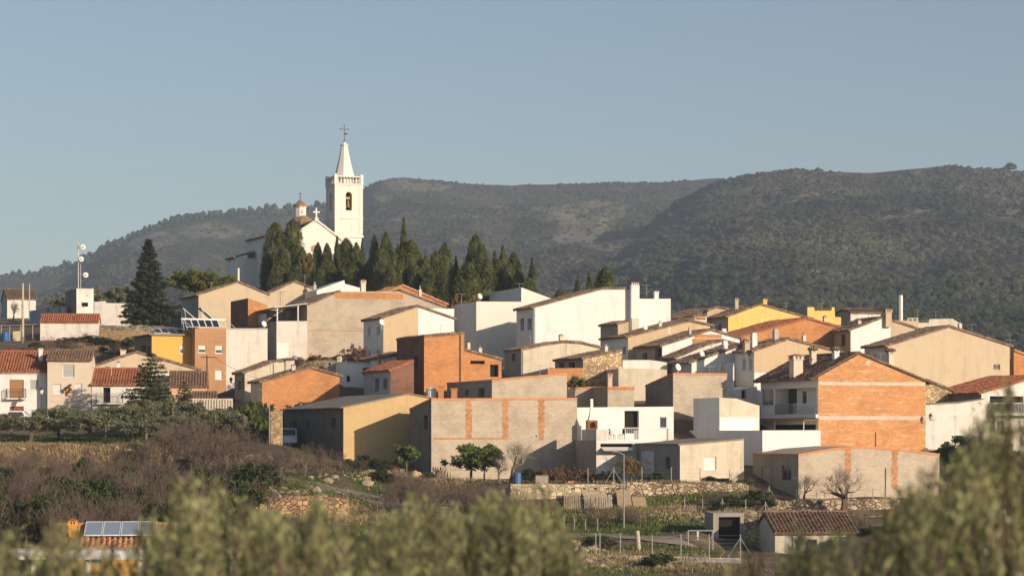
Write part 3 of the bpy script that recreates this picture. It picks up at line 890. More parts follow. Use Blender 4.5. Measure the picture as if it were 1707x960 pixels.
# ---- right rows of gables
h_a = H('long_tan_house', 'long tan house with a rising tiled verge right of the tall white chimney', 'house', 250, 1047,
  [(1047,562),(1150,536),(1184,543)], 622, TAN, th=20, xs=1003, side=W, roof='tile', rmat=T_OLD, ov=0.3,
  bands=[(1114,543,1117,556,W_old,'plaster_patch')], ops=[('s',1038,578,1043,590,'dark')])
h_a0 = H('shadowed_tiled_house', 'small house with a dark tiled slope tucked against the foot of the long white house', 'house', 254, 1030,
  [(1030,541),(1048,536)], 600, TAN2, th=20, xs=1017, side=CEM, roof='tile', rmat=T_OLD, ov=0.2, D=5, ctl=False)
h_b = H('white_orange_house', 'house whose wall is half white and half orange brick under one tiled verge', 'house', 242, 1104,
  [(1104,577),(1186,551),(1240,567)], 622, W, th=20, xs=1060, side=TAN2, roof='tile', rmat=T_OLD, ov=0.3,
  bands=[(1154,564,1203,600,BRICK_R,'brick_part'),(1158,557,1203,564,BRICK_R,'brick_part')],
  ops=[('s',1071,588,1079,599,'dark'),('s',1092,580,1102,600,'dark')],
  chim=[(1150,545,572,4,0.3,'plain',CONC),(1206,548,568,8,0.5,'plain',W)])
h_c1 = H('white_strip_house', 'low white walled house under the upper of two parallel tiled verges', 'house', 236.5, 1128,
  [(1128,597),(1178,576),(1205,569),(1226,574)], 622, W_old, th=20, xs=1104, side=CEM, roof='tile', rmat=T_OLD, ov=0.3, ctl=False)
h_c2 = H('white_verge_house', 'low white walled house under the lower of two parallel tiled verges, with a white chimney', 'house', 231, 1153,
  [(1153,605),(1200,589),(1243,575),(1262,580)], 632, W, th=20, xs=1115, side=GREYB, roof='tile', rmat=T_OLD, ov=0.3,
  chim=[(1208,568,592,8,0.3,'plain',W),(1236.5,563,582,5,-0.2,'plain',SH_R)])
h_c3 = H('shaded_lean_to', 'dark tiled lean-to running up to the white side of the tan over white house', 'house', 226, 1222,
  [(1180,612),(1224,604)], 650, W_old, th=20, xs=1168, D=7, side=W_old, roof='tile', rmat=T_OLD, ov=0.3, ctl=False)
h_d = H('tan_over_white_house', 'large house, tan above and white below, with two windows on its white shaded left side', 'house', 227, 1257,
  [(1257,586),(1315,566),(1432,596)], 680, TAN, th=20, xs=1226, side=W, roof='tile', rmat=T_OLD, ov=0.3,
  bands=[(1257.5,621,1400,680,W,'white_lower_wall')],
  ops=[('s',1237,597,1243.5,617,'bg'),('s',1248,597,1254,617,'bg'),('s',1238,644,1243,664,'bg'),('s',1249,644,1255,664,'bg')],
  chim=[(1244,567,583,9,1.0,'tile',TAN2),(1256.5,555,578,9,2.4,'plain',W),(1293,549,572,8,2.0,'plain',CONC)])
h_d2 = H('shaded_white_wing', 'low shaded white wing with a dark window left of the tan over white house', 'house', 224, 1226,
  [(1200,650),(1232,644)], 690, W, th=20, xs=1211, x1=1262, side=W, roof='none', D=5, ctl=False,
  ops=[('f',1236,650,1244,664,'dark')])
h_y = H('yellow_gable_house', 'peeling yellow gable house with two small tiled chimneys on its ridge', 'house', 278, 1214,
  [(1214,528),(1268,508.5),(1352,532)], 590, YEL, th=20, xs=1182, side=CEM, roof='tile', rmat=T_OLD, ov=0.35,
  ops=[('s',1196,540,1202,552,'dark')], chim=[(1227,497,515,6,3,'tile',TAN2),(1274,498,510,7,0.6,'tile',YEL)])
h_y0 = H('tiled_cream_house', 'cream house under a broad weathered tile roof left of the yellow gable house', 'house', 270, 1158,
  [(1135,531),(1158,528),(1178,527)], 580, CREAM, th=20, xs=1152, D=8, side=CREAM, roof='tile', rmat=T_OLD, ov=0.2, ctl=False,
  bands=[(1159,529,1176,533,T_RED,'tile_course')])
h_y00 = H('old_tiled_house', 'low house with a wide brown tiled roof behind the long tan house', 'house', 284, 1150,
  [(1130,530),(1195,513),(1216,517)], 580, TAN2, th=20, xs=1140, D=9, side=TAN2, roof='tile', rmat=T_OLD, ov=0.3, ctl=False)
h_ob = H('brick_gable_top_house', 'orange brick gable house below the peeling yellow gable house', 'house', 254, 1236,
  [(1236,562),(1345,532),(1410,549)], 622, BRICK_R, th=20, roof='tile', rmat=T_RED, ov=0.2, D=9)
h_yb = H('yellow_flat_house', 'two stepped yellow box shaped house at the skyline right of the peeling yellow gable', 'house', 285, 1346,
  [(1346,512),(1357,512),(1358,518),(1386,518),(1387,512),(1391,512),(1392,528),(1402,529)], 580, YEL, th=20, xs=1340, side=CEM, roof='flat', D=6)
h_wc = H('white_chimney_house', 'house half white and half tan with a tall square chimney between the halves', 'house', 254, 1418,
  [(1418,551),(1472,530.5),(1530,549)], 600, W, th=20, xs=1377, side=TAN2, roof='tile', rmat=T_OLD, ov=0.3,
  bands=[(1485,534,1530,600,TAN2,'tan_part')], ops=[('s',1384,558,1390,577,'winb'),('s',1402,557,1409,576,'winb')],
  chim=[(1479,515,536,11,-0.1,'tile',TAN2)])
h_bt = H('big_beige_house', 'largest beige gable house at the right of the village with one small grey vent window', 'house', 241, 1480,
  [(1478,577),(1583,545.5),(1683,577)], 670, TAN3, th=20, x1=1683, xs=1441, side=W_old, roof='tile', rmat=T_OLD, ov=0.35,
  ops=[('f',1656,607,1667,616,'wing')], chim=[(1484,582,612,10,-0.6,'crown',CREAM)], ant=[(1684,565,590,0.3)])
h_bg1 = H('distant_white_house', 'distant white house with a brown tiled roof left of the tall square chimney', 'house', 296, 1418,
  [(1418,522),(1468,523)], 560, W_old, th=16, xs=1408, side=CEM, roof='tile', rmat=T_BRN, ridge=517, ov=0.2, D=5)
h_bg2 = H('distant_white_flat', 'distant white flat roofed house with a glazed box on top behind the big beige gable', 'house', 292, 1513,
  [(1513,530),(1530,530),(1531,538),(1548,538),(1549,532),(1588,531),(1603,541)], 570, CREAM2, th=16, roof='flat', D=7,
  ops=[('f',1515,531.5,1520,537,'wing'),('f',1522,531.5,1528,537,'wing')])
h_rs = H('stone_gable_house', 'golden rubble stone wall with a falling tiled edge right of the tall orange brick house', 'house', 218, 1543,
  [(1543,634),(1607,660)], 735, STONE, th=20, roof='tile', rmat=T_OLD, ov=0.2, D=8, ctl=False)
h_rw = H('pale_lane_house', 'pale rendered lane house behind the olive leaves, right of the tall orange brick house', 'house', 213, 1541,
  [(1541,674),(1600,671),(1640,665)], 745, W_old, th=10, roof='sheet', rmat=FIBRO, ov=0.1, D=5)
h_rr = H('balcony_house', 'house with a red tiled roof and white balcony rails at the right edge', 'house', 214, 1636,
  [(1636,656),(1720,626)], 765, W_old, th=20, xs=1590, side=CEM, roof='tile', rmat=T_RED, ov=0.3, x1=1740, D=9,
  ops=[('f',1650,660,1706,689,'dark'),('f',1662,702,1674,724,'wing')])
h_ro = H('orange_tiled_house', 'distant orange brick house with tiled roof right of the big beige gable', 'house', 262, 1690,
  [(1690,585),(1740,604)], 650, BRICK_R, th=20, roof='tile', rmat=T_ORG, ov=0.2, D=7)
h_rg = H('white_gable_shed', 'white gabled shed half hidden by dark olive sprays at the lower right', 'shed', 150, 1618,
  [(1618,861),(1690,845)], 935, W, th=20, roof='sheet', rmat=FIBRO, ov=0.1, D=7)
h_small = H('tiled_garden_house', 'small cream garden house with a brown ribbed tile roof at the bottom right', 'house', 161, 1292,
  [(1292,888),(1428,888)], 950, CREAM2, th=6, roof='tile', rmat=T_BRN, ridge=857, ov=0.25, D=6.5,
  ops=[('f',1308,893,1322,925,'doorg'),('f',1345,898,1362,925,'dark'),('f',1390,893,1404,925,'dark')])
# ---- left street
h_l1 = H('street_white_house', 'white street house with a red tiled roof and brown balcony blind at the left edge', 'house', 224, -15,
  [(-15,619),(78,619)], 697, W, th=7, roof='tile', rmat=T_RED, ridge=588, ov=0.3, D=10,
  ops=[('f',16,633,39.5,663,'bb'),('f',49,633,65,650,'bg'),('f',16,677,39.5,696,'door'),('f',49,683,61.5,696,'bw')])
h_l2 = H('street_cream_house', 'three storey cream street house with a grey roller blind and a wall lantern', 'house', 223.5, 79,
  [(79,600),(152,600)], 698, CREAM, th=7, roof='tile', rmat=T_BRN, ridge=586, ov=0.3, D=7,
  ops=[('f',104,608,124,629.5,'bg'),('f',88.5,640,102,657,'bw'),('f',124.5,639,137,656,'bw'),('f',110,676,134,693,'bg'),('f',90,684,104,697,'wing')],
  bands=[(79,669,152,670,CONC,'string_course')], chim=[(68,580,593,6.5,3.5,'pot',W)])
h_l3 = H('street_old_house', 'peeling white street house with an old red tile roof and dark balcony doorway', 'house', 224, 153,
  [(153,641.5),(242,643)], 700, W_old, th=7, roof='tile', rmat=T_RED, ridge=617, ov=0.25, D=11,
  ops=[('f',172,645,184,671,'dark'),('f',168,679,187.5,700,'doord')])
h_l4 = H('wide_tan_gable_house', 'wide low tan gable house behind the spreading fir on the left', 'house', 243, 153,
  [(153,613),(228,588),(332,617)], 665, TAN3, th=14, roof='tile', rmat=T_OLD, ov=0.2, D=9,
  chim=[(205,582.5,592,9,1,'tile',CREAM),(197,603,620,6,-1.5,'pot',W)])
h_l5 = H('tiled_cottage', 'orange rendered cottage under a brown tile roof right of the spreading fir', 'house', 232, 283,
  [(283,644),(345,644)], 690, plaster((0.64,0.40,0.24),0.3,'pink_render'), th=7, roof='tile', rmat=T_BRN, ridge=622, ov=0.25, D=7)
h_l6 = H('white_low_house', 'low white street house with a pale corrugated lean-to roof behind the olive trees', 'house', 224, 316,
  [(316,683),(386,683)], 705, W, th=7, roof='tile', rmat=CREAM2, ridge=669, ov=0.25, D=5)
h_l7 = H('brown_roof_cottage', 'small cottage whose dark brown roof shows above the pale corrugated one', 'house', 229, 322,
  [(322,669),(360,669)], 700, CREAM, th=7, roof='tile', rmat=T_BRN, ridge=656, ov=0.2, D=5)
h_l8 = H('white_back_house', 'white walled house with a white pipe behind the top of the spreading fir', 'house', 236, 215,
  [(215,628),(282,622)], 680, W, th=10, roof='flat', D=5, ctl=False)
# ---- upper left
h_u1 = H('red_topped_store', 'long white store with a bright red ribbed roof edge near the telecom tower', 'store', 284, 67,
  [(67,538),(163,538)], 568, W_old, th=5, roof='tile', rmat=T_RED, ridge=526, ov=0.1, D=3.4)
h_u2 = H('water_tower_hut', 'square white hut with a dark vent and shaded left side carrying the aerial mast', 'tower', 296, 127.5,
  [(127.5,481),(156,481)], 545, W_old, th=24, xs=109, side=BLOCK_SHADE, roof='flat', ops=[('f',136,504,147,511,'dark')])
h_u3 = H('shaded_shed_row', 'long shaded grey blue shed row left of the square white hut', 'shed', 298, 108,
  [(108,510),(112,510)], 548, CEM, th=30, xs=36, side=GREYB, roof='none', D=14, ctl=False,
  ops=[('s',78,512,81,530,'dark'),('s',98,512,101,530,'dark')])
h_u4 = H('far_white_house', 'far white house with a dark roof at the left edge of the hilltop', 'house', 330, 12,
  [(12,498),(60,499)], 530, W_old, th=18, xs=-12, side=GREYB, roof='tile', rmat=T_BRN, ridge=484, ov=0.2, D=8)
h_u5 = H('hilltop_yard_wall', 'pale yard wall partly shaded by the tall dark fir on the hilltop', 'wall', 312, 157,
  [(157,503),(176,502),(177,505),(222,506)], 545, W_old, th=8, roof='flat', D=0.5)
h_u6 = H('upper_tan_house', 'tan gable house with a thin flue on its ridge, left of the church hill', 'house', 300, 331,
  [(331,492),(397,471),(446,491)], 550, TAN3, th=20, xs=302, side=GREYB, roof='tile', rmat=T_OLD, ov=0.3,
  chim=[(397.5,447,471,3,0.8,'plain',GALV)])
h_u7 = H('upper_tan_gable', 'smaller tan gable house with a mottled roof directly below the left cypresses', 'house', 304, 446,
  [(446,491),(491,470.5),(525,483)], 540, TAN3, th=20, xs=437, side=TAN2, roof='tile', rmat=T_OLD, ov=0.2, ant=[(471.5,484,505,-0.4)],
  chim=[(524.5,471,490,5,-1.5,'pipe',CONC)])
h_u8 = H('brick_stair_house', 'small orange brick roof house with a black shaded left side among the upper roofs', 'house', 284, 413.5,
  [(413.5,497),(446,509)], 545, BRICK_R, th=22, xs=368, side=BRICK_D, roof='flat', D=8)
h_u9 = H('white_skyline_house', 'white wall with a pointed top between two cream chimneys below the church', 'house', 300, 528,
  [(528,484),(574,467),(575,473),(601,480)], 530, W, th=20, roof='flat', D=6, ctl=False)

# ------------------------------------------------------------------ terrain of the village hill
def gp(px, py, Y):
    p = P(px, py, Y); GROUND_PTS.append((p.x, p.y, p.z))
for x in (-95, -30, 30, 95):
    for y, z in ((-25, -3.4), (0, -3.2), (12, -3.4), (30, -5.0), (60, -8.0), (100, -9.6), (118, -9.2)): GROUND_PTS.append((x, y, z))
for a in [
  # terrace field and thicket on the left
  (-150,700,224),(0,700,223),(100,701,222.5),(250,702,222.5),(330,706,222),(400,712,222),(-150,727,213),(0,727,213),(120,728,212),(250,730,211),(350,732,210),
  (-150,746,196),(0,746,196),(120,746,196),(235,746,195.5),(330,752,195),(400,760,196),
  (-150,783,194.5),(0,783,194.5),(120,783,194.5),(235,783,194),(-150,800,180),(0,802,178),(150,806,178),(250,806,180),(330,806,178),
  (-150,850,158),(0,850,158),(150,852,158),(300,850,158),(-150,900,142),(0,900,142),(200,900,142),(350,900,142),
  # lane and green patch
  (470,742,216),(450,739,213),(479,743,219),(500,743,223),(460,742,222),(480,738,227),(400,742,207),(445,740,207),(480,748,205.6),(440,762,199),(480,772,196),(400,788,187),(450,797,183),(520,809,179),(580,822,175),(645,838,170),(720,850,166),
  (300,802,180),(380,808,177),(440,812,176),(500,824,171.5),(560,831,169.5),(430,830,167),(560,838,167),(430,868,165.8),(560,868,165.6),(600,868,160),(420,930,140),(600,940,140),
  (540,772,203),(600,774,201),(680,785,198),(620,792,188),(700,806,190),(700,832,176),(760,850,168),
  # gardens, stone walls, road at the right
  (850,808,184.8),(1000,806,184.8),(1130,805,184.8),(1250,808,184.8),(850,852,183.4),(1000,848,183.4),(1130,844,183.4),(1250,846,183.4),
  (780,803,190),(850,803,190),(960,802,189),(780,850,183),(960,884,171),(1100,884,170),(1180,884,168),(960,890,166),(1100,905,160),(1200,918,156),(1250,918,156),
  (950,915,156),(1100,921,154),(1250,922,154),(950,940,148),(1100,945,148),(1250,945,148),(850,930,152),(760,940,146),(640,940,146),
  (1283,833,186.4),(1400,832,186.4),(1510,832,186.4),(1283,860,184.6),(1400,860,184.6),(1510,860,184.6),(1430,862,176),(1300,865,176),(1530,862,176),
  (1280,930,164),(1430,930,160),(1530,925,160),(1580,832,190),(1600,800,200),(1680,790,200),(1700,850,176),(1800,860,176),(1600,900,160),(1750,930,150),(1850,930,140),
  (1580,790,205),(1700,770,210),(1800,760,212),
  (940,965,132),(1250,970,132),(1500,970,132),(700,965,132),(300,960,125),(0,960,125),(-200,960,125),(1800,970,125),
  # slopes behind the left street
  (0,604,250),(100,606,250),(200,612,252),(0,568,286),(60,569,286),(160,570,284.5),(225,576,281),(262,570,286),(0,545,300),(100,548,300),(165,545,287.5),(262,543,287.5),
  (0,532,335),(-150,535,335),(-150,570,286),(-150,605,250),(100,520,335),(200,525,325),(245,545,305),(300,545,305),(240,520,335),
  (350,560,290),(440,565,288),(540,600,262),(500,610,250),(560,608,250),(600,618,246),
  # church hill
  (443,478,325),(520,478,325),(600,480,325),(640,495,312),(750,510,306),(850,512,304),(950,512,300),(1050,520,298),(443,476,345),(520,474,345),(600,478,345),(700,486,335),(850,497,330),(1000,512,325),(1150,560,300),
  (1300,575,297),(1450,575,300),(1600,580,300),(1750,605,296),(1850,620,296),(1300,640,330),(1500,660,330),(1700,680,330),(1850,690,330)]: gp(*a)
for px, z in ((-250, 16), (0, 15), (200, 15), (443, 18), (600, 18), (800, 15), (1000, 10), (1200, 5), (1500, 0), (1850, -2)):
    GROUND_PTS.append(((px-CX)/F*365, 365, z))
for x in range(-110, 111, 22):
    for y, z in ((410, 2), (470, -6)): GROUND_PTS.append((x, y, z))
for x in (-110, 110):
    for y, z in ((140, -7), (180, -3), (220, 0), (260, 6), (300, 12), (340, 12)): GROUND_PTS.append((x, y, z if x < 0 else z*0.5))

GX0, GY0, GS = -108, -24, 0.8
GNX, GNY = int(216/GS)+1, int(490/GS)+1
def make_ground():
    pts = {}
    for x, y, z in GROUND_PTS: pts.setdefault((round(x, 1), round(y, 1)), z)
    keys = list(pts.keys()); zs = [pts[k] for k in keys]
    v2, e2, f2, ov_, _, _ = delaunay_2d_cdt([Vector(k) for k in keys], [], [], 0, 1e-5, True)
    zz = [np.mean([zs[j] for j in ov_[i]]) for i in range(len(v2))]
    H_ = np.full((GNY, GNX), np.nan)
    for f in f2:
        a, b, c = (np.array([v2[i].x, v2[i].y]) for i in f); za, zb_, zc = (zz[i] for i in f)
        i0 = max(0, int((min(a[0], b[0], c[0])-GX0)/GS)); i1 = min(GNX-1, int((max(a[0], b[0], c[0])-GX0)/GS)+1)
        j0 = max(0, int((min(a[1], b[1], c[1])-GY0)/GS)); j1 = min(GNY-1, int((max(a[1], b[1], c[1])-GY0)/GS)+1)
        if i1 < i0 or j1 < j0: continue
        X, Y = np.meshgrid(GX0+GS*np.arange(i0, i1+1), GY0+GS*np.arange(j0, j1+1))
        det = (b[1]-c[1])*(a[0]-c[0]) + (c[0]-b[0])*(a[1]-c[1])
        if abs(det) < 1e-9: continue
        l1 = ((b[1]-c[1])*(X-c[0]) + (c[0]-b[0])*(Y-c[1]))/det
        l2 = ((c[1]-a[1])*(X-c[0]) + (a[0]-c[0])*(Y-c[1]))/det
        l3 = 1-l1-l2
        m = (l1 >= -1e-6) & (l2 >= -1e-6) & (l3 >= -1e-6)
        Z = l1*za + l2*zb_ + l3*zc
        sub = H_[j0:j1+1, i0:i1+1]; sub[m] = Z[m]
    # fill any rim gaps from the nearest filled column
    for j in range(GNY):
        row = H_[j]; ok = ~np.isnan(row)
        if ok.any(): H_[j] = np.interp(np.arange(GNX), np.arange(GNX)[ok], row[ok])
    for j in range(GNY):
        if np.isnan(H_[j]).any(): H_[j] = H_[j-1] if j and not np.isnan(H_[j-1]).any() else -3.3
    return H_

# smooth lattice noise
def vnoise(x, y, seed=0):
    xi = np.floor(x).astype(np.int64); yi = np.floor(y).astype(np.int64)
    xf = x-xi; yf = y-yi
    def h(a, b):
        n = (a*374761393 + b*668265263 + seed*1274126177) & 0xffffffff
        n = ((n ^ (n >> 13))*1274126177) & 0xffffffff
        return ((n ^ (n >> 16)) & 0xffff)/65535.0
    u = xf*xf*(3-2*xf); v = yf*yf*(3-2*yf)
    return (h(xi, yi)*(1-u)+h(xi+1, yi)*u)*(1-v) + (h(xi, yi+1)*(1-u)+h(xi+1, yi+1)*u)*v
def fbm(x, y, oct_=5, seed=0, ridged=False):
    s = 0; a = 0.5; t = 0
    for i in range(oct_):
        n = vnoise(x*2**i, y*2**i, seed+i*17)
        if ridged: n = 1-abs(2*n-1)
        s = s + a*n; t += a; a *= 0.5
    return s/t

GH = make_ground()
_X, _Y = np.meshgrid(GX0+GS*np.arange(GNX), GY0+GS*np.arange(GNY))
GH = GH + (fbm(_X*0.35, _Y*0.35, 4, 3)-0.5)*0.35*np.clip((_Y-120)/20, 0, 1)
def ground(x, y):
    fx = min(max((x-GX0)/GS, 0), GNX-1.001); fy = min(max((y-GY0)/GS, 0), GNY-1.001)
    i, j = int(fx), int(fy); u, v = fx-i, fy-j
    return float((GH[j, i]*(1-u)+GH[j, i+1]*u)*(1-v) + (GH[j+1, i]*(1-u)+GH[j+1, i+1]*u)*v)
def gpix(px, Y, py=None):
    """point on the ground under photo column px at distance Y"""
    x = (px-CX)/F*Y
    return Vector((x, Y, ground(x, Y)))
def hitpix(px, py, y0=120, y1=340):
    """first ground point seen through photo pixel (px,py)"""
    Y = y0
    while Y < y1:
        x = (px-CX)/F*Y
        if ground(x, Y) >= (HY-py)/F*Y: return Vector((x, Y, ground(x, Y)))
        Y += 0.25
    return gpix(px, y1)

def ground_material():
    t = NT('hillside_soil', 0.95, 0.1)
    v = t.coord('Object')
    soil = t.ramp(t.noise(v, 0.35, 8, 0.7), [(0.3, (0.08, 0.058, 0.04)), (0.5, (0.16, 0.118, 0.078)), (0.7, (0.26, 0.20, 0.13))])
    green = t.ramp(t.noise(v, 1.1, 6, 0.7), [(0.3, (0.045, 0.075, 0.018)), (0.7, (0.12, 0.15, 0.045))])
    dry = t.ramp(t.noise(v, 1.7, 6, 0.7), [(0.3, (0.24, 0.16, 0.08)), (0.7, (0.46, 0.33, 0.17))])
    at = t.n('ShaderNodeVertexColor', _layer_name='cover')
    sp = t.n('ShaderNodeSeparateColor', Color=at.outputs['Color'])
    edge = t.noise(v, 0.9, 5, 0.7)
    def m(ch, lo=0.35):
        x = t.n('ShaderNodeMath', _operation='ADD', i0=sp.outputs[ch], i1=edge).outputs[0]
        return t.ramp(x, [(0.72, 0.0), (0.86, 1.0)])
    c = t.mix(soil, green, m(1)); c = t.mix(c, dry, m(0))
    t.bump(t.noise(v, 3, 8, 0.75), 1.0, 0.15)
    return t.color(c)
GMAT = ground_material()
idx = np.arange(GNX*GNY).reshape(GNY, GNX)
Fq = np.stack([idx[:-1, :-1], idx[:-1, 1:], idx[1:, 1:], idx[1:, :-1]], -1).reshape(-1, 4)
hill = np_mesh('ground', np.stack([_X, _Y, GH], -1).reshape(-1, 3), Fq, GMAT, smooth=True)
tag(hill, kind='structure')
# what covers the soil where: green (G) and dry grass (R), set by place
COVER_G = [(450,835,70,16,175),(400,812,50,14,176),(480,808,60,14,180),(1050,862,120,18,176),(960,880,60,12,168),(650,880,120,20,150),(1100,925,80,6,154),
           (1180,838,70,12,181),(200,730,300,10,208),(200,600,60,16,262),(120,590,60,12,262),(610,780,50,10,198),(1000,945,90,14,146),(850,905,100,20,156),(560,840,60,14,170),(660,800,70,14,188)]
COVER_R = [(60,765,110,12,195),(210,768,60,10,194.5),(1050,935,120,6,150),(200,575,60,8,283),(560,615,60,14,254),(560,870,60,12,164)]
def cover(x, y, lst):
    s = np.zeros_like(x)
    for px, py, rx, ry, Y in lst:
        cx_ = (px-CX)/F*Y; wx = rx/F*Y; wy = max(5.0, ry*0.5)
        s = np.maximum(s, np.exp(-((x-cx_)/wx)**2 - ((y-Y)/wy)**2))
    return s
cg = cover(_X, _Y, COVER_G); cr = cover(_X, _Y, COVER_R)
ca = hill.data.color_attributes.new('cover', 'FLOAT_COLOR', 'POINT')
buf = np.zeros((GNX*GNY, 4), dtype=np.float32); buf[:, 0] = cr.ravel(); buf[:, 1] = cg.ravel(); buf[:, 3] = 1
ca.data.foreach_set('color', buf.ravel())

# the wide plain everything stands on
base = MB(); base.quad((-9000,-2000,-14), (9000,-2000,-14), (9000,16000,-14), (-9000,16000,-14))
tag(base.build('plain', GMAT), kind='structure')

# ------------------------------------------------------------------ far hills
def hill_mesh(name, pa, pb, na, Y0, Yr, nb, ridge_fn, mat, seed, amp, base_py=700.0, expo=0.7, foot=-8.0):
    px = np.linspace(pa, pb, na)
    T = np.linspace(0, 1.35, nb)
    PX, TT = np.meshgrid(px, T)
    yr = Yr + 260*(fbm(PX*0.004, PX*0+3.3, 3, seed)-0.5)
    Y = Y0 + (yr-Y0)*TT
    rid = np.array([ridge_fn(p) for p in px])[None, :]
    rz = (HY-rid)/F*yr
    t = np.clip(TT, 0, 1)
    py = base_py + (rid-base_py)*t**expo
    z = (HY-py)/F*Y
    z = np.where(TT > 1, rz*(1-1.3*(TT-1)**1.0), z)
    X = (PX-CX)/F*Y
    m = np.sin(np.pi*np.clip(TT, 0, 1))**0.8
    g = fbm(X*0.0042+5, Y*0.0016, 4, seed+1, True)
    z = z + (g-0.55)*amp*m + (fbm(X*0.02, Y*0.012, 4, seed+5)-0.5)*amp*0.35*np.clip(m+0.08, 0, 1)
    z = np.where(TT == 0, foot-8, z)
    V = np.stack([X, Y, z], -1).reshape(-1, 3)
    ix = np.arange(na*nb).reshape(nb, na)
    Fq = np.stack([ix[:-1, :-1], ix[:-1, 1:], ix[1:, 1:], ix[1:, :-1]], -1).reshape(-1, 4)
    o = np_mesh(name, V, Fq, mat, smooth=True)
    tag(o, kind='structure')
    return V.reshape(nb, na, 3), px, T

R1 = [(-700,470),(-300,500),(-60,478),(0,463),(50,456),(120,440),(160,421),(200,402),(250,381),(300,364),(350,357),(400,352),(480,347),(545,341),(575,331),(600,318),(625,303),(650,297),(670,295),(720,300),(790,306),(850,308),(950,306),(1060,304),(1100,304),(1160,299),(1200,296),(1250,320),(1400,350),(1700,360),(2400,400)]
R2 = [(700,760),(880,700),(930,600),(958,520),(975,480),(1000,445),(1030,418),(1060,392),(1090,368),(1115,346),(1140,330),(1165,316),(1200,302),(1260,291),(1330,283),(1370,285),(1450,287),(1500,283),(1540,280),(1590,274),(1620,280),(1700,286),(1900,292),(2400,330)]
r1 = lambda p: float(np.interp(p, [a for a, b in R1], [b for a, b in R1]))
r2 = lambda p: float(np.interp(p, [a for a, b in R2], [b for a, b in R2]))
def hill_material():
    t = NT('hill_maquis', 0.95, 0.05)
    v = t.coord('Object')
    vs_ = t.coord('Object', scale=(1, 0.35, 3.5))
    rock = t.ramp(t.noise(v, 0.02, 6, 0.7), [(0.35, (0.14, 0.125, 0.095)), (0.65, (0.30, 0.26, 0.20))])
    gr = t.ramp(t.noise(v, 0.045, 8, 0.75), [(0.3, (0.030, 0.038, 0.026)), (0.5, (0.065, 0.068, 0.044)), (0.68, (0.14, 0.125, 0.09))])
    c = t.mix(gr, rock, t.ramp(t.noise(vs_, 0.022, 9, 0.78), [(0.59, 0.0), (0.66, 0.8)]))
    at = t.n('ShaderNodeVertexColor', _layer_name='cover')
    sp = t.n('ShaderNodeSeparateColor', Color=at.outputs['Color'])
    x = t.n('ShaderNodeMath', _operation='ADD', i0=sp.outputs[0], i1=t.noise(vs_, 0.05, 9, 0.8)).outputs[0]
    c = t.mix(c, rock, t.ramp(x, [(0.93, 0.0), (1.12, 0.65)]))
    xyz = t.n('ShaderNodeSeparateXYZ', Vector=v)
    wob = t.n('ShaderNodeMath', _operation='MULTIPLY_ADD', i0=t.noise(v, 0.012, 3), i1=9.0, i2=xyz.outputs[2]).outputs[0]
    sn = t.n('ShaderNodeMath', _operation='SINE', i0=t.n('ShaderNodeMath', _operation='MULTIPLY', i0=wob, i1=1.5).outputs[0]).outputs[0]
    st = t.n('ShaderNodeMath', _operation='MULTIPLY', i0=t.ramp(sn, [(0.55, 0.0), (0.85, 1.0)]), i1=sp.outputs[1]).outputs[0]
    c = t.mix(c, (0.30, 0.26, 0.20), st)
    return t.color(c)
HM = hill_material()
hillA, pxA, TA = hill_mesh('distant_hills', -700, 2400, 620, 620, 2700, 150, r1, HM, 21, 60)
hillB, pxB, TB = hill_mesh('near_hills', 860, 2400, 420, 560, 1950, 150, r2, HM, 41, 46)
ROCKS = [(1230,318,60,10),(1300,325,90,14),(1410,322,50,10),(1250,340,70,10),(1390,335,40,6),(1520,350,60,4),(1680,345,30,22),(1670,310,40,8),(1240,365,30,4),
         (930,355,60,16),(1000,350,60,20),(970,375,50,20),(960,395,50,12),(1010,410,40,10),(700,312,60,8),(660,303,30,6),(830,345,20,4),(780,360,30,4),(560,352,60,5),(470,352,30,6),(250,400,60,16),(350,385,70,14),(640,330,18,6)]
def rock_cover(V):
    px = V[..., 0]/V[..., 1]*F + CX; py = HY - V[..., 2]/V[..., 1]*F
    s = np.zeros(px.shape)
    for a, b, c, d in ROCKS: s = np.maximum(s, np.exp(-((px-a)/c)**2 - ((py-b)/d)**2))
    # old terrace walls: thin level lines low on the slope
    band = np.exp(-((px-1400)/130)**2 - ((py-460)/34)**2)
    s = np.maximum(s, 0.45*band)
    return s, px, py
for nm, V in (('distant_hills', hillA), ('near_hills', hillB)):
    s, _, _ = rock_cover(V); me = bpy.data.objects[nm].data
    a = me.color_attributes.new('cover', 'FLOAT_COLOR', 'POINT')
    b = np.zeros((s.size, 4), dtype=np.float32); b[:, 0] = s.ravel(); b[:, 3] = 1
    _, qx, qy = rock_cover(V)
    bd = np.maximum(np.exp(-((qx-1400)/140)**2-((qy-460)/36)**2), np.exp(-((qx-1640)/90)**2-((qy-420)/26)**2)*0.7)
    b[:, 1] = bd.ravel()
    a.data.foreach_set('color', b.ravel())

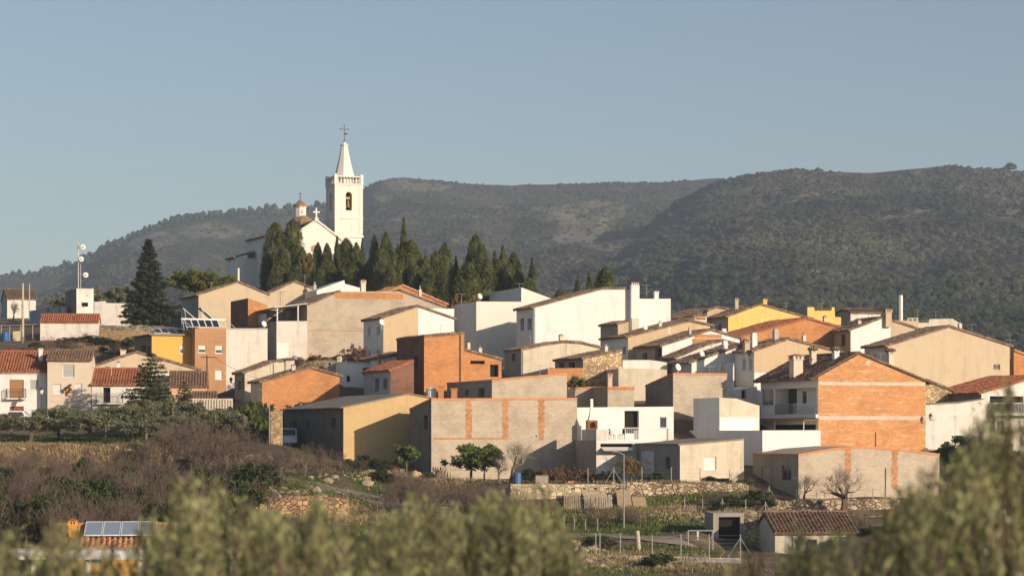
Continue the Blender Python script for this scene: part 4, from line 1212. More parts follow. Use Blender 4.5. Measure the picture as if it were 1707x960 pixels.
# ------------------------------------------------------------------ scrub and pine wood on the hills (beyond counting)
def ico_unit(sub=1):
    bm = bmesh.new(); bmesh.ops.create_icosphere(bm, subdivisions=sub, radius=1.0)
    v = np.array([x.co[:] for x in bm.verts]); f = np.array([[a.index for a in x.verts] for x in bm.faces]); bm.free()
    return v, f
def blobs(name, C_, R_, mat, zs=0.8, seed=0, rough=0.35, label=None):
    uv_, uf = ico_unit(1)
    r = np.random.default_rng(seed)
    n = len(C_); k = len(uv_)
    J = 1 + r.uniform(-rough, rough, (n, k, 1))
    sc = np.stack([R_, R_, R_*zs], -1)[:, None, :]
    V = C_[:, None, :] + uv_[None]*J*sc
    Fa = uf[None] + (np.arange(n)*k)[:, None, None]
    o = np_mesh(name, V.reshape(-1, 3), Fa.reshape(-1, 3), mat)
    return tag(o, kind='stuff')
def sample_hill(V, n, r, tmin, tmax, pa, pb, pxs, Ts):
    """random surface points between parameter limits"""
    nb, na, _ = V.shape
    ti = r.uniform(tmin, tmax, n)/Ts[-1]*(nb-1); pi = np.interp(r.uniform(pa, pb, n), pxs, np.arange(na))
    i = np.clip(ti.astype(int), 0, nb-2); j = np.clip(pi.astype(int), 0, na-2); u = (ti-i)[:, None]; v = (pi-j)[:, None]
    return (V[i, j]*(1-u)+V[i+1, j]*u)*(1-v) + (V[i, j+1]*(1-u)+V[i+1, j+1]*u)*v
r = np.random.default_rng(5)
for nm, V, pxs, Ts, n, pa in (('distant_scrub', hillA, pxA, TA, 120000, -60), ('near_scrub', hillB, pxB, TB, 130000, 930)):
    C_ = sample_hill(V, n, r, 0.03, 1.13, pa, 1790, pxs, Ts)
    s, px, py = rock_cover(C_)
    dens = fbm(C_[:, 0]*0.012, C_[:, 1]*0.006, 4, 9)
    keep = (r.uniform(0, 1, n) > np.clip(s*0.85, 0, 0.66)) & (dens + r.uniform(-0.15, 0.15, n) > 0.36) & (py < 640)
    if nm == 'distant_scrub': keep &= ~((px > 1150))
    C_ = C_[keep]
    R_ = r.gamma(2.2, 0.33, len(C_)) + 0.30
    blobs(nm, C_ + np.stack([0*R_, 0*R_, R_*0.3], -1), R_, SCRUB, 0.75, 3)
# pine wood at the foot of the right hill
C_ = sample_hill(hillB, 9000, r, 0.02, 0.36, 1080, 1800, pxB, TB)
s, px, py = rock_cover(C_)
lim = np.interp(px, [1080, 1250, 1400, 1520, 1707], [545, 520, 500, 470, 430])
keep = (py > lim + 22*(fbm(px*0.02, py*0.03, 3, 4)-0.5)*2) | (r.uniform(0, 1, len(px)) < 0.03)
C_ = C_[keep]; R_ = r.uniform(1.2, 2.7, len(C_))
n3 = len(C_)
tops = C_ + np.stack([0*R_, 0*R_, R_*0.9], -1)
off = r.normal(0, 0.45, (n3, 3))*R_[:, None]; off[:, 2] = abs(off[:, 2])*0.5
blobs('pine_wood', np.vstack([tops, tops+off]), np.concatenate([R_, R_*0.7]), WOODM, 1.0, 8, 0.3)
# trees along the skyline of the left ridge
C_ = sample_hill(hillA, 420, r, 0.94, 1.0, -20, 560, pxA, TA); R_ = r.uniform(1.2, 3.2, 420)
blobs('ridge_wood', C_ + np.stack([0*R_, 0*R_, R_*0.9], -1), R_, WOODM, 1.4, 9)
rt_ = sample_hill(hillB, 1, r, 1.0, 1.0, 1684, 1684.1, pxB, TB)[0]
rt = empty('ridge_tree', rt_, 0, 'lone round headed tree standing on the skyline at the far right', 'tree')
MB().tube((0, 0, -1), (0, 0, 5), 0.7, 0.5, 6).build('trunk', BARK, rt)
cr_ = blobs('crown', np.array([[0,0,4.5],[-2.0,0,4],[2.1,0,4.2],[0,1,5.6]]), np.array([4.0,3.2,3.2,3.0]), WOODM, 0.9, 2); cr_.parent = rt
del cr_['kind']

# ------------------------------------------------------------------ air
hz = MB(); hz.box(-2600, -60, -17, 2600, 4200, 420)
ho = hz.build('haze', flat((1, 1, 1), name='haze_air')); tag(ho, kind='stuff')
hm = bpy.data.materials.new('haze_air'); hm.use_nodes = True
for nd in list(hm.node_tree.nodes):
    if nd.type != 'OUTPUT_MATERIAL': hm.node_tree.nodes.remove(nd)
pv = hm.node_tree.nodes.new('ShaderNodeVolumePrincipled')
pv.inputs['Color'].default_value = (0.66, 0.80, 1.0, 1)
pv.inputs['Density'].default_value = 0.000165
pv.inputs['Anisotropy'].default_value = 0.0
hm.node_tree.links.new(pv.outputs[0], hm.node_tree.nodes['Material Output'].inputs['Volume'])
ho.data.materials.clear(); ho.data.materials.append(hm)

# ------------------------------------------------------------------ build all houses
for d in HOUSES: build_house(d)

# ------------------------------------------------------------------ church on the hill
def arch_pts(a, b, z0, z1, n=8):
    r = (b-a)/2; c = (a+b)/2; pts = [(a, z0), (b, z0)]
    for i in range(n+1):
        t = math.pi*i/n; pts.append((c + r*math.cos(t), z1-r + r*math.sin(t)))
    return pts
def poly_face(bm, outline, holes, mp):
    edges = []
    for pts in [outline]+holes:
        vs_ = [bm.verts.new(mp(*p)) for p in pts]
        for i in range(len(vs_)): edges.append(bm.edges.new((vs_[i], vs_[(i+1) % len(vs_)])))
    bmesh.ops.triangle_fill(bm, use_beauty=True, use_dissolve=False, edges=edges)
CHW = plaster((0.78, 0.74, 0.66), 0.22, 'church_whitewash')
T_DOME = tiles((0.40, 0.24, 0.13), (0.26, 0.16, 0.10), (0.34, 0.27, 0.18), 'dome_tiles', 0.5)
def build_church():
    d = dict(th=22, Y=338, x0=558.5, base=482, prof=[(558.5, 300), (604, 300)], xs=544)
    g = Frame(d); w = g.w; D = g.w
    root = empty('church', g.world(0, 0, 0), g.th, 'white hilltop church with a pointed bell tower, tiled lantern and stone cross, behind the cypresses', 'church')
    Z = lambda py: (HY-py)/F*g.Y0 - g.zb
    z1, z2, z3 = Z(394), Z(309), Z(293)
    bm = bmesh.new()
    ar = arch_pts(w*0.39, w*0.62, Z(350), Z(319)); al = arch_pts(D*0.38, D*0.62, Z(350), Z(319))
    poly_face(bm, [(0, -2), (w, -2), (w, z2), (0, z2)], [ar], lambda a, b: (a, 0, b))
    poly_face(bm, [(0, -2), (D, -2), (D, z2), (0, z2)], [al], lambda a, b: (0, a, b))
    def face(*p): bm.faces.new([bm.verts.new(q) for q in p])
    face((w,0,-2),(w,D,-2),(w,D,z2),(w,0,z2)); face((0,D,-2),(w,D,-2),(w,D,z2),(0,D,z2)); face((0,0,z2),(w,0,z2),(w,D,z2),(0,D,z2))
    for i in range(len(ar)):
        a, b = ar[i], ar[(i+1) % len(ar)]; face((a[0],0,a[1]),(b[0],0,b[1]),(b[0],0.9,b[1]),(a[0],0.9,a[1]))
        a, b = al[i], al[(i+1) % len(al)]; face((0,a[0],a[1]),(0,b[0],b[1]),(0.9,b[0],b[1]),(0.9,a[0],a[1]))
    me = bpy.data.meshes.new('tower'); bm.to_mesh(me); bm.free(); me.materials.append(CHW); auto_uv(me)
    tw = link(bpy.data.objects.new('tower', me), root)
    # dark belfry chamber behind the arches
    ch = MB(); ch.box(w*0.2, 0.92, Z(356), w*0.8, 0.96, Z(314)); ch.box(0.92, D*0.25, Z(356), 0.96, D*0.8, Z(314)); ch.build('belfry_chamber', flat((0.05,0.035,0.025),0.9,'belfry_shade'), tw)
    cor = MB()
    def ring(z0, z1_, e): cor.box(-e, -e, z0, w+e, D+e, z1_)
    ring(z2, z2+0.18, 0.07); ring(z2+0.18, z2+0.34, 0.15); cor.build('cornice', CHW, tw)
    for a_, b_, e_ in ((Z(363)-0.1, Z(363)+0.12, 0.10), (z1-0.1, z1+0.28, 0.14), (z3-0.12, z3+0.04, 0.03)):
        cor = MB(); cor.box(-e_, -e_, a_, w+e_, D+e_, b_); cor.build('string_course' if e_ != 0.03 else 'handrail', CHW, tw)
    pil = MB()
    for x in (0.0, w-0.5):
        pil.box(x if x else -0.06, -0.06, Z(392)+0.3, x+0.5 if not x else w+0.06, 0.0, z2)
    pil.box(-0.06, 0.0, Z(392)+0.3, 0, 0.45, z2); pil.box(-0.06, D-0.45, Z(392)+0.3, 0, D, z2)
    pil.box(w*0.5-w*0.19, -0.05, Z(353), w*0.5+w*0.19, 0.0, Z(353)+0.12)
    pil.build('pilaster', CHW, tw)
    bal = MB(); zb_, zt_ = z2+0.34, z3
    for x, y in ((.1,.1),(w-.1,.1),(.1,D-.1),(w-.1,D-.1)): bal.box(x-0.22, y-0.22, zb_, x+0.22, y+0.22, zt_+0.28)
    for i in range(1, 9):
        t = w*i/9
        for x, y in ((t,.1),(t,D-.1),(.1,t),(w-.1,t)): bal.lathe([(0.06,zb_),(0.13,zb_+0.3),(0.06,zt_-0.25),(0.09,zt_-0.12)], x, y, 6)
    bal.build('balustrade', CHW, tw)
    c = w/2; zs = zb_
    sp = MB(); r0 = w*0.355; top = Z(240)
    prof = [(r0*1.04, zs), (r0*1.02, z3+0.1)]
    for t in np.linspace(0.05, 1, 9): prof.append((r0*(1-t)+0.47*t - 0.05*math.sin(math.pi*t), z3+0.1+(top-z3-0.1)*t))
    prof += [(0.58, top+0.05), (0.60, top+0.22), (0.42, top+0.3), (0.2, top+0.5), (0.05, top+0.7)]
    sp.lathe(prof, c, c, 8, math.pi/8); sp.build('spire', CHW, tw)
    vn = MB(); zt = Z(206); z0 = top+0.5
    vn.tube((c,c,z0), (c,c,zt), 0.05, 0.03, 6); vn.tube((c-0.6,c,zt-0.5), (c+0.6,c,zt-0.5), 0.035, k=5)
    for q in ((c-0.62,c,zt-0.5),(c+0.62,c,zt-0.5),(c,c,zt+0.05)):
        vn.lathe([(0.02,q[2]-0.1),(0.11,q[2]),(0.02,q[2]+0.1)], q[0], q[1], 6)
    vn.quad((c+0.05,c,zt-1.3),(c+0.45,c-0.05,zt-1.25),(c+0.38,c-0.05,zt-1.0),(c+0.05,c,zt-1.05)); vn.lathe([(0.03,z0),(0.16,z0+0.2),(0.03,z0+0.4)], c, c, 8)
    vn.build('weather_vane', IRON, tw)
    be = MB(); bc = w*0.505; be.lathe([(0.36,Z(345)),(0.30,Z(345)+0.15),(0.22,Z(338)),(0.16,Z(333)),(0.05,Z(331))], bc, 0.45, 12)
    be.box(bc-0.42, 0.38, Z(331), bc+0.42, 0.52, Z(327)); be.build('bell', flat((0.22,0.12,0.06),0.5,'bronze',metallic=0.6), tw)
    # nave: front gable then body to the back
    def zz(py, q=0): return (HY-py)/F*(g.Y0+q) - g.zb
    qn = -1.2
    xa, _ = g.front(500, 480, qn); xb, _ = g.front(566, 480, qn); xr, _ = g.front(527, 480, qn)
    ea, rr_, eb = zz(389, qn), zz(369.5, qn), zz(399, qn)
    L = 13
    nv = MB(); pr = [(xa,-2),(xb,-2),(xb,eb),(xr,rr_),(xa,ea)]
    nv.quad(*[(x,qn,z) for x,z in pr]); nv.quad(*[(x,qn+L,z) for x,z in pr]); nv.quad((xa,qn,-2),(xa,qn+L,-2),(xa,qn+L,ea),(xa,qn,ea)); nv.quad((xb,qn,-2),(xb,qn+L,-2),(xb,qn+L,eb),(xb,qn,eb))
    nv.build('nave_wall', CHW, root)
    for a, b in (((xa,ea),(xr,rr_)), ((xb,eb),(xr,rr_))):
        A = Vector((a[0],qn,a[1])); B = Vector((b[0],qn,b[1])); u = (B-A); Lu = u.length; u.normalize()
        tile_slab(root, A-u*0.3-Vector((0,0.1,0)), u, Vector((0,1,0)), Lu+0.3, L, T_OLD, 'nave_roof')
    cp = MB()
    for a, b in (((xa-0.3,ea-0.05),(xr,rr_+0.02)), ((xb+0.3,eb-0.05),(xr,rr_+0.02))): cp.tube((a[0],qn-0.05,a[1]+0.05),(b[0],qn-0.05,b[1]+0.1),0.16,k=6)
    cp.build('gable_coping', CHW, root)
    cx_ = xr; zc = rr_+0.1
    cr = MB(); cr.box(cx_-0.28,qn-0.3,zc-0.2,cx_+0.28,qn+0.2,zc+0.3); cr.box(cx_-0.11,qn-0.15,zc+0.3,cx_+0.11,qn+0.05,zc+1.75); cr.box(cx_-0.5,qn-0.15,zc+1.05,cx_-0.11,qn+0.05,zc+1.28); cr.box(cx_+0.11,qn-0.15,zc+1.05,cx_+0.5,qn+0.05,zc+1.28)
    cr.build('cross', CHW, root)
    # round window and arched band seen between the cypresses
    rw = MB(); xq, _ = g.front(524, 480, qn); rw.tube((xq,qn-0.03,zz(416,qn)),(xq,qn+0.05,zz(416,qn)),0.55,k=14); rw.build('round_window', flat((0.45,0.26,0.16),0.8,'window_glass_red'), root)
    # shaded left body and its lean-to
    qs = 1.5
    xl, _ = g.front(470, 480, qs)
    lw = MB(); hb = zz(397, qs); xbk, _ = g.front(445, 480, qs)
    Ds = 10.5
    lw.box(xbk, qs, -2, xa, qs+Ds, hb); lw.build('aisle_wall', CHW, root)
    A = Vector((xbk, qs, hb)); u = Vector((1,0,0.25)).normalized(); tile_slab(root, A-u*0.3, u, Vector((0,1,0)), (xa-xbk)+0.3, Ds+0.2, T_OLD, 'aisle_roof')
    lo = MB(); ql = qs+Ds; xo, _ = g.front(420, 480, ql-3); lo.box(xbk-3.0, ql-4.5, -2, xbk, ql, zz(438, ql)); lo.build('sacristy_wall', W, root)
    A = Vector((xbk-3.0, ql-4.5, zz(438,ql))); u = Vector((1,0,0.3)).normalized(); tile_slab(root, A-u*0.3-Vector((0,.2,0)), u, Vector((0,1,0)), 3.3, 4.9, T_OLD, 'sacristy_roof')
    # crossing: octagonal drum, lantern
    qd = 16.0
    xd, _ = g.front(503.5, 480, qd); s = (g.Y0+qd)/F
    dr = MB(); dr.lathe([(25*s,0),(25*s,zz(379,qd)),(27*s,zz(378,qd)),(27*s,zz(376,qd))], xd, qd, 8, math.pi/8); dr.build('drum', CHW, root)
    rf = MB(); rf.lathe([(28*s,zz(376,qd)),(9*s,zz(361,qd))], xd, qd, 8, math.pi/8); rf.build('drum_roof', T_DOME, root)
    ln = MB(); xn, _ = g.front(500.5, 480, qd); ln.lathe([(9.5*s,zz(366,qd)),(9.5*s,zz(348,qd)),(11*s,zz(347,qd)),(11*s,zz(345.5,qd))], xn, qd, 8, math.pi/8)
    lo_ = ln.build('lantern', CHW, root)
    l2 = MB(); l2.lathe([(12.5*s,zz(345.5,qd)),(6*s,zz(339,qd)),(1*s,zz(334,qd))], xn, qd, 8, math.pi/8); l2.build('lantern_roof', T_DOME, lo_)
    l3 = MB(); l3.tube((xn,qd,zz(335,qd)),(xn,qd,zz(321,qd)),0.04,k=5); l3.tube((xn-0.28,qd,zz(325,qd)),(xn+0.28,qd,zz(325,qd)),0.04,k=5); l3.lathe([(0.02,zz(332,qd)),(0.14,zz(331,qd)),(0.02,zz(330,qd))],xn,qd,6); l3.build('lantern_cross', IRON, lo_)
    l4 = MB(); l4.box(xn-0.16,qd-9.0*s,zz(359,qd),xn+0.16,qd-8.7*s+0.05,zz(352,qd)); l4.build('lantern_window', SH_G, lo_)
build_church()

# ------------------------------------------------------------------ house details
def fx(d, px, py, q=0.0):
    x, z = d['g'].front(px, py, q); return Vector((x, q, z))
# the tall brick house: bands, chimneys, balconies on the shaded side
def brick_details():
    g = h_brick['g']; R_ = h_brick['root']
    mb = MB()
    # awning over the garage terrace
    z = g.side(1320, 701)[1]; D = g.D
    mb.box(-1.5, -0.1, z-0.03, -0.02, D*0.98, z+0.10)
    aw = mb.build('awning', flat((0.20,0.12,0.07),0.8,'awning_fabric'), R_)
    pm = MB()
    for q in (0.1, D*0.5, D*0.95): pm.tube((-1.4, q, z-1.0), (-1.4, q, z), 0.04, k=6)
    pm.build('post', STEEL_W, aw)
    y0, zr = g.side(1361, 690); y1, _ = g.side(1325, 690)
    railing(R_, [(-0.12, y0, zr), (-0.12, y1, zr)], 0.95, STEEL_W, gap=0.12)
    railing(R_, [(-0.12, y1, zr), (-0.12, g.side(1294, 690)[0], zr)], 0.95, FRAME_G, gap=0.12)
    sb = MB(); sb.box(-0.25, -0.02, zr-0.35, 0, D, zr-0.02); sb.build('balcony_slab', W, R_)
    # things on the loggia's back wall
    dd = MB(); ya, za = g.side(1306, 689); yb, zb_ = g.side(1293, 648)
    dd.box(1.33, ya, za, 1.37, yb, zb_); dd.build('door', IRON, R_)
    for a, b in ((1322, 1318), (1354, 1346)):
        ya, za = g.side(a, 672); yb, zb_ = g.side(b, 652); m = MB(); m.box(1.33, ya, za, 1.37, yb+0.2, zb_); m.build('window', GLASS, R_)
brick_details()

def terrace_details():
    g = h_terr['g']; R_ = h_terr['root']; zt = g.front(1050, 734)[1]
    p = MB(); ztop = g.front(1000, 715.5)[1]; xe = g.front(1015, 730)[0]
    p.box(0, 0.0, zt+0.003, xe, 0.18, ztop); p.box(0, 0.18, zt+0.003, 0.18, g.D*0.6, ztop)
    p.build('parapet', CEM_L, R_); p = MB(); x1 = g.front(1113, 730)[0]; x2 = g.w; p.box(x1, 0, zt+0.003, x2, 0.3, g.front(1115,714)[1])
    p.build('parapet', CEM_L, R_)
    xa = g.front(1043, 730)[0]
    railing(R_, [(xa, 0.1, zt), (x1, 0.1, zt)], g.front(1080, 713)[1]-zt, STEEL_W, gap=0.16, r=0.02)
    cl = MB(); cl.box(g.front(1058,0)[0], 0.2, zt+0.1, g.front(1066,0)[0], 0.25, zt+0.85); cl.build('wind_cloth', SH_G, R_)
    s = MB(); a = g.front(1002, 747)[0]; b = g.front(1052, 747)[0]; z = g.front(1030, 745.5)[1]
    s.quad((a,-0.9,z-0.25),(b,-0.9,z-0.25),(b,0,z),(a,0,z)); s.quad((a,-0.9,z-0.3),(b,-0.9,z-0.3),(b,0,z-0.05),(a,0,z-0.05)); s.build('lean_to_sheet', STEEL_W, R_)
    # barbecue with arched mouth on the terrace
    P0 = P(988, 734, 202.9); bb = empty('brick_barbecue', P0, math.radians(12), 'brick arched barbecue with a tapering white flue on the white terrace', 'barbecue')
    hgt = 33/F*202.9; wv = 17/F*202.9
    bm = bmesh.new(); poly_face(bm, [(-wv/2,0),(wv/2,0),(wv/2,hgt),(-wv/2,hgt)], [arch_pts(-wv*0.3,wv*0.3,hgt*0.62-0.0,hgt*0.93)], lambda a,b:(a,0,b))
    me = bpy.data.meshes.new('hearth'); bm.to_mesh(me); bm.free(); me.materials.append(BRICK_D); auto_uv(me); link(bpy.data.objects.new('hearth', me), bb)
    m = MB(); m.box(-wv/2,0.01,0,-wv*0.31,0.7,hgt); m.box(wv*0.31,0.01,0,wv/2,0.7,hgt); m.box(-wv/2,0.01,hgt,wv/2,0.7,hgt+0.05); m.box(-wv*0.31,0.6,0,wv*0.31,0.7,hgt); m.build('housing', BRICK_R, bb)
    f = MB(); f.mi = 0; f.lathe([(0.42,hgt+0.05),(0.20,hgt+0.75),(0.16,hgt+1.5),(0.16,hgt+1.9)], 0, 0.4, 4, math.pi/4); f.build('flue', W, bb)
    # table and chairs
    t0 = P(1027, 733, 198.6); t = empty('terrace_table', t0, 0.2, 'small white table standing between two dark folding chairs on the terrace', 'table')
    m = MB(); m.box(-0.4,-0.4,0.70,0.4,0.4,0.74); m.build('tabletop', STEEL_W, t)
    for a in (-0.34,0.34):
        for b in (-0.34,0.34): MB().tube((a,b,0),(a,b,0.7),0.02,k=5).build('leg', STEEL_W, t)
    def chair(px, rz, lab):
        c = empty('terrace_chair', P(px, 733, 198.4), rz, lab, 'chair', 'chairs on the white terrace')
        MB().box(-0.24,-0.24,0.42,0.24,0.24,0.46).build('seat', IRON, c); m = MB(); m.box(-0.24,0.22,0.5,0.24,0.26,0.95); m.build('backrest', IRON, c)
        for a in (-0.22,0.22):
            for b in (-0.22,0.22): MB().tube((a,b,0),(a,b,0.42 if b<0 else 0.95),0.018,k=5).build('leg', IRON, c)
    chair(1020.5, 1.3, 'dark folding chair on the terrace left of the small white table')
    chair(1035.5, -1.2, 'dark folding chair on the terrace between the small white table and the railing')
    # clothes airer
    a = empty('clothes_airer', P(1010, 733, 198.2), 0.1, 'light metal clothes airer behind the low terrace parapet', 'clothes airer'); m = MB()
    for s_ in (-1,1):
        m.tube((-0.5,s_*0.3,0),(0.5,s_*0.05,0.95),0.015,k=4); m.tube((0.5,s_*0.3,0),(-0.5,s_*0.05,0.95),0.015,k=4)
    for i in range(7): m.tube((-0.6,-0.36+0.12*i,0.95),(0.6,-0.36+0.12*i,0.95),0.01,k=4)
    m.build('frame', STEEL_W, a)
terrace_details()

def solar_row(root, o, u, v, L, Wd, n, mat, frame=STEEL_W):
    """n panels side by side: o corner, u up the tilt, v across"""
    u = Vector(u).normalized(); v = Vector(v).normalized(); nn = v.cross(u).normalized()
    if nn.z < 0: nn = -nn
    o = Vector(o)
    for i in range(n):
        a = o + v*(Wd*i/n+0.015); w_ = Wd/n-0.03
        m = MB(); m.quad(a+nn*.04, a+u*L+nn*.04, a+u*L+v*w_+nn*.04, a+v*w_+nn*.04); pn = m.build('solar_panel', mat, root)
        f = MB(); t = 0.05
        for s0, s1, t0, t1 in ((0,L,0,t),(0,L,w_-t,w_),(0,t,t,w_-t),(L-t,L,t,w_-t)):
            q = [a+u*s0+v*t0, a+u*s1+v*t0, a+u*s1+v*t1, a+u*s0+v*t1]; f.quad(*[p+nn*.055 for p in q]); 
            for k in range(4): f.quad(q[k], q[(k+1)%4], q[(k+1)%4]+nn*.055, q[k]+nn*.055)
        f.build('panel_frame', frame, pn)
def roof_gear():
    g = h_yel['g']; R_ = h_yel['root']; z = g.front(290, 559)[1]
    m = MB(); m.box(-0.35, -0.3, z, g.w+0.1, g.D+0.2, z+0.14); m.build('roof_slab', ROOFTOP, R_)
    x0 = g.front(262, 0)[0]; x1 = g.front(312, 0)[0]
    solar_row(R_, (x0, 1.0, z+0.25), (0, 0.9, 0.32), (1,0,0), 1.7, x1-x0, 4, SOLAR)
    m = MB(); m.box(x0, 1.0, z+0.14, x0+0.1, 2.6, z+0.26); m.box(x1-0.1, 1.0, z+0.14, x1, 2.6, z+0.26); m.build('panel_rack', GALV, R_)
    g = h_apt['g']; R_ = h_apt['root']; z = g.front(350, 547)[1]
    xa = -1.2; xb = g.w+0.4
    solar_row(R_, (xa+0.3, 0.4, z+0.1), (0, 0.8, 0.6), (1,0,0), 1.5, xb-xa-1.3, 5, SOLAR)
    m = MB(); m.box(xa, 1.5, z+0.95, xb, 1.62, z+1.15)
    for x in (xa+0.1, xb-0.1): m.tube((x,1.5,z-0.0),(x,1.5,z+1.1),0.04,k=5); m.tube((x,1.5,z+1.1),(x+0.9,0.3,z),0.035,k=4)
    m.build('pergola', STEEL_W, R_)
    # two tilted collector frames behind
    for k, px in enumerate((322, 352)):
        o = P(px, 523, 268); e = empty('roof_collector', o - Vector((0,0,1.6)), math.radians(22), ('tilted solar collector frame above the apartment roof, nearer the pine', 'tilted solar collector frame above the apartment roof, nearer the black shaded wall')[k], 'solar collector', 'tilted collectors on the flat roofs')
        m = MB(); m.quad((-1.2,0,2.3),(1.0,0,0.5),(1.0,1.4,0.5),(-1.2,1.4,2.3)); m.quad((-1.2,0,2.22),(1.0,0,0.42),(1.0,1.4,0.42),(-1.2,1.4,2.22)); m.build('collector', SOLAR, e)
        m = MB(); m.tube((1.4,0,0.1),(-1.2,0,2.22),0.05,k=5); m.tube((-1.0,0,2.1),(-0.6,0,-1),0.03,k=5); m.tube((1.0,0,0.4),(1.0,0,-1),0.03,k=5); m.tube((-1.0,1.4,2.1),(-0.6,1.4,-1),0.03,k=5); m.build('stand', STEEL_W, e)
roof_gear()
def porch_details():
    g = h_por['g']; R_ = h_por['root']; z0 = g.front(480, 535)[1]
    za = g.front(461, 513.5)[1]; zb_ = g.front(512, 506.5)[1]; zl = g.side(424, 522)[1]
    m = MB(); D = g.D
    pts = [(-2.2, -0.3, za-0.9), (-0.3,-0.3,za-0.05), (g.w, -0.3, zb_), (g.w, D, zb_+0.9), (-0.3, D, za+0.4), (-2.2, D, zl)]
    m.quad((-0.3,-0.3,za),(g.w,-0.3,zb_),(g.w,D,zb_),(-0.3,D,za)); m.quad((-0.3,-0.3,za+0.1),(g.w,-0.3,zb_+0.1),(g.w,D,zb_+0.1),(-0.3,D,za+0.1))
    m.quad((-0.3,-0.3,za),(g.w,-0.3,zb_),(g.w,-0.3,zb_+0.1),(-0.3,-0.3,za+0.1)); m.quad((-0.3,-0.3,za),(-0.3,D,za),(-0.3,D,za+0.1),(-0.3,-0.3,za+0.1))
    m.build('porch_roof', CEM_L, R_)
    for x, y in ((0.1, 0.1), (g.w-1.1, 0.1), (0.1, D-0.2)):
        MB().tube((x,y,z0),(x,y,za+0.02+(zb_-za)*x/g.w),0.09,k=6).build('post', STEEL_W, R_)
    m = MB(); m.box(0.05, D*0.55, z0, 0.15, D, z0+1.1); m.box(0.2, D-0.1, z0, g.w, D, zb_-0.3); m.build('back_wall', W_old, R_)
    m = MB(); m.box(g.w*0.5, D-0.16, z0+0.1, g.w*0.68, D-0.11, z0+1.1); m.build('door', SH_R, R_)
    m = MB(); m.box(0, 0, z0-0.05, g.w, D, z0-0.02); m.build('floor', CONC, R_)
porch_details()
def street_details():
    g = h_l1['g']; R_ = h_l1['root']
    a = g.front(11, 663); b = g.front(44, 663); h = g.front(20, 648)[1]-a[1]
    m = MB(); m.box(a[0], -0.6, a[1]-0.14, b[0], 0, a[1]-0.02); bl = m.build('balcony', W, R_)
    railing(bl, [(a[0]+.03,-0.02,a[1]),(a[0]+.03,-0.55,a[1]),(b[0]-.03,-0.55,b[1]),(b[0]-.03,-0.02,b[1])], h, IRON, gap=0.13, r=0.012)
    m = MB(); z = g.front(30, 619)[1]; m.box(-0.1,-0.12,z-0.25,g.w+0.02,0,z-0.02); m.build('eaves_moulding', W, R_)
    g = h_l3['g']; R_ = h_l3['root']; a = g.front(160, 671.5); b = g.front(205, 674)
    m = MB(); m.box(a[0], -0.55, a[1]-0.14, b[0], 0, a[1]-0.02); bl = m.build('balcony', CONC, R_)
    railing(bl, [(a[0]+.03,-0.02,a[1]),(a[0]+.03,-0.5,a[1]),(b[0]-.03,-0.5,a[1]),(b[0]-.03,-0.02,a[1])], 0.9, IRON, gap=0.13, r=0.012)
    g = h_l2['g']; R_ = h_l2['root']
    for px, py in ((107,652),(112,648),(117,644),(118,651),(113,656)):
        c = g.front(px, py); m = MB(); m.lathe([(0.09,c[1]-0.14),(0.13,c[1]+0.02),(0.10,c[1]+0.03)], c[0], -0.13, 8); pt = m.build('flower_pot', COPING, R_)
        v, f = ico_unit(1); np_mesh('pot_plant', v*np.array([0.17,0.12,0.13])*(1+0.3*rng.uniform(-1,1,(len(v),1)))+np.array([c[0],-0.14,c[1]+0.13]), f, BUSHG, parent=pt)
street_details()
def balcony_right():
    g = h_rr['g']; R_ = h_rr['root']; a = g.front(1650, 689); b = g.front(1700, 689)
    m = MB(); m.box(a[0], -0.7, a[1]-0.2, b[0]+2, 0, a[1]); bl = m.build('balcony', W_old, R_)
    railing(bl, [(a[0]+.05,-0.05,a[1]),(a[0]+.05,-0.6,a[1]),(b[0]+1.9,-0.6,a[1])], 0.95, STEEL_W, gap=0.16, r=0.025)
balcony_right()
# tall chimney on the long white house
def tall_chimney():
    g = h_wbig['g']; R_ = h_wbig['root']
    xa, zt = g.front(1048.5, 476); xb, z0 = g.front(1062, 562)
    m = MB(); m.box(xa, -0.75, -3, xb, -0.004, zt); ch = m.build('chimney', W, R_)
    m = MB(); m.box(xa+0.02, -0.9, -3, xb-0.1, -0.755, g.front(1055,531)[1]); m.build('plinth', CREAM, ch)
    m = MB(); c = (xa+xb)/2
    for dx in (-0.38,-0.13,0.13,0.38):
        for dy in (-0.68,-0.08): m.box(c+dx-0.05, dy-0.05, zt, c+dx+0.05, dy+0.05, zt+0.3)
    m.box(c-0.36,-0.6,zt,c+0.36,-0.16,zt+0.28)
    m.build('cap', W, ch); m = MB(); m.box(xa-0.08,-0.85,zt+0.3,xb+0.08,0.08,zt+0.38); m.build('tiles', T_RED, ch)
tall_chimney()

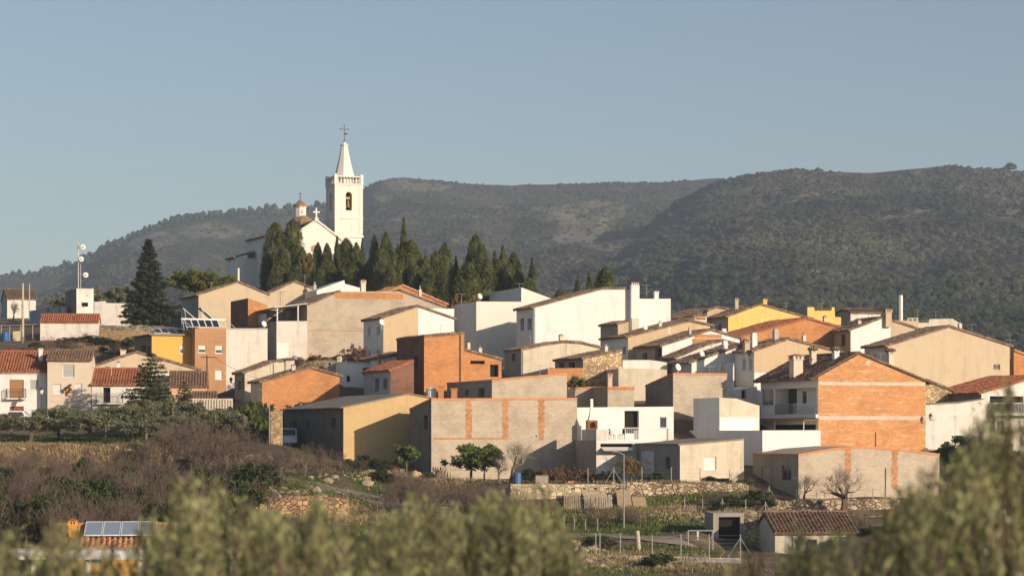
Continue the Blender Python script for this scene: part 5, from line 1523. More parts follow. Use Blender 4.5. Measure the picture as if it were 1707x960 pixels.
# ------------------------------------------------------------------ walls, sheds, posts
def strip_wall(name, label, pts, mat, thick=0.5, below=1.2, seed=0, jit=0.08, cope=None, cat='wall', step=0.5):
    """pts: (px, y top, Y); foot follows the ground"""
    w = [P(*p) for p in pts]; r_ = random.Random(seed)
    line = []
    for a, b in zip(w[:-1], w[1:]):
        n = max(1, int((b-a).length/step))
        for i in range(n): line.append(a.lerp(b, i/n))
    line.append(w[-1])
    o0 = line[0].copy(); mb = MB(); V = []
    for i, p in enumerate(line):
        d = (line[min(i+1, len(line)-1)] - line[max(i-1, 0)]); d.z = 0; d.normalize(); n = Vector((-d.y, d.x, 0))
        if n.y < 0: n = -n
        t = p.z + r_.uniform(-jit, jit); zf = min(ground(p.x, p.y-0.3), p.z) - below
        j = r_.uniform(-jit, jit)*0.5
        V.append([Vector((p.x, p.y+j, zf))-o0, Vector((p.x, p.y+j, t))-o0, Vector((p.x, p.y, t+r_.uniform(-jit, jit)*0.5))+n*thick-o0, Vector((p.x, p.y, zf))+n*thick-o0])
    for a, b in zip(V[:-1], V[1:]):
        for k in range(3): mb.quad(a[k], b[k], b[k+1], a[k+1])
    mb.quad(*V[0]); mb.quad(*V[-1])
    o = mb.build(name, mat, loc=o0)
    return tag(o, label, cat)
PALEW = rubble((0.60,0.49,0.33),(0.46,0.36,0.23),(0.50,0.40,0.27),2.6,'mortared_stone')
strip_wall('garden_wall', 'pale mortared garden wall with a row of small holes, behind the pallets', [(851,806,184),(905,806,184),(960,806.5,184),(1019,807,184)], PALEW, 0.45, seed=1, jit=0.03)
m = MB(); q0 = P(955, 814, 183.97)
for i in range(5): m.box(i*19.2/F*184-0.12, 0, -0.05, i*19.2/F*184+0.12, 0.02, 0.05)
wo = m.build('drain_hole', DARK, bpy.data.objects['garden_wall']); wo.location = q0 - bpy.data.objects['garden_wall'].location
strip_wall('dry_stone_wall', 'long golden dry stone terrace wall with two leaning boards, before the tan annex', [(1019.5,805,184),(1060,804,184),(1100,805,184.1),(1150,805,184.2),(1200,804,184.3),(1248,808,184.4)], DRYSTONE, 0.6, seed=2, jit=0.12)
strip_wall('garage_stone_wall', 'dry stone wall at the foot of the low wide block garage', [(1283,833,185.4),(1330,832,185.4),(1400,833,185.4),(1460,831,185.4),(1500,832,185.4)], DRYSTONE, 0.6, seed=3, jit=0.12)
strip_wall('bank_wall', 'reddish dry stone bank wall below the green patch in the lower left centre', [(415,831,166.4),(470,829,166.3),(540,828,166.2),(580,833,166.2)], rubble((0.50,0.32,0.18),(0.34,0.21,0.13),(0.12,0.08,0.05),3.0,'red_dry_stone'), 0.6, seed=4, jit=0.15)
strip_wall('hilltop_stone_wall', 'grey dry stone wall on the hilltop right of the red topped store', [(164,543,286.6),(215,543,286.6),(264,544,286.6)], rubble((0.30,0.26,0.20),(0.20,0.17,0.13),(0.07,0.06,0.05),2.6,'grey_dry_stone'), 0.6, seed=5, jit=0.12)
strip_wall('corner_stone_wall', 'short dark stone wall between the dark garage hut and the garden house', [(1237,856,166.6),(1262,856,166.2),(1288,858,165.8)], DRYSTONE, 0.5, seed=6, jit=0.1)
strip_wall('road_kerb_wall', 'low concrete kerb wall running under the tall wire fence at the bottom', [(946,925,151.5),(1050,926,151.5),(1150,928,151.5),(1235,930,151.5)], CONC, 0.25, seed=7, jit=0.01)
strip_wall('pool_wall', 'pale rounded retaining wall right of the ribbed tile roof', [(1426,861,176.4),(1480,860,176.2),(1535,862,176)], CONC_B, 0.4, seed=8, jit=0.01)
strip_wall('lane_stone_pier', 'golden stone wall stub beside the white van at the dark shed', [(451,685,206.8),(469,685,206.8)], STONE, 1.2, seed=9, jit=0.06)
cn = empty('villa_canopy', P(-40,932,112), 0.0, 'long white flat canopy in front of the saffron villa', 'canopy')
s_ = 112/F
m = MB(); m.box(0,0,0,425*s_,2.2,15*s_); m.build('roof_slab', W, cn)
for x in (1,90,180,270,360,422): MB().box(x*s_,0.3,-6,x*s_+0.2,0.5,0).build('post', W, cn)
strip_wall('street_wall', 'low pale stone street wall under the left houses behind the olives', [(-30,703,221),(60,702,221),(180,704,220.5),(300,708,220)], PALEW, 0.3, seed=11, jit=0.03)
strip_wall('rubble_bank', 'broken rubble wall overgrown with dry weeds below the big cement house', [(478,600,259),(510,595,259),(545,594,259),(575,600,259),(606,598,258)], STONE, 0.8, seed=12, jit=0.45)
strip_wall('lower_stone_heap', 'low line of stones above the lower green strip right of centre', [(935,903,157.5),(965,899,157.5),(985,902,157.5)], DRYSTONE, 0.6, seed=13, jit=0.2)

# low hut, villa
gh = H('garage_hut', 'grey hut with a wide black doorway beside the goal frame', 'hut', 166.4, 1189, [(1189,855),(1240,855)], 906, CEM, th=4, roof='flat', D=4, ctl=False, ops=[('f',1198,860,1234,905,'dark')])
build_house(gh)
hv = H('saffron_villa', 'saffron villa with pale solar panels on its tiled roof at the bottom left', 'house', 118, 88, [(88,912),(300,912)], 975, SAFF, th=8, roof='tile', rmat=T_ORG, ridge=880, ov=0.3, D=8.5, ctl=False,
       chim=[], ops=[('f',150,918,170,940,'wing')])
build_house(hv)
def villa():
    g = hv['g']; R_ = hv['root']
    chm = flat((0.72,0.36,0.05),0.85,'saffron_render')
    x, z0 = g.front(121.5, 900, 1.5); _, zt = g.front(121.5, 866, 1.5); chimney(R_, (x,1.5,z0), 13/F*119.5, zt-z0, 'tile', chm, cap=chm)
    x, z0 = g.front(290, 903, 1.0); _, zt = g.front(290, 884, 1.0); chimney(R_, (x,1.0,z0), 15/F*119, zt-z0, 'tile', chm, cap=chm)
    ze = hv['profl'][0][1]; ym = g.D/2; zr = (HY-880)/F*(g.Y0+ym*g.c)-g.zb; L = math.hypot(ym, zr-ze); u = Vector((0, ym/L, (zr-ze)/L)); nn = Vector((0,-u.z,u.y))
    xa = g.front(140, 0, 2)[0]; xb = g.front(262, 0, 2)[0]
    o = Vector((xa, 0, ze)) + u*1.3 + nn*0.28
    solar_row(R_, o, u, (1,0,0), L-1.2, xb-xa, 4, SOLAR_L)
villa()

# carport with barrel at the left edge
cpt = empty('carport', P(2, 567, 284), 0.05, 'sheet roofed carport on thin posts at the left edge', 'carport')
s_ = 284/F
m = MB(); m.quad((-2,0,24*s_),(66*s_,0,27*s_),(66*s_,3.5,29*s_),(-2,3.5,24*s_)); m.quad((-2,0,23*s_),(66*s_,0,26*s_),(66*s_,3.5,28*s_),(-2,3.5,23*s_)); m.quad((-2,0,23*s_),(66*s_,0,26*s_),(66*s_,0,27*s_),(-2,0,24*s_)); m.build('roof', GALV, cpt)
for px in (0, 14, 32, 52): MB().tube((px*s_,0,-1),(px*s_,0,24.5*s_),0.05,k=5).build('post', POLEW, cpt)
m = MB(); m.box(16*s_, 1.5, -1, 34*s_, 1.6, 18*s_); m.build('screen', CREAM2, cpt)
bl = MB(); bl.lathe([(0.42,-0.2),(0.45,0.1),(0.45,0.9),(0.40,1.0)],0,0,14); tag(bl.build('water_barrel', flat((0.03,0.12,0.35),0.5,'blue_plastic'), loc=P(9,567,283.4)), 'blue plastic barrel under the carport', 'barrel')

def pole(name, label, px, y0, y1, Y, r, mat, cat='pole', r1=None, ground_it=True):
    b = P(px, y1, Y); t = P(px, y0, Y)
    if ground_it: b.z = min(b.z, ground(b.x, b.y)) - 0.1
    o = MB().tube((0,0,0), (0,0,t.z-b.z), r, r1 or r, 8).build(name, mat, loc=b)
    return tag(o, label, cat)
pole('utility_pole', 'thick wooden utility pole left of the red topped store', 38, 472, 560, 280, 0.17, POLEW, 'utility pole', 0.12)
pole('utility_pole', 'thin pale pole behind the far white house at the left edge', 49, 473, 500, 322, 0.07, GALV, 'utility pole')
pole('steel_flue', 'tall round white mast standing behind the big beige house', 1501.5, 492, 545, 288, 0.26, STEEL_W, 'mast')
def street_lamp(px, ytop, Y, label, name='street_lamp', style='arm', mat=FRAME_G):
    b = gpix(px, Y); t = P(px, ytop, Y); h = t.z-b.z
    e = empty(name, b, 0, label, 'street lamp')
    MB().tube((0,0,-0.3),(0,0,h),0.055,0.035,8).build('post', mat, e)
    if style == 'arm':
        m = MB(); m.tube((0,0,h-0.05),(-0.5,-0.3,h+0.15),0.03,k=5); m.build('arm', mat, e)
        m = MB(); m.box(-0.85,-0.36,h+0.12,-0.45,-0.24,h+0.18); m.build('lamp_head', FRAME_G, e)
    else:
        m = MB(); m.lathe([(0.05,h),(0.12,h+0.05),(0.20,h+0.42)],0,0,6); m.build('lantern', FRAME_W, e)
        m = MB(); m.lathe([(0.27,h+0.42),(0.12,h+0.60),(0.03,h+0.72)],0,0,6); m.build('lantern_cap', IRON, e)
street_lamp(449, 652, 206.6, 'tall grey street lamp standing by the stone wall stub at the lane')
street_lamp(1040, 756, 171.5, 'tall grey street lamp in front of the dry stone terrace wall')
street_lamp(69, 657, 221.6, 'black post lantern in front of the white street house', style='lantern', mat=IRON)
def wall_lantern(px, py, Y, label):
    e = empty('wall_lantern', P(px, py, Y), 0, label, 'lantern')
    MB().tube((0,0.0,-0.35),(0.45,0.3,-0.35),0.025,k=5).build('bracket', IRON, e)
    MB().lathe([(0.06,-0.33),(0.16,0.05)],0,0,6).build('lantern', FRAME_G, e); MB().lathe([(0.21,0.05),(0.03,0.3)],0,0,6).build('cap', IRON, e)
wall_lantern(385, 633, 244, 'black wall lantern on the corner of the cream lean house')
wall_lantern(1551, 694, 212, 'black wall lantern on the pale lane house beside the tall brick house')
# telecom mast on the hut
mt = empty('aerial_mast', P(130.5, 481, 297.5), 0, 'thin lattice mast with three white dish aerials on the square hut', 'mast')
s_ = 297.5/F
m = MB(); m.tube((0,0,-0.5),(0,0,76*s_),0.05,k=5); m.tube((4*s_,0,-0.5),(4*s_,0,40*s_),0.03,k=5)
for i in range(8): m.tube((0,0,i*5*s_),(4*s_,0,(i+0.5)*5*s_),0.015,k=4)
m.tube((0,0,24*s_),(10*s_,0,24*s_),0.03,k=4); m.tube((0,0,70*s_),(6*s_,0,70*s_),0.03,k=4); m.box(-2*s_,-.1,66*s_,1*s_,.1,72*s_)
m.build('lattice_pole', GALV, mt)
for dx, dz in ((12.5, 22.5), (5, 49), (8, 69)):
    c = Vector((dx*s_, -0.1, dz*s_)); m = MB(); R0 = 4.6*s_
    n0 = Vector((0.35,-1,0)).normalized()
    for k in range(3):
        m.tube(c-n0*0.04*k, c+n0*(0.12-0.05*k), R0*(1-0.28*k), R0*(1-0.28*k)*0.96, 16)
    dsh = m.build('dish', STEEL_W, mt); MB().tube(c+n0*0.1, c+n0*0.45, 0.06, k=6).build('feed', FRAME_G, dsh)
# power pole with wires by the apartment house
pp = empty('wire_pole', gpix(345, 236), 0, 'dark thin pole with sagging wires in front of the brick apartment house', 'utility pole')
h = P(345,592,236).z - pp.location.z
MB().tube((0,0,-0.3),(0,0,h),0.07,k=6).build('post', IRON, pp); m = MB(); m.tube((-0.6,0,h-0.2),(0.9,0,h-0.2),0.04,k=5); m.build('crossarm', IRON, pp)
m = MB(); tgt = P(446,634,234)-pp.location; st = Vector((0.8,0,h-0.2))
for k in range(16):
    def wp(t): q = st.lerp(tgt, t); q.z -= 1.0*4*t*(1-t)*0.35; return q
    m.tube(wp(k/16), wp((k+1)/16), 0.02, k=4, cap=False)
m.build('cable', IRON, pp)

def wire_fence(name, label, pts, h, mat=GALV, wires=4, group=None, r=0.035, brace=()):
    ps = [gpix(px, Y) for px, Y in pts]; o = ps[0].copy(); e = empty(name, o, 0, label, 'fence', group)
    for i, p in enumerate(ps):
        q = p-o; m = MB(); m.tube(q-Vector((0,0,0.3)), q+Vector((0,0,h)), r, k=6)
        if i in brace:
            for s in (-1, 1): m.tube(q+Vector((0,0,h*0.85)), q+Vector((s*h*0.55,0,0)), r*0.7, k=5)
        m.build('post', mat, e)
    m = MB()
    for a, b in zip(ps[:-1], ps[1:]):
        for k in range(wires): z = h*(k+0.7)/wires; m.tube(a-o+Vector((0,0,z)), b-o+Vector((0,0,z)), 0.006, k=3, cap=False)
    m.build('wires', mat, e)
wire_fence('wire_fence', 'thin wire fence along the top of the dry stone terrace wall', [(980,185.2),(1023,185.2),(1070,185.2),(1119,185.2),(1167,185.2),(1216,185.3)], 1.25, brace=(1,))
wire_fence('wire_fence', 'braced wire fence on the grass bank under the terrace wall', [(1141,180.5),(1171,180),(1204,179.6),(1243,179.3),(1276,179)], 1.05, brace=(2,4))
wire_fence('wire_fence', 'short wire fence beside the road bend below the pallets', [(940,170.5),(957.5,170),(976,169.6),(996,169)], 1.0)
wire_fence('wire_fence', 'tall wire fence above the concrete kerb wall at the bottom', [(993,151.9),(1000,152),(1034,152),(1087,152),(1135,152),(1182,152),(1234,152)], 1.55, wires=6, brace=(6,))
wire_fence('wire_fence', 'wire fence along the stone wall before the low wide block garage', [(1282,186),(1328,186),(1361,186),(1375,186),(1411,186),(1455,186),(1475,186)], 1.2, brace=(0,))
pole('leaning_post', 'stout leaning wooden post between the road and the kerb wall', 1066, 884, 925, 155, 0.14, POLEW, 'post').rotation_euler = (0, math.radians(-5), 0)
pole('garden_pole', 'dark thin pole before the low wide block garage', 1476, 780, 830, 186.2, 0.05, IRON)
pole('garden_pole', 'dark thin pole against the lower brick wall above the garage roof', 1459.5, 720, 748, 199, 0.05, IRON, ground_it=False)
gf = empty('goal_frame', gpix(1147, 161), 0, 'pale square goal frame in front of the black doorway', 'goal frame')
s_ = 161/F; hh = P(0,884,161).z - gf.location.z
for x in (0, 41*s_): MB().tube((x,0,-0.2),(x,0,hh),0.05,k=6).build('post', FRAME_G, gf)
MB().tube((0,0,hh),(41*s_,0,hh),0.05,k=6).build('crossbar', FRAME_G, gf)
m = MB(); m.tube((0,0,hh),(0,1.2,hh*0.5),0.05,k=5); m.tube((41*s_,0,hh),(41*s_,1.2,hh*0.5),0.05,k=5); m.tube((18*s_,1.2,hh*0.95),(18*s_,1.2,hh*0.4),0.07,k=6); m.build('back_stay', STEEL_W, gf)

# timber leaning on the walls
def slats(name, label, px0, px1, y0, y1, Y, n, lean, mat, cat, group=None, cross=2):
    a = P(px0, y1, Y); s_ = Y/F; w_ = (px1-px0)*s_; hh = (y1-y0)*s_
    e = empty(name, a, 0, label, cat, group)
    for i in range(n):
        x = w_*i/n; d = random.uniform(-0.04, 0.04); m = MB(); bw = w_/n*0.72
        m.quad((x,0,0),(x+bw,0,0),(x+bw+d,lean,hh),(x+d,lean,hh)); m.quad((x,0.03,0),(x+bw,0.03,0),(x+bw+d,lean+0.03,hh),(x+d,lean+0.03,hh)); m.quad((x,0,0),(x,0.03,0),(x+d,lean+0.03,hh),(x+d,lean,hh)); m.quad((x+d,lean,hh),(x+bw+d,lean,hh),(x+bw+d,lean+.03,hh),(x+d,lean+.03,hh))
        m.build('slat', mat, e)
    m = MB()
    for k in range(cross):
        t = (k+0.5)/cross; m.box(0, lean*t+0.035, hh*t-0.05, w_, lean*t+0.08, hh*t+0.05)
    m.build('crosspiece', mat, e)
PALLET = flat((0.42,0.36,0.28),0.85,'pallet_wood',var=0.35)
slats('pallet', 'shaded grey pallet leaning at the left end of the pallet row', 940, 972, 822, 848, 183.2, 9, 0.35, WOOD, 'pallet', 'timber leaning on the garden wall')
slats('pallet', 'sunlit upright slatted pallet in the middle of the pallet row', 974, 998, 819, 847, 183.0, 9, 0.30, PALLET, 'pallet', 'timber leaning on the garden wall')
slats('pallet', 'slanting loose slats at the right end of the pallet row', 999, 1022, 824, 847, 183.0, 6, 0.45, PALLET, 'pallet', 'timber leaning on the garden wall')
SHEET = flat((0.36,0.27,0.18),0.8,'plywood',var=0.2)
for k, (a, b, y0, y1, lab) in enumerate(((1030,1054,816,847,'tall brown board leaning on the dry stone terrace wall'),(1056,1079,828,846,'short brown board leaning on the dry stone terrace wall'))):
    s_ = 183.0/F; m = MB(); w_ = (b-a)*s_; hh = (y1-y0)*s_
    m.quad((0,0,0),(w_,0,0),(w_-0.15,0.4,hh),(-0.12,0.4,hh)); m.quad((0,0.04,0),(w_,0.04,0),(w_-0.15,0.44,hh),(-0.12,0.44,hh)); m.quad((0,0,0),(0,0.04,0),(-0.12,0.44,hh),(-0.12,0.4,hh)); m.quad((w_,0,0),(w_,0.04,0),(w_-0.15,0.44,hh),(w_-0.15,0.4,hh)); m.quad((w_-0.15,0.4,hh),(w_-0.15,0.44,hh),(-0.12,0.44,hh),(-0.12,0.4,hh))
    tag(m.build('leaning_board', SHEET, loc=P(a, y1, 183.0)), lab, 'board')
slats('plank_gate', 'weathered grey plank gate under the left corner of the block warehouse', 721, 745, 778, 804, 199.0, 6, 0.02, WOOD, 'gate')
slats('board_screen', 'pale uneven board screen behind the citrus tree at the warehouse foot', 747, 785, 776, 804, 199.2, 9, 0.02, flat((0.60,0.50,0.36),0.85,'pale_boards',var=0.3), 'screen')
bl = MB(); bl.lathe([(0.30,0),(0.32,0.1),(0.32,0.8),(0.27,0.9)],0,0,14); tag(bl.build('garden_barrel', flat((0.05,0.13,0.30),0.5,'blue_plastic'), loc=P(862,806,186)), 'blue garden barrel on the terrace left of the dry vines', 'barrel')
bx_ = MB(); bx_.box(0,0,0,1.0,0.7,0.62); bx_.box(-0.03,-0.03,0.62,1.03,0.73,0.66); tag(bx_.build('garden_chest', CEM, loc=P(893,806,186)), 'grey chest with a flat lid on the garden terrace', 'chest')
bk = empty('brick_stack', P(946,806,186), 0, 'small stack of orange bricks on the garden terrace', 'brick stack')
for i in range(3):
    for j in range(2): MB().box(i*0.24+0.02*j,0,j*0.12,i*0.24+0.22+0.02*j,0.12,j*0.12+0.11).build('brick', COPING, bk)

# vehicles
CARW = flat((0.72,0.72,0.72),0.25,'white_car_paint',spec=0.5,var=0.03); TYRE = flat((0.02,0.02,0.02),0.8,'tyre_rubber')
CARR = flat((0.45,0.02,0.02),0.3,'red_car_paint',spec=0.5,var=0.03)
def vehicle(name, label, loc, rz, L, Wd, Hh, mat, van=False, cat='car'):
    e = empty(name, loc, rz, label, cat)
    bm = bmesh.new()
    if van: pr = [(0,0.35),(0,Hh*0.95),(0.1,Hh),(L*0.72,Hh),(L*0.84,Hh*0.55),(L*0.98,Hh*0.48),(L,0.4),(L,0.3)]
    else: pr = [(0,0.35),(0.02,Hh*0.62),(L*0.12,Hh*0.68),(L*0.22,Hh*0.97),(L*0.3,Hh),(L*0.55,Hh),(L*0.70,Hh*0.66),(L*0.96,Hh*0.55),(L,0.42),(L*0.99,0.28)]
    lo = [bm.verts.new((x,-Wd/2,z)) for x,z in pr]; hi = [bm.verts.new((x,Wd/2,z)) for x,z in pr]
    bm.faces.new(lo); bm.faces.new(hi)
    for i in range(len(pr)): bm.faces.new((lo[i],lo[(i+1)%len(pr)],hi[(i+1)%len(pr)],hi[i]))
    bmesh.ops.recalc_face_normals(bm, faces=bm.faces); bmesh.ops.bevel(bm, geom=bm.edges[:], offset=0.06, segments=2, affect='EDGES')
    me = bpy.data.meshes.new('body'); bm.to_mesh(me); bm.free(); me.materials.append(mat); link(bpy.data.objects.new('body', me), e)
    for s in (-1,1):
        y = s*Wd/2; gl = MB(); z0, z1 = Hh*0.66, Hh*0.92
        xs = (L*0.62, L*0.80) if van else (L*0.22, L*0.60)
        gl.quad((xs[0],y+s*0.012,z0),(xs[1],y+s*0.012,z0),(xs[1]-L*0.05,y+s*0.012,z1),(xs[0]+0.05,y+s*0.012,z1)); gl.build('side_window', GLASS, e)
        for x in (L*0.18, L*0.82):
            wh = MB().tube((x,y-s*0.12,0.31),(x,y+s*0.03,0.31),0.31,k=16).build('wheel', TYRE, e); MB().tube((x,y+s*0.03,0.31),(x,y+s*0.045,0.31),0.18,k=10).build('rim', GALV, wh)
        hl = MB(); hl.box(L-0.05, y*0.72-0.12, Hh*0.42, L+0.012, y*0.72+0.12, Hh*0.42+0.14); hl.build('headlight', FRAME_W, e)
    ws = MB(); 
    if van: ws.quad((L*0.735,-Wd*0.42,Hh*0.93),(L*0.735,Wd*0.42,Hh*0.93),(L*0.835,Wd*0.42,Hh*0.60),(L*0.835,-Wd*0.42,Hh*0.60))
    else: ws.quad((L*0.575,-Wd*0.4,Hh*0.96),(L*0.575,Wd*0.4,Hh*0.96),(L*0.69,Wd*0.4,Hh*0.70),(L*0.69,-Wd*0.4,Hh*0.70))
    o = ws.build('windscreen', GLASS, e); o.location = (0.03,0,0.03)
    return e
vb = gpix(479, 219); vehicle('parked_van', 'small white van half hidden behind the dark end of the ochre shed', vb, math.radians(-82), 3.4, 1.5, 1.65, CARW, True, 'van')
vb = gpix(0, 219.5); vehicle('parked_car', 'white car parked before the white street house at the left edge', vb, 0.05, 4.0, 1.65, 1.4, CARW)
vb = gpix(88, 219.5); vb2 = vb; m = MB(); m.box(-0.25,-0.25,-0.3,0.25,0.25,1.15); m.box(-0.3,-0.3,1.15,0.3,0.3,1.22); tag(m.build('red_bin', CARR, loc=vb), 'small bright red bin before the cream street house', 'bin')

# ------------------------------------------------------------------ roads
def road(name, pts, width, mat, lift=0.07, edge=None):
    """pts (px, Y) on the ground; cross slope follows the terrain"""
    c = [Vector(((px-CX)/F*Y, Y, 0)) for px, Y in pts]; line = []
    for i in range(len(c)-1):
        p0 = c[max(i-1,0)]; p1 = c[i]; p2 = c[i+1]; p3 = c[min(i+2,len(c)-1)]
        n = max(2, int((p2-p1).length/0.7))
        for k in range(n):
            t = k/n; line.append(0.5*((2*p1)+(-p0+p2)*t+(2*p0-5*p1+4*p2-p3)*t*t+(-p0+3*p1-3*p2+p3)*t**3))
    line.append(c[-1]); V = []; nw = 9
    for i, p in enumerate(line):
        d = line[min(i+1,len(line)-1)]-line[max(i-1,0)]; d.normalize(); n = Vector((-d.y, d.x, 0))
        for k in range(nw):
            q = p + n*width*(k/(nw-1)-0.5); V.append((q.x, q.y, ground(q.x, q.y)+lift))
    ix = np.arange(len(line)*nw).reshape(-1, nw)
    Fq = np.stack([ix[:-1,:-1], ix[:-1,1:], ix[1:,1:], ix[1:,:-1]], -1).reshape(-1,4)
    o = np_mesh(name, np.array(V), Fq, mat, smooth=True, uvs=np.array(V)[:, :2]); return tag(o, kind='structure')
LANE = plaster((0.30,0.25,0.20),0.4,'dusty_lane'); ASPH = plaster((0.07,0.065,0.06),0.4,'asphalt')
road('lane', [(392,187),(450,183.2),(520,179),(580,175),(645,170.5),(720,166.5),(800,163.5),(900,164),(1000,165),(1080,163),(1150,160),(1240,157.5)], 3.2, LANE)
road('village_street', [(398,187.5),(418,193),(440,199),(448,204),(440,209),(420,214),(380,218),(300,220.6)], 4.2, ASPH, 0.075)
road('side_road', [(1560,196),(1590,188),(1640,180),(1700,172),(1790,165)], 5.0, plaster((0.24,0.20,0.17),0.3,'worn_asphalt'))
road('footpath', [(946,150.4),(1050,150.6),(1150,150.6),(1236,150.4)], 1.6, CONC, 0.06)

# aerials and dishes on the roofs
def roof_aerial(d, px, ytop, ybot, q, kind='aerial', mat=None):
    x, zt = d['g'].front(px, ytop, q); _, z0 = d['g'].front(px, ybot, q)
    if kind == 'aerial': antenna(d['root'], (x, q, z0-0.4), zt-z0+0.4, 6, 0.7)
    else:
        m = MB(); c = Vector((x, q, zt)); n0 = Vector((0.5, -1, 0.35)).normalized()
        for k in range(3): m.tube(c-n0*0.03*k, c+n0*(0.08-0.03*k), 0.36*(1-0.28*k), 0.34*(1-0.28*k), 14)
        m.tube((x, q, z0-0.3), c, 0.03, k=5); m.tube(c, c+n0*0.4, 0.015, k=4); m.build('satellite_dish', STEEL_W, d['root'])
for a in ((h_tw,722,500,524,2),(h_tw,668,503,521,3),(h_cs,884,560,580,2),(h_a,1114,530,546,1.5),(h_a,1132,528,541,3),(h_b,1190,540,552,2),(h_ob,1294,528,545,2),(h_ob,1318,527,540,1),(h_d,1282,552,574,3),
          (h_c1,1160,568,584,1),(h_c2,1186,575,592,1),(h_wc,1448,522,540,2),(h_bt,1530,545,560,3),(h_bt,1620,540,557,4),(h_brick,1468,588,604,3),(h_y,1310,504,519,2),(h_y0,1163,515,528,2),(h_u7,508,458,476,2),(h_u6,352,470,485,3),(h_l4,262,578,597,1),(h_l3,186,606,620,3),(h_tow,735,541,558,2),(h_og,545,602,622,1),(h_gb,900,608,626,1.5),(h_bg2,1560,518,532,1),(h_bg2,1530,515,530,1),(h_yb,1370,505,518,1)):
    roof_aerial(*a)
for a in ((h_tw,636,537,545,-0.15),(h_cem,440,540,549,0.4),(h_c2,1170,590,598,0.5),(h_a,1075,545,555,0.6),(h_bc,1130,612,623,1.0),(h_wl,800,494,503,1.0)):
    roof_aerial(*a, kind='dish')
# small flues and pipes poking out of the roofs
for d, px, yt, yb, q in ((h_cs,935,558,571,1.5),(h_st,1010,574,590,1.2),(h_a,1100,536,548,0.8),(h_d,1340,556,572,1.5),(h_bt,1600,537,550,2),(h_wc,1432,532,546,1.2),(h_ob,1375,527,541,1.4),(h_og,489,608,622,1.2),(h_tow2,800,578,591,1.5),(h_big,700,478,498,2)):
    x, zt = d['g'].front(px, yt, q); _, z0 = d['g'].front(px, yb, q); chimney(d['root'], (x, q, z0), 0.34, zt-z0, 'pot' if px % 2 else 'pipe', CREAM if px % 3 else CEM_L)

# ------------------------------------------------------------------ vegetation builders
def leaf_tris(C_, n_each, rad, size, r, up=0.0, zs=1.0, aspect=1.6, out=None):
    """leaf-sized faces scattered round clump centres. C_ (m,3); rad (m,) ; returns verts, quads"""
    C_ = np.asarray(C_, float); m = len(C_); n = m*n_each
    rad = np.broadcast_to(np.asarray(rad, float), (m,))
    c = np.repeat(C_, n_each, 0); R_ = np.repeat(rad, n_each)[:, None]
    d = r.normal(0, 1, (n, 3)); d /= np.linalg.norm(d, axis=1, keepdims=True)
    p = c + d*R_*(r.uniform(0.15, 1, (n, 1))**0.5)*np.array([1, 1, zs])
    a = r.normal(0, 1, (n, 3)); a[:, 2] += up*3; a /= np.linalg.norm(a, axis=1, keepdims=True)
    nr = d*0.8 + r.normal(0, 0.6, (n, 3)); b = np.cross(a, nr); b /= (np.linalg.norm(b, axis=1, keepdims=True)+1e-9)
    s = size*r.uniform(0.6, 1.4, (n, 1))
    a = a*s*aspect; b = b*s*0.6
    V = np.stack([p-a, p+b*0.9, p+a, p-b*0.9], 1).reshape(-1, 3)
    Fq = np.arange(n*4).reshape(n, 4)
    return V, Fq

def tube_mesh(name, segs, mat, parent=None, loc=None):
    """segs list of (p0,p1,r0,r1); 4-sided for stout, 3-sided for thin"""
    P0 = np.array([s[0] for s in segs], float); P1 = np.array([s[1] for s in segs], float)
    r0 = np.array([s[2] for s in segs], float); r1 = np.array([s[3] for s in segs], float)
    k = 4; d = P1-P0; L = np.linalg.norm(d, axis=1, keepdims=True)+1e-9; d /= L
    ref = np.where(abs(d[:, 2:3]) > 0.9, np.array([[1., 0, 0]]), np.array([[0, 0, 1.]]))
    u = np.cross(d, ref); u /= np.linalg.norm(u, axis=1, keepdims=True); w = np.cross(d, u)
    V = []
    for P_, rr in ((P0, r0), (P1, r1)):
        for i in range(k):
            t = 2*math.pi*i/k; V.append(P_ + (u*math.cos(t)+w*math.sin(t))*rr[:, None])
    V = np.stack(V, 1); n = len(P0); b = (np.arange(n)*2*k)[:, None]
    Fq = np.stack([np.stack([b[:, 0]+i, b[:, 0]+(i+1) % k, b[:, 0]+k+(i+1) % k, b[:, 0]+k+i], -1) for i in range(k)], 1)
    return np_mesh(name, V.reshape(-1, 3), Fq.reshape(-1, 4), mat, parent=parent)

def grow(r, base, dirn, length, rad, level, maxl, segs, ends, spread=0.7, kids=(3, 5), lift=0.15, shrink=0.66, wob=0.18, nseg=3):
    p = np.array(base, float); d = np.array(dirn, float); d /= np.linalg.norm(d); rr = rad
    pts = [p.copy()]
    for i in range(nseg):
        q = p + d*length/nseg; r2 = rr*(0.86 if level else 0.92)
        segs.append((p.copy(), q.copy(), rr, r2, level)); p = q; rr = r2; pts.append(p.copy())
        d = d + r.normal(0, wob, 3); d[2] += lift*0.3; d /= np.linalg.norm(d)
    if level >= maxl: ends.append(p.copy()); return
    nk = r.integers(kids[0], kids[1]+1)
    for i in range(nk):
        t = r.integers(1, nseg+1) if level else nseg
        a = d + r.normal(0, spread, 3); a[2] += lift; a /= np.linalg.norm(a)
        grow(r, pts[t], a, length*shrink*r.uniform(0.75, 1.2), max(rr*0.62, 0.008), level+1, maxl, segs, ends, spread, kids, lift, shrink, wob, nseg)

PARK = Vector((0, -400, -40))
PROTOS = {}
def proto_root(name, cat):
    e = empty(name, PARK, 0, name, cat); PROTOS.setdefault('list', []).append(e); return e

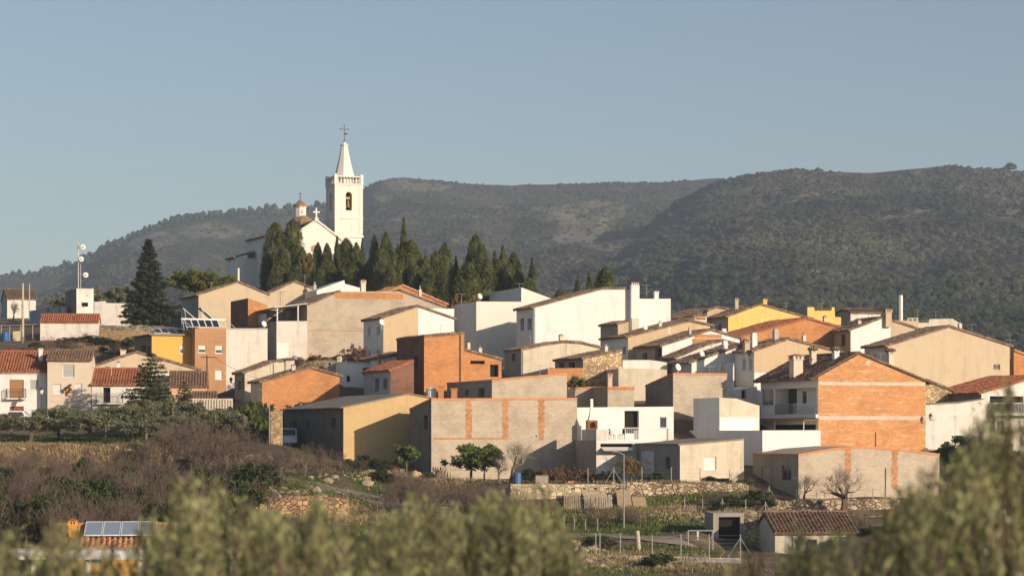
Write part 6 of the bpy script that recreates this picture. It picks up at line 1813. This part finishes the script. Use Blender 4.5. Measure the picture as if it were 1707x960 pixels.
def make_bare(seed, h=3.6, trunk=0.9, maxl=5, mat=TWIG, kids=(3, 4), spread=0.62, lift=0.22, name='bare_almond_tree', multi=0, tr=0.14):
    r = np.random.default_rng(seed); segs = []; ends = []
    if multi:
        for i in range(multi):
            a = r.normal(0, 0.55, 3); a[2] = 1
            grow(r, (r.uniform(-.25, .25), r.uniform(-.25, .25), -0.2), a, 1.1, 0.05, 1, maxl, segs, ends, spread, kids, lift, 0.72)
    else: grow(r, (0, 0, -0.2), (r.uniform(-.15, .15), r.uniform(-.1, .1), 1), trunk+0.2, tr, 0, maxl, segs, ends, spread, kids, lift, 0.80)
    root = proto_root(name, 'bare tree' if not multi else 'shrub')
    zmax = max(s[1][2] for s in segs); f = h/zmax
    S = [(s[0]*f, s[1]*f, s[2]*(f if s[4] < 3 else 1), s[3]*(f if s[4] < 3 else 1), s[4]) for s in segs]
    tube_mesh('trunk' if not multi else 'stems', [s[:4] for s in S if s[4] <= 1], mat if multi else BARK, root)
    tube_mesh('twigs', [s[:4] for s in S if s[4] > 1], mat, root)
    root['h'] = h
    return root

def make_leafy(seed, h, cw, mat, name, cat, trunk=0.3, ncl=60, nleaf=60, size=0.09, gap=0.0, crown0=0.25, zs=0.8, clr=0.45, tr=0.16, up=0.0, dome=1.0):
    """rounded crown of separate leaf clumps on real limbs"""
    r = np.random.default_rng(seed); root = proto_root(name, cat)
    H0 = h*crown0; C_ = []
    lob = [(r.normal(0, cw*0.20), r.normal(0, cw*0.20), H0 + (h-H0)*r.uniform(0.35, 0.72), r.uniform(0.30, 0.48)) for _ in range(6)]
    while len(C_) < ncl:
        lx, ly, lz, lr = lob[r.integers(0, 6)]
        d = r.normal(0, 1, 3); d /= np.linalg.norm(d); q = r.uniform(0.55, 1.0)
        p = np.array([lx + d[0]*cw*0.5*lr*1.5*q, ly + d[1]*cw*0.5*lr*1.5*q, lz + d[2]*(h-H0)*0.5*lr*1.6*q])
        if H0*0.8 < p[2] < h: C_.append(p)
    C_ = np.array(C_); V, Fq = leaf_tris(C_, nleaf, clr*r.uniform(0.6, 1.2, len(C_)), size, r, up, zs)
    V[:, 2] = np.minimum(V[:, 2], h*1.02)
    np_mesh('crown', V, Fq, mat, parent=root)
    segs = []; fork = np.array([0, 0, max(0.3, h*trunk)])
    segs.append((np.array([0, 0, -0.4]), np.array([r.uniform(-.1, .1), 0, fork[2]*0.5]), tr*1.25, tr)); segs.append((segs[0][1], fork, tr, tr*0.85))
    for c in C_[r.permutation(len(C_))[:14]]:
        mid = fork*0.4 + c*0.6 + r.normal(0, 0.1, 3); segs.append((fork, mid, tr*0.5, tr*0.28)); segs.append((mid, c, tr*0.28, 0.015))
    tube_mesh('trunk', segs, BARK, root); root['h'] = h
    return root

def make_cypress(seed, h=8.0, wd=2.6, point=0.5):
    r = np.random.default_rng(seed); root = proto_root('cypress', 'cypress')
    nc = 260; t = r.uniform(0.03, 1.0, nc)**0.85
    def prof(t): return wd/2*np.clip((np.minimum(t/0.22, 1)**0.5)*(1-t**(3.4-1.9*point))**(0.60+0.38*point), 0.02, 1)
    a = r.uniform(0, 2*np.pi, nc); bump = 1 + 0.20*np.sin(a*3+seed+t*5) + 0.15*r.normal(0, 1, nc)
    rr = prof(t)*0.80*np.clip(bump, 0.6, 1.25)
    C_ = np.stack([rr*np.cos(a), rr*np.sin(a), t*h*0.97], -1)
    C_ = np.vstack([C_, np.stack([0*t[:30], 0*t[:30], np.linspace(0.55, 0.985, 30)*h], -1)])
    rad = np.concatenate([0.16+0.13*wd*prof(t)/(wd/2), np.linspace(0.3, 0.08, 30)])
    V, Fq = leaf_tris(C_, 34, rad, 0.075, r, 0.9, 1.7, 1.9)
    n0 = len(V); k = 9; core = []
    ts = np.linspace(0.04, 0.96, 12)
    for tt in ts:
        for i in range(k):
            an = 2*np.pi*i/k; q = prof(np.array(tt))*0.70*(1+0.12*r.normal()); core.append((q*math.cos(an), q*math.sin(an), tt*h))
    ix = n0 + np.arange(12*k).reshape(12, k)
    Fc = np.stack([ix[:-1], np.roll(ix[:-1], -1, 1), np.roll(ix[1:], -1, 1), ix[1:]], -1).reshape(-1, 4)
    np_mesh('foliage', np.vstack([V, core]), np.vstack([Fq, Fc]), CYP, parent=root)
    tube_mesh('trunk', [(np.array([0, 0, -0.5]), np.array([0, 0, h*0.25]), 0.16, 0.10)], BARK, root)
    root['h'] = h
    return root

def make_fir(seed, h, wd, mat, name='fir_tree', dens=1.0, droop=0.25, layers=22, power=0.85, size=0.10):
    r = np.random.default_rng(seed); root = proto_root(name, 'conifer'); C_ = []; rad = []; segs = [(np.array([0, 0, -0.5]), np.array([0, 0, h*0.97]), 0.20, 0.02)]
    for l in range(layers):
        t = 0.08 + 0.90*l/(layers-1); z = h*t; R_ = wd/2*(1-t)**power*r.uniform(0.82, 1.15) + 0.12
        nb = max(4, int(11*(1-t)+4))
        for b in range(nb):
            a = 2*np.pi*(b+r.uniform(-.3, .3))/nb + l*0.7; Rb = R_*r.uniform(0.62, 1.12)
            e = np.array([Rb*math.cos(a), Rb*math.sin(a), z + Rb*(0.10-droop) + r.uniform(-.1, .15)])
            segs.append((np.array([0, 0, z]), e, 0.035, 0.012)); n = max(2, int(Rb/0.28*dens))
            for i in range(n):
                f = (i+0.8)/n; C_.append(np.array([0, 0, z])*(1-f) + e*f + r.normal(0, 0.05, 3)); rad.append(0.16+0.16*(1-f*0.6))
    V, Fq = leaf_tris(C_, 16, rad, size, r, 0, 0.55, 1.7)
    np_mesh('foliage', V, Fq, mat, parent=root); tube_mesh('trunk', segs[:1], BARK, root); tube_mesh('branches', segs[1:], BARK, root); root['h'] = h
    return root

_used = set()
def place(proto, x, y, h, label, group=None, wscale=1.0, rz=None, zoff=0.0):
    """first use moves the prototype itself, afterwards copies it and its parts"""
    if proto.name in _used: o = copy_thing(proto)
    else: o = proto; _used.add(proto.name)
    s = h/proto['h']
    o.location = (x, y, ground(x, y)-0.05+zoff); o.scale = (s*wscale, s*wscale, s)
    o.rotation_euler = (0, 0, random.uniform(0, 6.28) if rz is None else rz)
    o['label'] = label
    if group: o['group'] = group
    elif 'group' in o: del o['group']
    return o
def place_px(proto, px, ytop, Y, label, group=None, wpx=None, w0=None, minh=0.8, **kw):
    x = (px-CX)/F*Y; h = (HY-ytop)/F*Y - ground(x, Y); h = max(h, minh); ws = 1.0
    if wpx and w0: ws = (wpx/F*Y)/(w0*h/proto['h'])
    return place(proto, x, Y, h, label, group, ws, **kw)

# ------------------------------------------------------------------ cypresses round the church
cyp = [make_cypress(100+i, 8.0, w_, p_) for i, (w_, p_) in enumerate(((2.9,0.1),(2.4,0.4),(1.8,0.8),(3.0,0.25),(2.3,0.6)))]
cw0 = [2.9, 2.4, 1.8, 3.0, 2.3]
L_CH = 'dark green cypress in the tight clump hiding the front of the church'; G_CH = 'cypresses in front of the church'
L_ROW = 'dark green cypress in the thick ragged row right of the church tower'; G_ROW = 'cypresses in the row right of the church'
CY = [(459,371,325,36,0),(487,366,326,36,3),(446,418,322,20,1),(472,410,320,28,0),(504,412,322,22,1),(516,421,320,20,3),(530,404,322,20,1),(545,405,321,20,1),(549,436,317,24,0),(562,393,323,13,2),(577,397,324,30,0),(594,404,323,20,1),(588,440,317,26,3),(534,446,316,22,0),(494,440,317,26,3),(463,440,318,26,0),(570,446,316,20,1),(604,396,327,9,2),
      (624,391,316,18,1),(643,386,315,20,0),(620,417,311,13,2),(636,411,310,30,0),(656,420,312,22,1),(668,436,308,24,3),(673,362,314,15,2),(685,400,313,40,3),(651,440,307,22,0),(693,440,307,26,0),(710,426,309,24,1),(726,418,311,26,0),(742,404,312,26,3),(760,426,313,10,2),(716,446,305,26,3),(740,446,305,30,0),
      (793,391,311,32,0),(800,420,309,34,3),(780,436,304,38,0),(812,430,306,30,1),(825,417,309,16,2),(831,430,307,20,1),(838,409,311,16,2),(848,440,306,26,3),(856,420,308,28,1),(866,450,304,24,0)]
CY += [(615,434,319,24,1),(629,420,320,22,0),(645,412,321,22,3),(664,408,321,20,1),(699,420,319,22,1),(718,432,320,20,0),(735,414,320,22,1),(751,438,318,20,3),(768,446,317,20,0),(786,414,319,26,1),(806,408,320,18,1),(820,446,318,24,0),(843,424,319,18,1),(862,438,318,18,0),(540,422,325,22,1),(512,446,317,24,0)]
for i, (px, yt, Y, wp, k) in enumerate(CY):
    own = {673:'tall thin cypress spire that stands highest in the row right of the church tower', 459:'broadest left cypress of the church clump, beside the bluish aisle wall', 760:'very thin cypress spire in the gap in the middle of the cypress row'}.get(px)
    place_px(cyp[k], px, yt, Y, own or (L_CH if px < 610 else L_ROW), None if own else (G_CH if px < 610 else G_ROW), wpx=wp*1.22, w0=cw0[k])
for px, yt, Y, wp, k, lab in ((887,429,302,15,2,'thin pointed cypress at the right end of the row above the white wedge topped house'),(882,462,300,28,0,'low bushy cypress under the thin pointed one at the right end of the row'),
     (934,480,298,20,0,'small round cypress top over the left end of the long white house roof'),(963,461,299,12,2,'slim cypress, left one of two above the long white house roof'),(982,452,299,13,2,'slim cypress, right one of two above the long white house roof'),(1009,445,300,34,0,'broad cypress alone above the ridge of the long white house')):
    place_px(cyp[k], px, yt, Y, lab, None, wpx=wp*1.1, w0=cw0[k])
aut = make_leafy(61, 5, 4.5, BRN, 'autumn_tree', 'tree', 0.3, 60, 50, 0.10)
place_px(aut, 763, 488, 293, 'rusty brown tree below the middle of the cypress row', wpx=34, w0=4.5)
place_px(aut, 790, 489, 292, 'low rusty brown tree beside the cream white flat house', wpx=40, w0=4.5)
place_px(aut, 512, 420, 318.5, 'brownish dry tree among the cypresses before the church', wpx=22, w0=4.5)

# ------------------------------------------------------------------ conifers, pine
fir = make_fir(7, 11, 5.4, FIR, dens=2.0, droop=0.18, layers=26, power=0.78, size=0.12)
place_px(fir, 247, 399, 301, 'tall dark fir with a pointed top on the skyline at the left', wpx=86, w0=5.4)
fir2 = make_fir(8, 7, 6.2, leaf_mat((0.03,0.04,0.018),(0.10,0.105,0.045),'cedar_needles',0.15,0.9), 'cedar_tree', dens=0.9, droop=0.05, layers=17, power=0.62, size=0.085)
place_px(fir2, 251, 590, 217, 'spreading dark cedar in front of the wide tan gable house', wpx=125, w0=6.2)
place_px(fir2, 308, 636, 218, 'smaller thin cedar right of the spreading cedar', wpx=60, w0=6.2)
pine = make_leafy(71, 7, 8.5, PINE, 'umbrella_pine', 'pine', 0.45, 130, 70, 0.14, crown0=0.42, zs=0.6, clr=0.7, tr=0.25)
place_px(pine, 335, 449, 311, 'yellow green broad headed pine right of the tall dark fir', wpx=92, w0=7.6)
place_px(pine, 376, 458, 316, 'lower yellow green pine crown over the roof of the upper tan house', wpx=46, w0=7.6)
olb = make_leafy(72, 4, 4.5, OLV, 'hilltop_tree', 'tree', 0.3, 70, 60, 0.10)
for px, yt, Y, wp, lab in ((186,474,320,56,'olive brown bushy tree behind the pale hilltop yard wall'),(160,482,326,40,'brownish bushy tree right behind the square white hut'),(214,486,322,36,'low olive brown tree touching the tall dark fir'),(100,492,330,40,'low brown tree behind the shaded grey blue shed row')):
    place_px(olb, px, yt, Y, lab, wpx=wp, w0=4.2)

# ------------------------------------------------------------------ olives along the street terrace
ol = [make_leafy(80+i, 4.2, 4.4, OLV, 'olive_tree', 'olive tree', 0.38, 85, 75, 0.085, crown0=0.36, clr=0.45, tr=0.15, up=0.4) for i in range(3)]
_on = ['first','second','third','fourth','fifth','sixth','seventh','eighth','ninth','tenth','eleventh','twelfth','thirteenth','fourteenth']
_op = [-18,18,54,98,150,176,212,243,228,282,322,352,292,378]; _ord = {p: _on[k] for k, p in enumerate(sorted(_op))}
OLAB = ['grey green olive tree, %s from the left in the row below the street' % _ord[p] for p in _op]
for i, (px, yt, Y, wp) in enumerate((px_, yt_-13, Y_, wp_+12) for px_, yt_, Y_, wp_ in ((-18,704,201,70),(18,702,206,50),(54,699,201,66),(98,688,207,58),(150,697,200,76),(176,690,209,50),(212,684,203,70),(243,679,207,60),(228,706,197,60),(282,676,209,56),(322,688,207,60),(352,690,205,60),(292,702,199,60),(378,694,204,50))):
    place_px(ol[i % 3], px, yt, Y, OLAB[i], 'olive trees below the street', wpx=wp*1.05, w0=3.9)

# ------------------------------------------------------------------ bare almonds and thicket
bt = [make_bare(200+i, 4.2, 0.9, 5, TWIG) for i in range(4)]
bs = [make_bare(220+i, 2.8, 0.0, 4, TWIG, (3, 4), 0.55, 0.3, 'bare_shrub', multi=6) for i in range(4)]
AL = [(8,742,189,0),(62,744,188.5,1),(150,735,190,2),(232,736,190,3),(190,745,187,1),(262,706,193,0),(292,700,189,1),(330,696,186,2),(362,702,182,3),(300,718,180,0),(345,716,178,1),(398,712,183,2),(405,722,178,0),(440,738,182,3),(468,748,182.5,1),(508,745,185,2),(428,746,175,0),(250,730,184,2),(275,742,177,3),(380,736,176,1),(535,752,186.5,0),(320,735,174,2),(275,712,187,1),(312,706,184,3),(350,720,184,0),(385,726,180,2),(420,732,180,3),(455,752,180,1)]
for i, (px, yt, Y, k) in enumerate(AL):
    place_px(bt[k], px, yt-(14 if px > 240 else 0), Y, 'leafless reddish brown almond tree in the dense group left of the lane', 'bare almond trees left of the lane', wpx=None)
r = np.random.default_rng(33); n = 0
while n < 150:
    Y = r.uniform(138, 183); px = r.uniform(-60, 440)
    if Y > 172 and px > 300: continue
    if px > 330 and Y < 160 and px > 420: continue
    x = (px-CX)/F*Y
    place(bs[n % 4], x, Y, r.uniform(1.6, 3.3), 'leafless brown shrub in the dark thicket at the lower left', 'bare shrubs of the thicket', r.uniform(0.9, 1.3)); n += 1
gb = [make_leafy(90+i, 2.0, 2.6, BUSHG, 'green_shrub', 'shrub', 0.2, 40, 60, 0.07, crown0=0.1, clr=0.35, tr=0.06) for i in range(2)]
for n in range(70):
    Y = r.uniform(140, 180); px = r.uniform(-50, 430); x = (px-CX)/F*Y
    place(gb[n % 2], x, Y, r.uniform(1.1, 2.6), 'green leafy shrub among the bare ones in the lower left thicket', 'green shrubs of the thicket', r.uniform(0.8, 1.3))
for n, (px, Y, h) in enumerate([(640+r.uniform(0, 215), r.uniform(166, 181), r.uniform(1.4, 2.7)) for _ in range(44)] + [(r.uniform(975, 1070), r.uniform(172, 181), r.uniform(0.9, 1.9)) for _ in range(10)]):
    place(bs[n % 4], (px-CX)/F*Y, Y, h, 'leafless reddish shrub on the slope below the block warehouse', 'bare shrubs below the warehouse', r.uniform(0.9, 1.3))
for px, Y, h in ((470,190,1.9),(492,192,1.6),(545,193,2.0),(520,190,1.4),(560,194,1.7),(500,186,1.5),(600,190,1.3),(580,188,1.2)):
    place(bs[int(px) % 4], (px-CX)/F*Y, Y, h, 'leafless shrub at the foot of the dark side of the ochre shed', 'bare shrubs by the ochre shed', 1.2)

for i in range(16):
    px = r.uniform(565, 712); Y = r.uniform(186, 198)
    place(gb[i % 2], (px-CX)/F*Y, Y, r.uniform(0.5, 1.1), 'low dark green bush on the rubble slope before the ochre shed', 'low bushes on the rubble slope', r.uniform(1, 1.7))
# dark evergreens by the lane and on the garden roof
for px, yt, Y, wp in ((386,690,214,56),(402,676,216,50),(420,668,219,44),(432,690,213,48),(412,706,210,60),(440,672,221,40),(385,712,208,40)):
    place_px(gb[int(px) % 2], px, yt, Y, 'dark evergreen bush in the deep shade beside the lane', 'evergreen bushes by the lane', wpx=wp, w0=2.4)
yb = make_leafy(95, 2.6, 2.4, CITRUS, 'citrus_tree', 'fruit tree', 0.35, 42, 46, 0.085, crown0=0.28, clr=0.27, tr=0.06)
place_px(yb, 424, 664, 211, 'sunlit yellow green tree against the dark bushes by the lane', wpx=34, w0=2.2)
place_px(yb, 677, 733, 195.5, 'round young fruit tree before the dark side of the block warehouse', wpx=56, w0=2.2)
place_px(yb, 786, 730, 194, 'leafy citrus tree against the front of the block warehouse', wpx=86, w0=2.2)
place_px(yb, 808, 738, 192.5, 'darker shaded citrus tree right of the leafy one before the warehouse', wpx=60, w0=2.2)
place_px(yb, 966, 618, 223, 'bright green bush above the low block yard wall', wpx=44, w0=2.2, zoff=0.0)
pal = make_bare(240, 4.0, 1.0, 5, TWIG_P, (3, 4), 0.6, 0.2)
place_px(pal, 851, 728, 190, 'pale leafless tree against the right of the warehouse front')
place_px(bt[2], 832, 748, 188, 'dark leafless tree with a stout trunk before the citrus tree', rz=1.0)
dk = make_bare(251, 3.6, 1.0, 5, TWIG_P, (3, 4), 0.55, 0.25, tr=0.22)
place_px(dk, 1406, 767, 184.2, 'leafless fig with a dark stout trunk before the block garage', wpx=None)
place_px(pal, 1341, 785, 186.4, 'thin pale leafless sapling left of the stout fig')
place_px(aut, 1052, 758, 187.2, 'small orange leaved tree before the white garage door', wpx=44, w0=4.5)
vin = [make_leafy(97+i, 1.4, 2.6, RUST, 'dry_vine', 'vine', 0.2, 34, 60, 0.06, crown0=0.05, clr=0.3, tr=0.05) for i in range(2)]
for i, (px, yt, Y, wp) in enumerate(((905,778,188.6,36),(922,780,189.4,30),(936,774,190,36),(960,776,190,40),(985,782,189.6,34),(1005,783,189,36),(1024,784,188.4,34),(948,786,187.8,30),(1078,790,187.6,30))):
    place_px(vin[i % 2], px, yt, Y, 'rusty dry vine tangle on the terrace between the warehouse and the annex', 'dry vines on the terrace', wpx=wp, w0=2.3, minh=0.5)
for i, (px, yt, Y, wp) in enumerate(((884,779,188.4,36),(1090,786,187.2,26),(1185,792,187,40),(1215,796,186.6,30),(1240,800,186,34),(1250,816,182,50),(1222,824,181,40),(1270,830,181,36),(1200,833,180,30))):
    place_px(gb[i % 2], px, yt, Y, 'dark green garden bush along the dry stone terrace wall', 'garden bushes by the terrace wall', wpx=wp, w0=2.4, minh=0.5)
for i, (px, yt, Y) in enumerate(((1232,782,184.8),(1252,788,185.4),(1216,800,183),(1240,806,182.2),(1268,800,184.6),(1200,812,182),(1182,806,182.6))):
    place_px(bs[i % 4], px, yt, Y, 'grey leafless bramble hanging over the right end of the dry stone terrace wall', 'brambles on the terrace wall', minh=0.6)
place_px(gb[0], 1106, 921, 148.5, 'round dark green bush at the bottom below the kerb wall', wpx=54, w0=2.4)
place_px(gb[1], 1083, 926, 147, 'low shaded bush left of the round dark green bush', wpx=50, w0=2.4, minh=0.5)
place_px(gb[1], 1008, 893, 157, 'grey green bush inside the wire fence by the road', wpx=54, w0=2.4, minh=0.7)
for i, (px, yt, Y, wp) in enumerate(((985,786,160,40),(470,690,226,50),(498,680,226,50),(530,676,226,56),(560,678,225,50),(585,682,224,40))):
    if i: place_px(gb[i % 2], px, yt-6, Y, 'shaded climber bush behind the roof of the ochre shed', 'climbers behind the ochre shed', wpx=wp, w0=2.4, minh=0.8)
# rubble bank weeds, hilltop shrubs
for i, (px, yt, Y, wp) in enumerate(((500,592,257,40),(530,590,257.5,40),(560,590,258,36),(585,580,257.5,44),(600,572,257,30),(570,600,252,30))):
    place_px(vin[i % 2], px, yt, Y, 'dry brown weed clump on the rubble bank under the cement house', 'weeds on the rubble bank', wpx=wp, w0=2.3, minh=0.5)
for i in range(30):
    px = r.uniform(-10, 225); Y = r.uniform(256, 284)
    place((gb+bs)[i % 6], (px-CX)/F*Y, Y, r.uniform(0.6, 1.7), 'low shrub on the slope above the roofs of the street houses', 'shrubs on the slope above the street', r.uniform(1, 1.8))
for px, yt, Y, wp in ((150,560,283,50),(180,566,281,50),(120,566,282,40),(210,580,276,50)):
    place_px(gb[0], px, yt, Y, 'dark bush on the slope under the red topped store', 'bushes under the red topped store', wpx=wp, w0=2.4)
place_px(bt[1], 22, 497, 318, 'bare black tree before the far white house at the left edge', minh=2)
# right edge greenery behind the lane
for i, (px, yt, Y, wp) in enumerate(((1575,735,206,50),(1600,726,204,60),(1640,742,200,60),(1680,738,200,70),(1705,752,196,60),(1620,770,192,50),(1665,780,190,60))):
    place_px(gb[i % 2], px, yt, Y, 'dark green garden hedge bush at the right edge beyond the side road', 'hedge bushes at the right edge', wpx=wp, w0=2.4)
for i, (px, yt, Y, wp) in enumerate(((1450,876,170,50),(1490,876,170,50),(1525,878,170,46))):
    place_px(gb[i % 2], px, yt, Y, 'clipped dark hedge below the pale rounded retaining wall', 'clipped hedge pieces', wpx=wp, w0=2.2, minh=0.6)
for i, (px, yt, Y, wp) in enumerate(((22,890,139,24),(160,905,128,30))):
    pass
place_px(yb, 23, 889, 136, 'small green sapling before the dark thicket at the lower left corner', wpx=26, w0=2.2)

# ------------------------------------------------------------------ grass, dry grass and loose stones
def tufts(name, areas, n, hgt, mat, seed, width=0.03):
    r = np.random.default_rng(seed); pts = []
    wts = np.array([a[2]*a[3] for a in areas], float); wts /= wts.sum()
    ch = r.choice(len(areas), n, p=wts)
    for c in ch:
        px, py, rx, ry, Y = areas[c]
        x = (px + r.normal(0, rx*0.6) - CX)/F*Y; y = Y + r.normal(0, max(2.2, ry*0.25)); pts.append((x, y, ground(x, y)))
    C_ = np.array(pts); a = r.uniform(0, 2*np.pi, n); h = hgt*r.uniform(0.4, 1.4, n); w_ = width*r.uniform(0.7, 1.6, n)
    dx = np.stack([np.cos(a)*w_, np.sin(a)*w_, 0*a], -1); tip = C_ + np.stack([r.normal(0, .25, n)*h, r.normal(0, .25, n)*h, h], -1)
    V = np.stack([C_-dx, C_+dx, tip], 1).reshape(-1, 3)
    return tag(np_mesh(name, V, np.arange(3*n).reshape(n, 3), mat), kind='stuff')
GRASS = leaf_mat((0.06,0.10,0.02),(0.15,0.19,0.05),'fresh_grass',0.3,0.6); DRYG = leaf_mat((0.26,0.19,0.10),(0.52,0.40,0.22),'dry_grass',0.3,0.6)
tufts('grass', COVER_G, 60000, 0.17, GRASS, 1, 0.035)
tufts('dry_grass', COVER_R + [(60,764,120,9,195),(200,766,80,9,194.6),(1120,835,120,12,181),(700,800,80,10,190)], 34000, 0.30, DRYG, 2, 0.03)
tufts('weeds', [(200,830,260,60,165),(800,870,200,30,170),(620,790,80,20,195),(1350,880,120,20,178),(1100,950,160,14,146),(300,800,150,20,182)], 30000, 0.22, leaf_mat((0.10,0.09,0.04),(0.26,0.21,0.11),'dry_weeds',0.2,0.6), 3, 0.03)
r = np.random.default_rng(77); S_ = []
for px, Y, sx, sy, n in ((612,199,22,1.2,90),(690,192,40,2.0,130),(640,186,60,2,70),(420,196,12,1,60),(395,199,8,1,30),(500,172,50,3,160),(1000,148,60,2,200),(1150,179,60,2,160),(965,158,20,1.5,90),(800,176,60,5,200),(60,196,80,1,60)):
    for _ in range(n):
        x = (px + r.normal(0, sx)-CX)/F*Y; y = Y + r.normal(0, sy); S_.append((x, y, ground(x, y)+0.02))
blobs('loose_stones', np.array(S_), r.gamma(2.5, 0.055, len(S_))+0.04, bark_mat((0.20,0.155,0.105),(0.42,0.33,0.23),'limestone'), 0.7, 12)
for i, (px, Y, h, lab) in enumerate(((646,197,0.55,'pale boulder on the rubble slope left of the young fruit tree'),(693,194,0.5,'rounded golden boulder at the foot of the young fruit tree'))):
    v, f = ico_unit(3); n_ = 1+0.7*(fbm(v[:, 0]*2+9+i, v[:, 1]*2+v[:, 2]*1.7+9, 3, i)[:, None]-0.5)*2
    x = (px-CX)/F*Y; o = np_mesh('boulder', v*n_*np.array([h*1.0, h*0.8, h*0.8]), f, plaster((0.48,0.36,0.22),0.5,'boulder_stone'), smooth=True); o.location = (x, Y, ground(x, Y)+h*0.25); tag(o, lab, 'boulder')

# ------------------------------------------------------------------ foreground olives, a few metres from the camera (out of focus)
def fore_olive(name, label, trunk, env, n, yr, seed, dens=1.0, low=-1.35, lens=(0.35, 0.8), fall=42):
    r = np.random.default_rng(seed); zg = ground(trunk[0], trunk[1]); o0 = np.array([trunk[0], trunk[1], zg])
    e = empty(name, tuple(o0), 0, label, 'olive tree')
    V = []; segs = []; hubs = []
    px = [a for a, b in env]; py = [b for a, b in env]
    tuft = None
    for i in range(n):
        if i % 7 == 0: tuft = (r.uniform(px[0], px[-1]), r.uniform(*yr), abs(r.normal(0, 1))**1.2*fall)
        a = tuft[0] + r.normal(0, 11); Y = tuft[1] + r.normal(0, 0.06); top = np.interp(a, px, py) + tuft[2] + abs(r.normal(0, 22))
        tip = np.array([(a-CX)/F*Y, Y, (HY-top)/F*Y]); L = r.uniform(*lens)
        base = tip - np.array([r.normal(0, 0.09), r.normal(0, 0.09), L]); mid = (tip+base)/2 + r.normal(0, 0.02, 3)
        base[2] = max(base[2], low)
        segs += [(base, mid, 0.0045, 0.003), (mid, tip, 0.003, 0.0012)]
        if r.uniform() < 0.12: hubs.append(base)
        m = int(L/0.024*dens)
        for j in range(m):
            t = (j+0.3)/m; c = (base*(1-t)**2 + 2*mid*t*(1-t) + tip*t*t)
            for s in (0, np.pi):
                an = j*1.6 + s + r.uniform(-.4, .4); l = r.uniform(0.032, 0.058)*(1-0.35*t); d = np.array([math.cos(an)*0.6, math.sin(an)*0.6, r.uniform(0.6, 1.5)]); d /= np.linalg.norm(d)
                w = np.cross(d, r.normal(0, 1, 3)); w /= np.linalg.norm(w); w *= l*0.11
                V += [c, c+d*l*0.5+w, c+d*l, c+d*l*0.5-w]
    V = np.array(V)-o0
    np_mesh('crown', V, np.arange(len(V)).reshape(-1, 4), OLV_F, parent=e)
    S = [(a-o0, b-o0, p, q) for a, b, p, q in segs]
    tube_mesh('shoots', S, TWIG, e)
    top = np.array([0.0, 0.0, 1.1]); T = [(np.array([0, 0, -0.3]), np.array([0.05, 0.02, 0.6]), 0.19, 0.15), (np.array([0.05, 0.02, 0.6]), top, 0.15, 0.12)]
    for h in hubs:
        q = h-o0; m1 = top*0.55+q*0.45+r.normal(0, 0.08, 3); m1[2] = min(m1[2], q[2]-0.05); T += [(top, m1, 0.05, 0.028), (m1, q, 0.028, 0.006)]
    tube_mesh('trunk', T, BARK, e)
m = MB(); m.lathe([(0.42,0),(0.45,0.08),(0.45,0.85),(0.38,0.95),(0.1,1.0)],0,0,14); tag(m.build('water_tank', STEEL_W, loc=P(719,664,212)), 'white round water tank on the roof left of the grey block house', 'water tank')
for px, w_, yt, lab in ((735,9,645,'left orange brick stub behind the top edge of the block warehouse'),(757,10,649,'right orange brick stub behind the top edge of the block warehouse')):
    q = P(px,666,211); m = MB(); s_ = 211/F; m.box(-w_/2*s_,0,-1,w_/2*s_,0.5,(666-yt)*s_); m.box(-w_/2*s_-.06,-.06,(666-yt)*s_,w_/2*s_+.06,.56,(666-yt)*s_+.1); tag(m.build('brick_stub', BRICK_R, loc=q), lab, 'brick pillar')
fore_olive('foreground_olive', 'blurred yellow green olive shoots filling the bottom left and middle of the photo', (-0.45, 6.4),
  [(-160,905),(0,880),(60,862),(110,858),(150,880),(200,872),(250,846),(290,800),(330,778),(380,800),(430,838),(480,842),(530,815),(560,822),(600,850),(650,836),(700,796),(740,826),(780,818),(830,800),(860,822),(900,790),(930,830),(950,875),(975,915)], 1250, (5.2, 8.0), 5, 1.0, -1.35, (0.35, 0.8), 62)
fore_olive('foreground_olive', 'blurred dark olive boughs rising highest at the right edge of the photo', (1.15, 5.4),
  [(1205,950),(1235,880),(1262,835),(1300,868),(1400,868),(1450,850),(1500,800),(1540,775),(1580,735),(1620,695),(1660,655),(1700,618),(1760,600),(1850,600)], 430, (4.8, 7.0), 6, 0.9, -1.6, (0.35, 0.8), 70)
for o in PROTOS['list']:
    if 'h' in o: del o['h']
for o in list(scene.objects):
    if o.type == 'EMPTY' and 'h' in o: del o['h']

for o in PROTOS['list']:
    if o.name not in _used:
        for c in list(o.children): bpy.data.objects.remove(c)
        bpy.data.objects.remove(o)
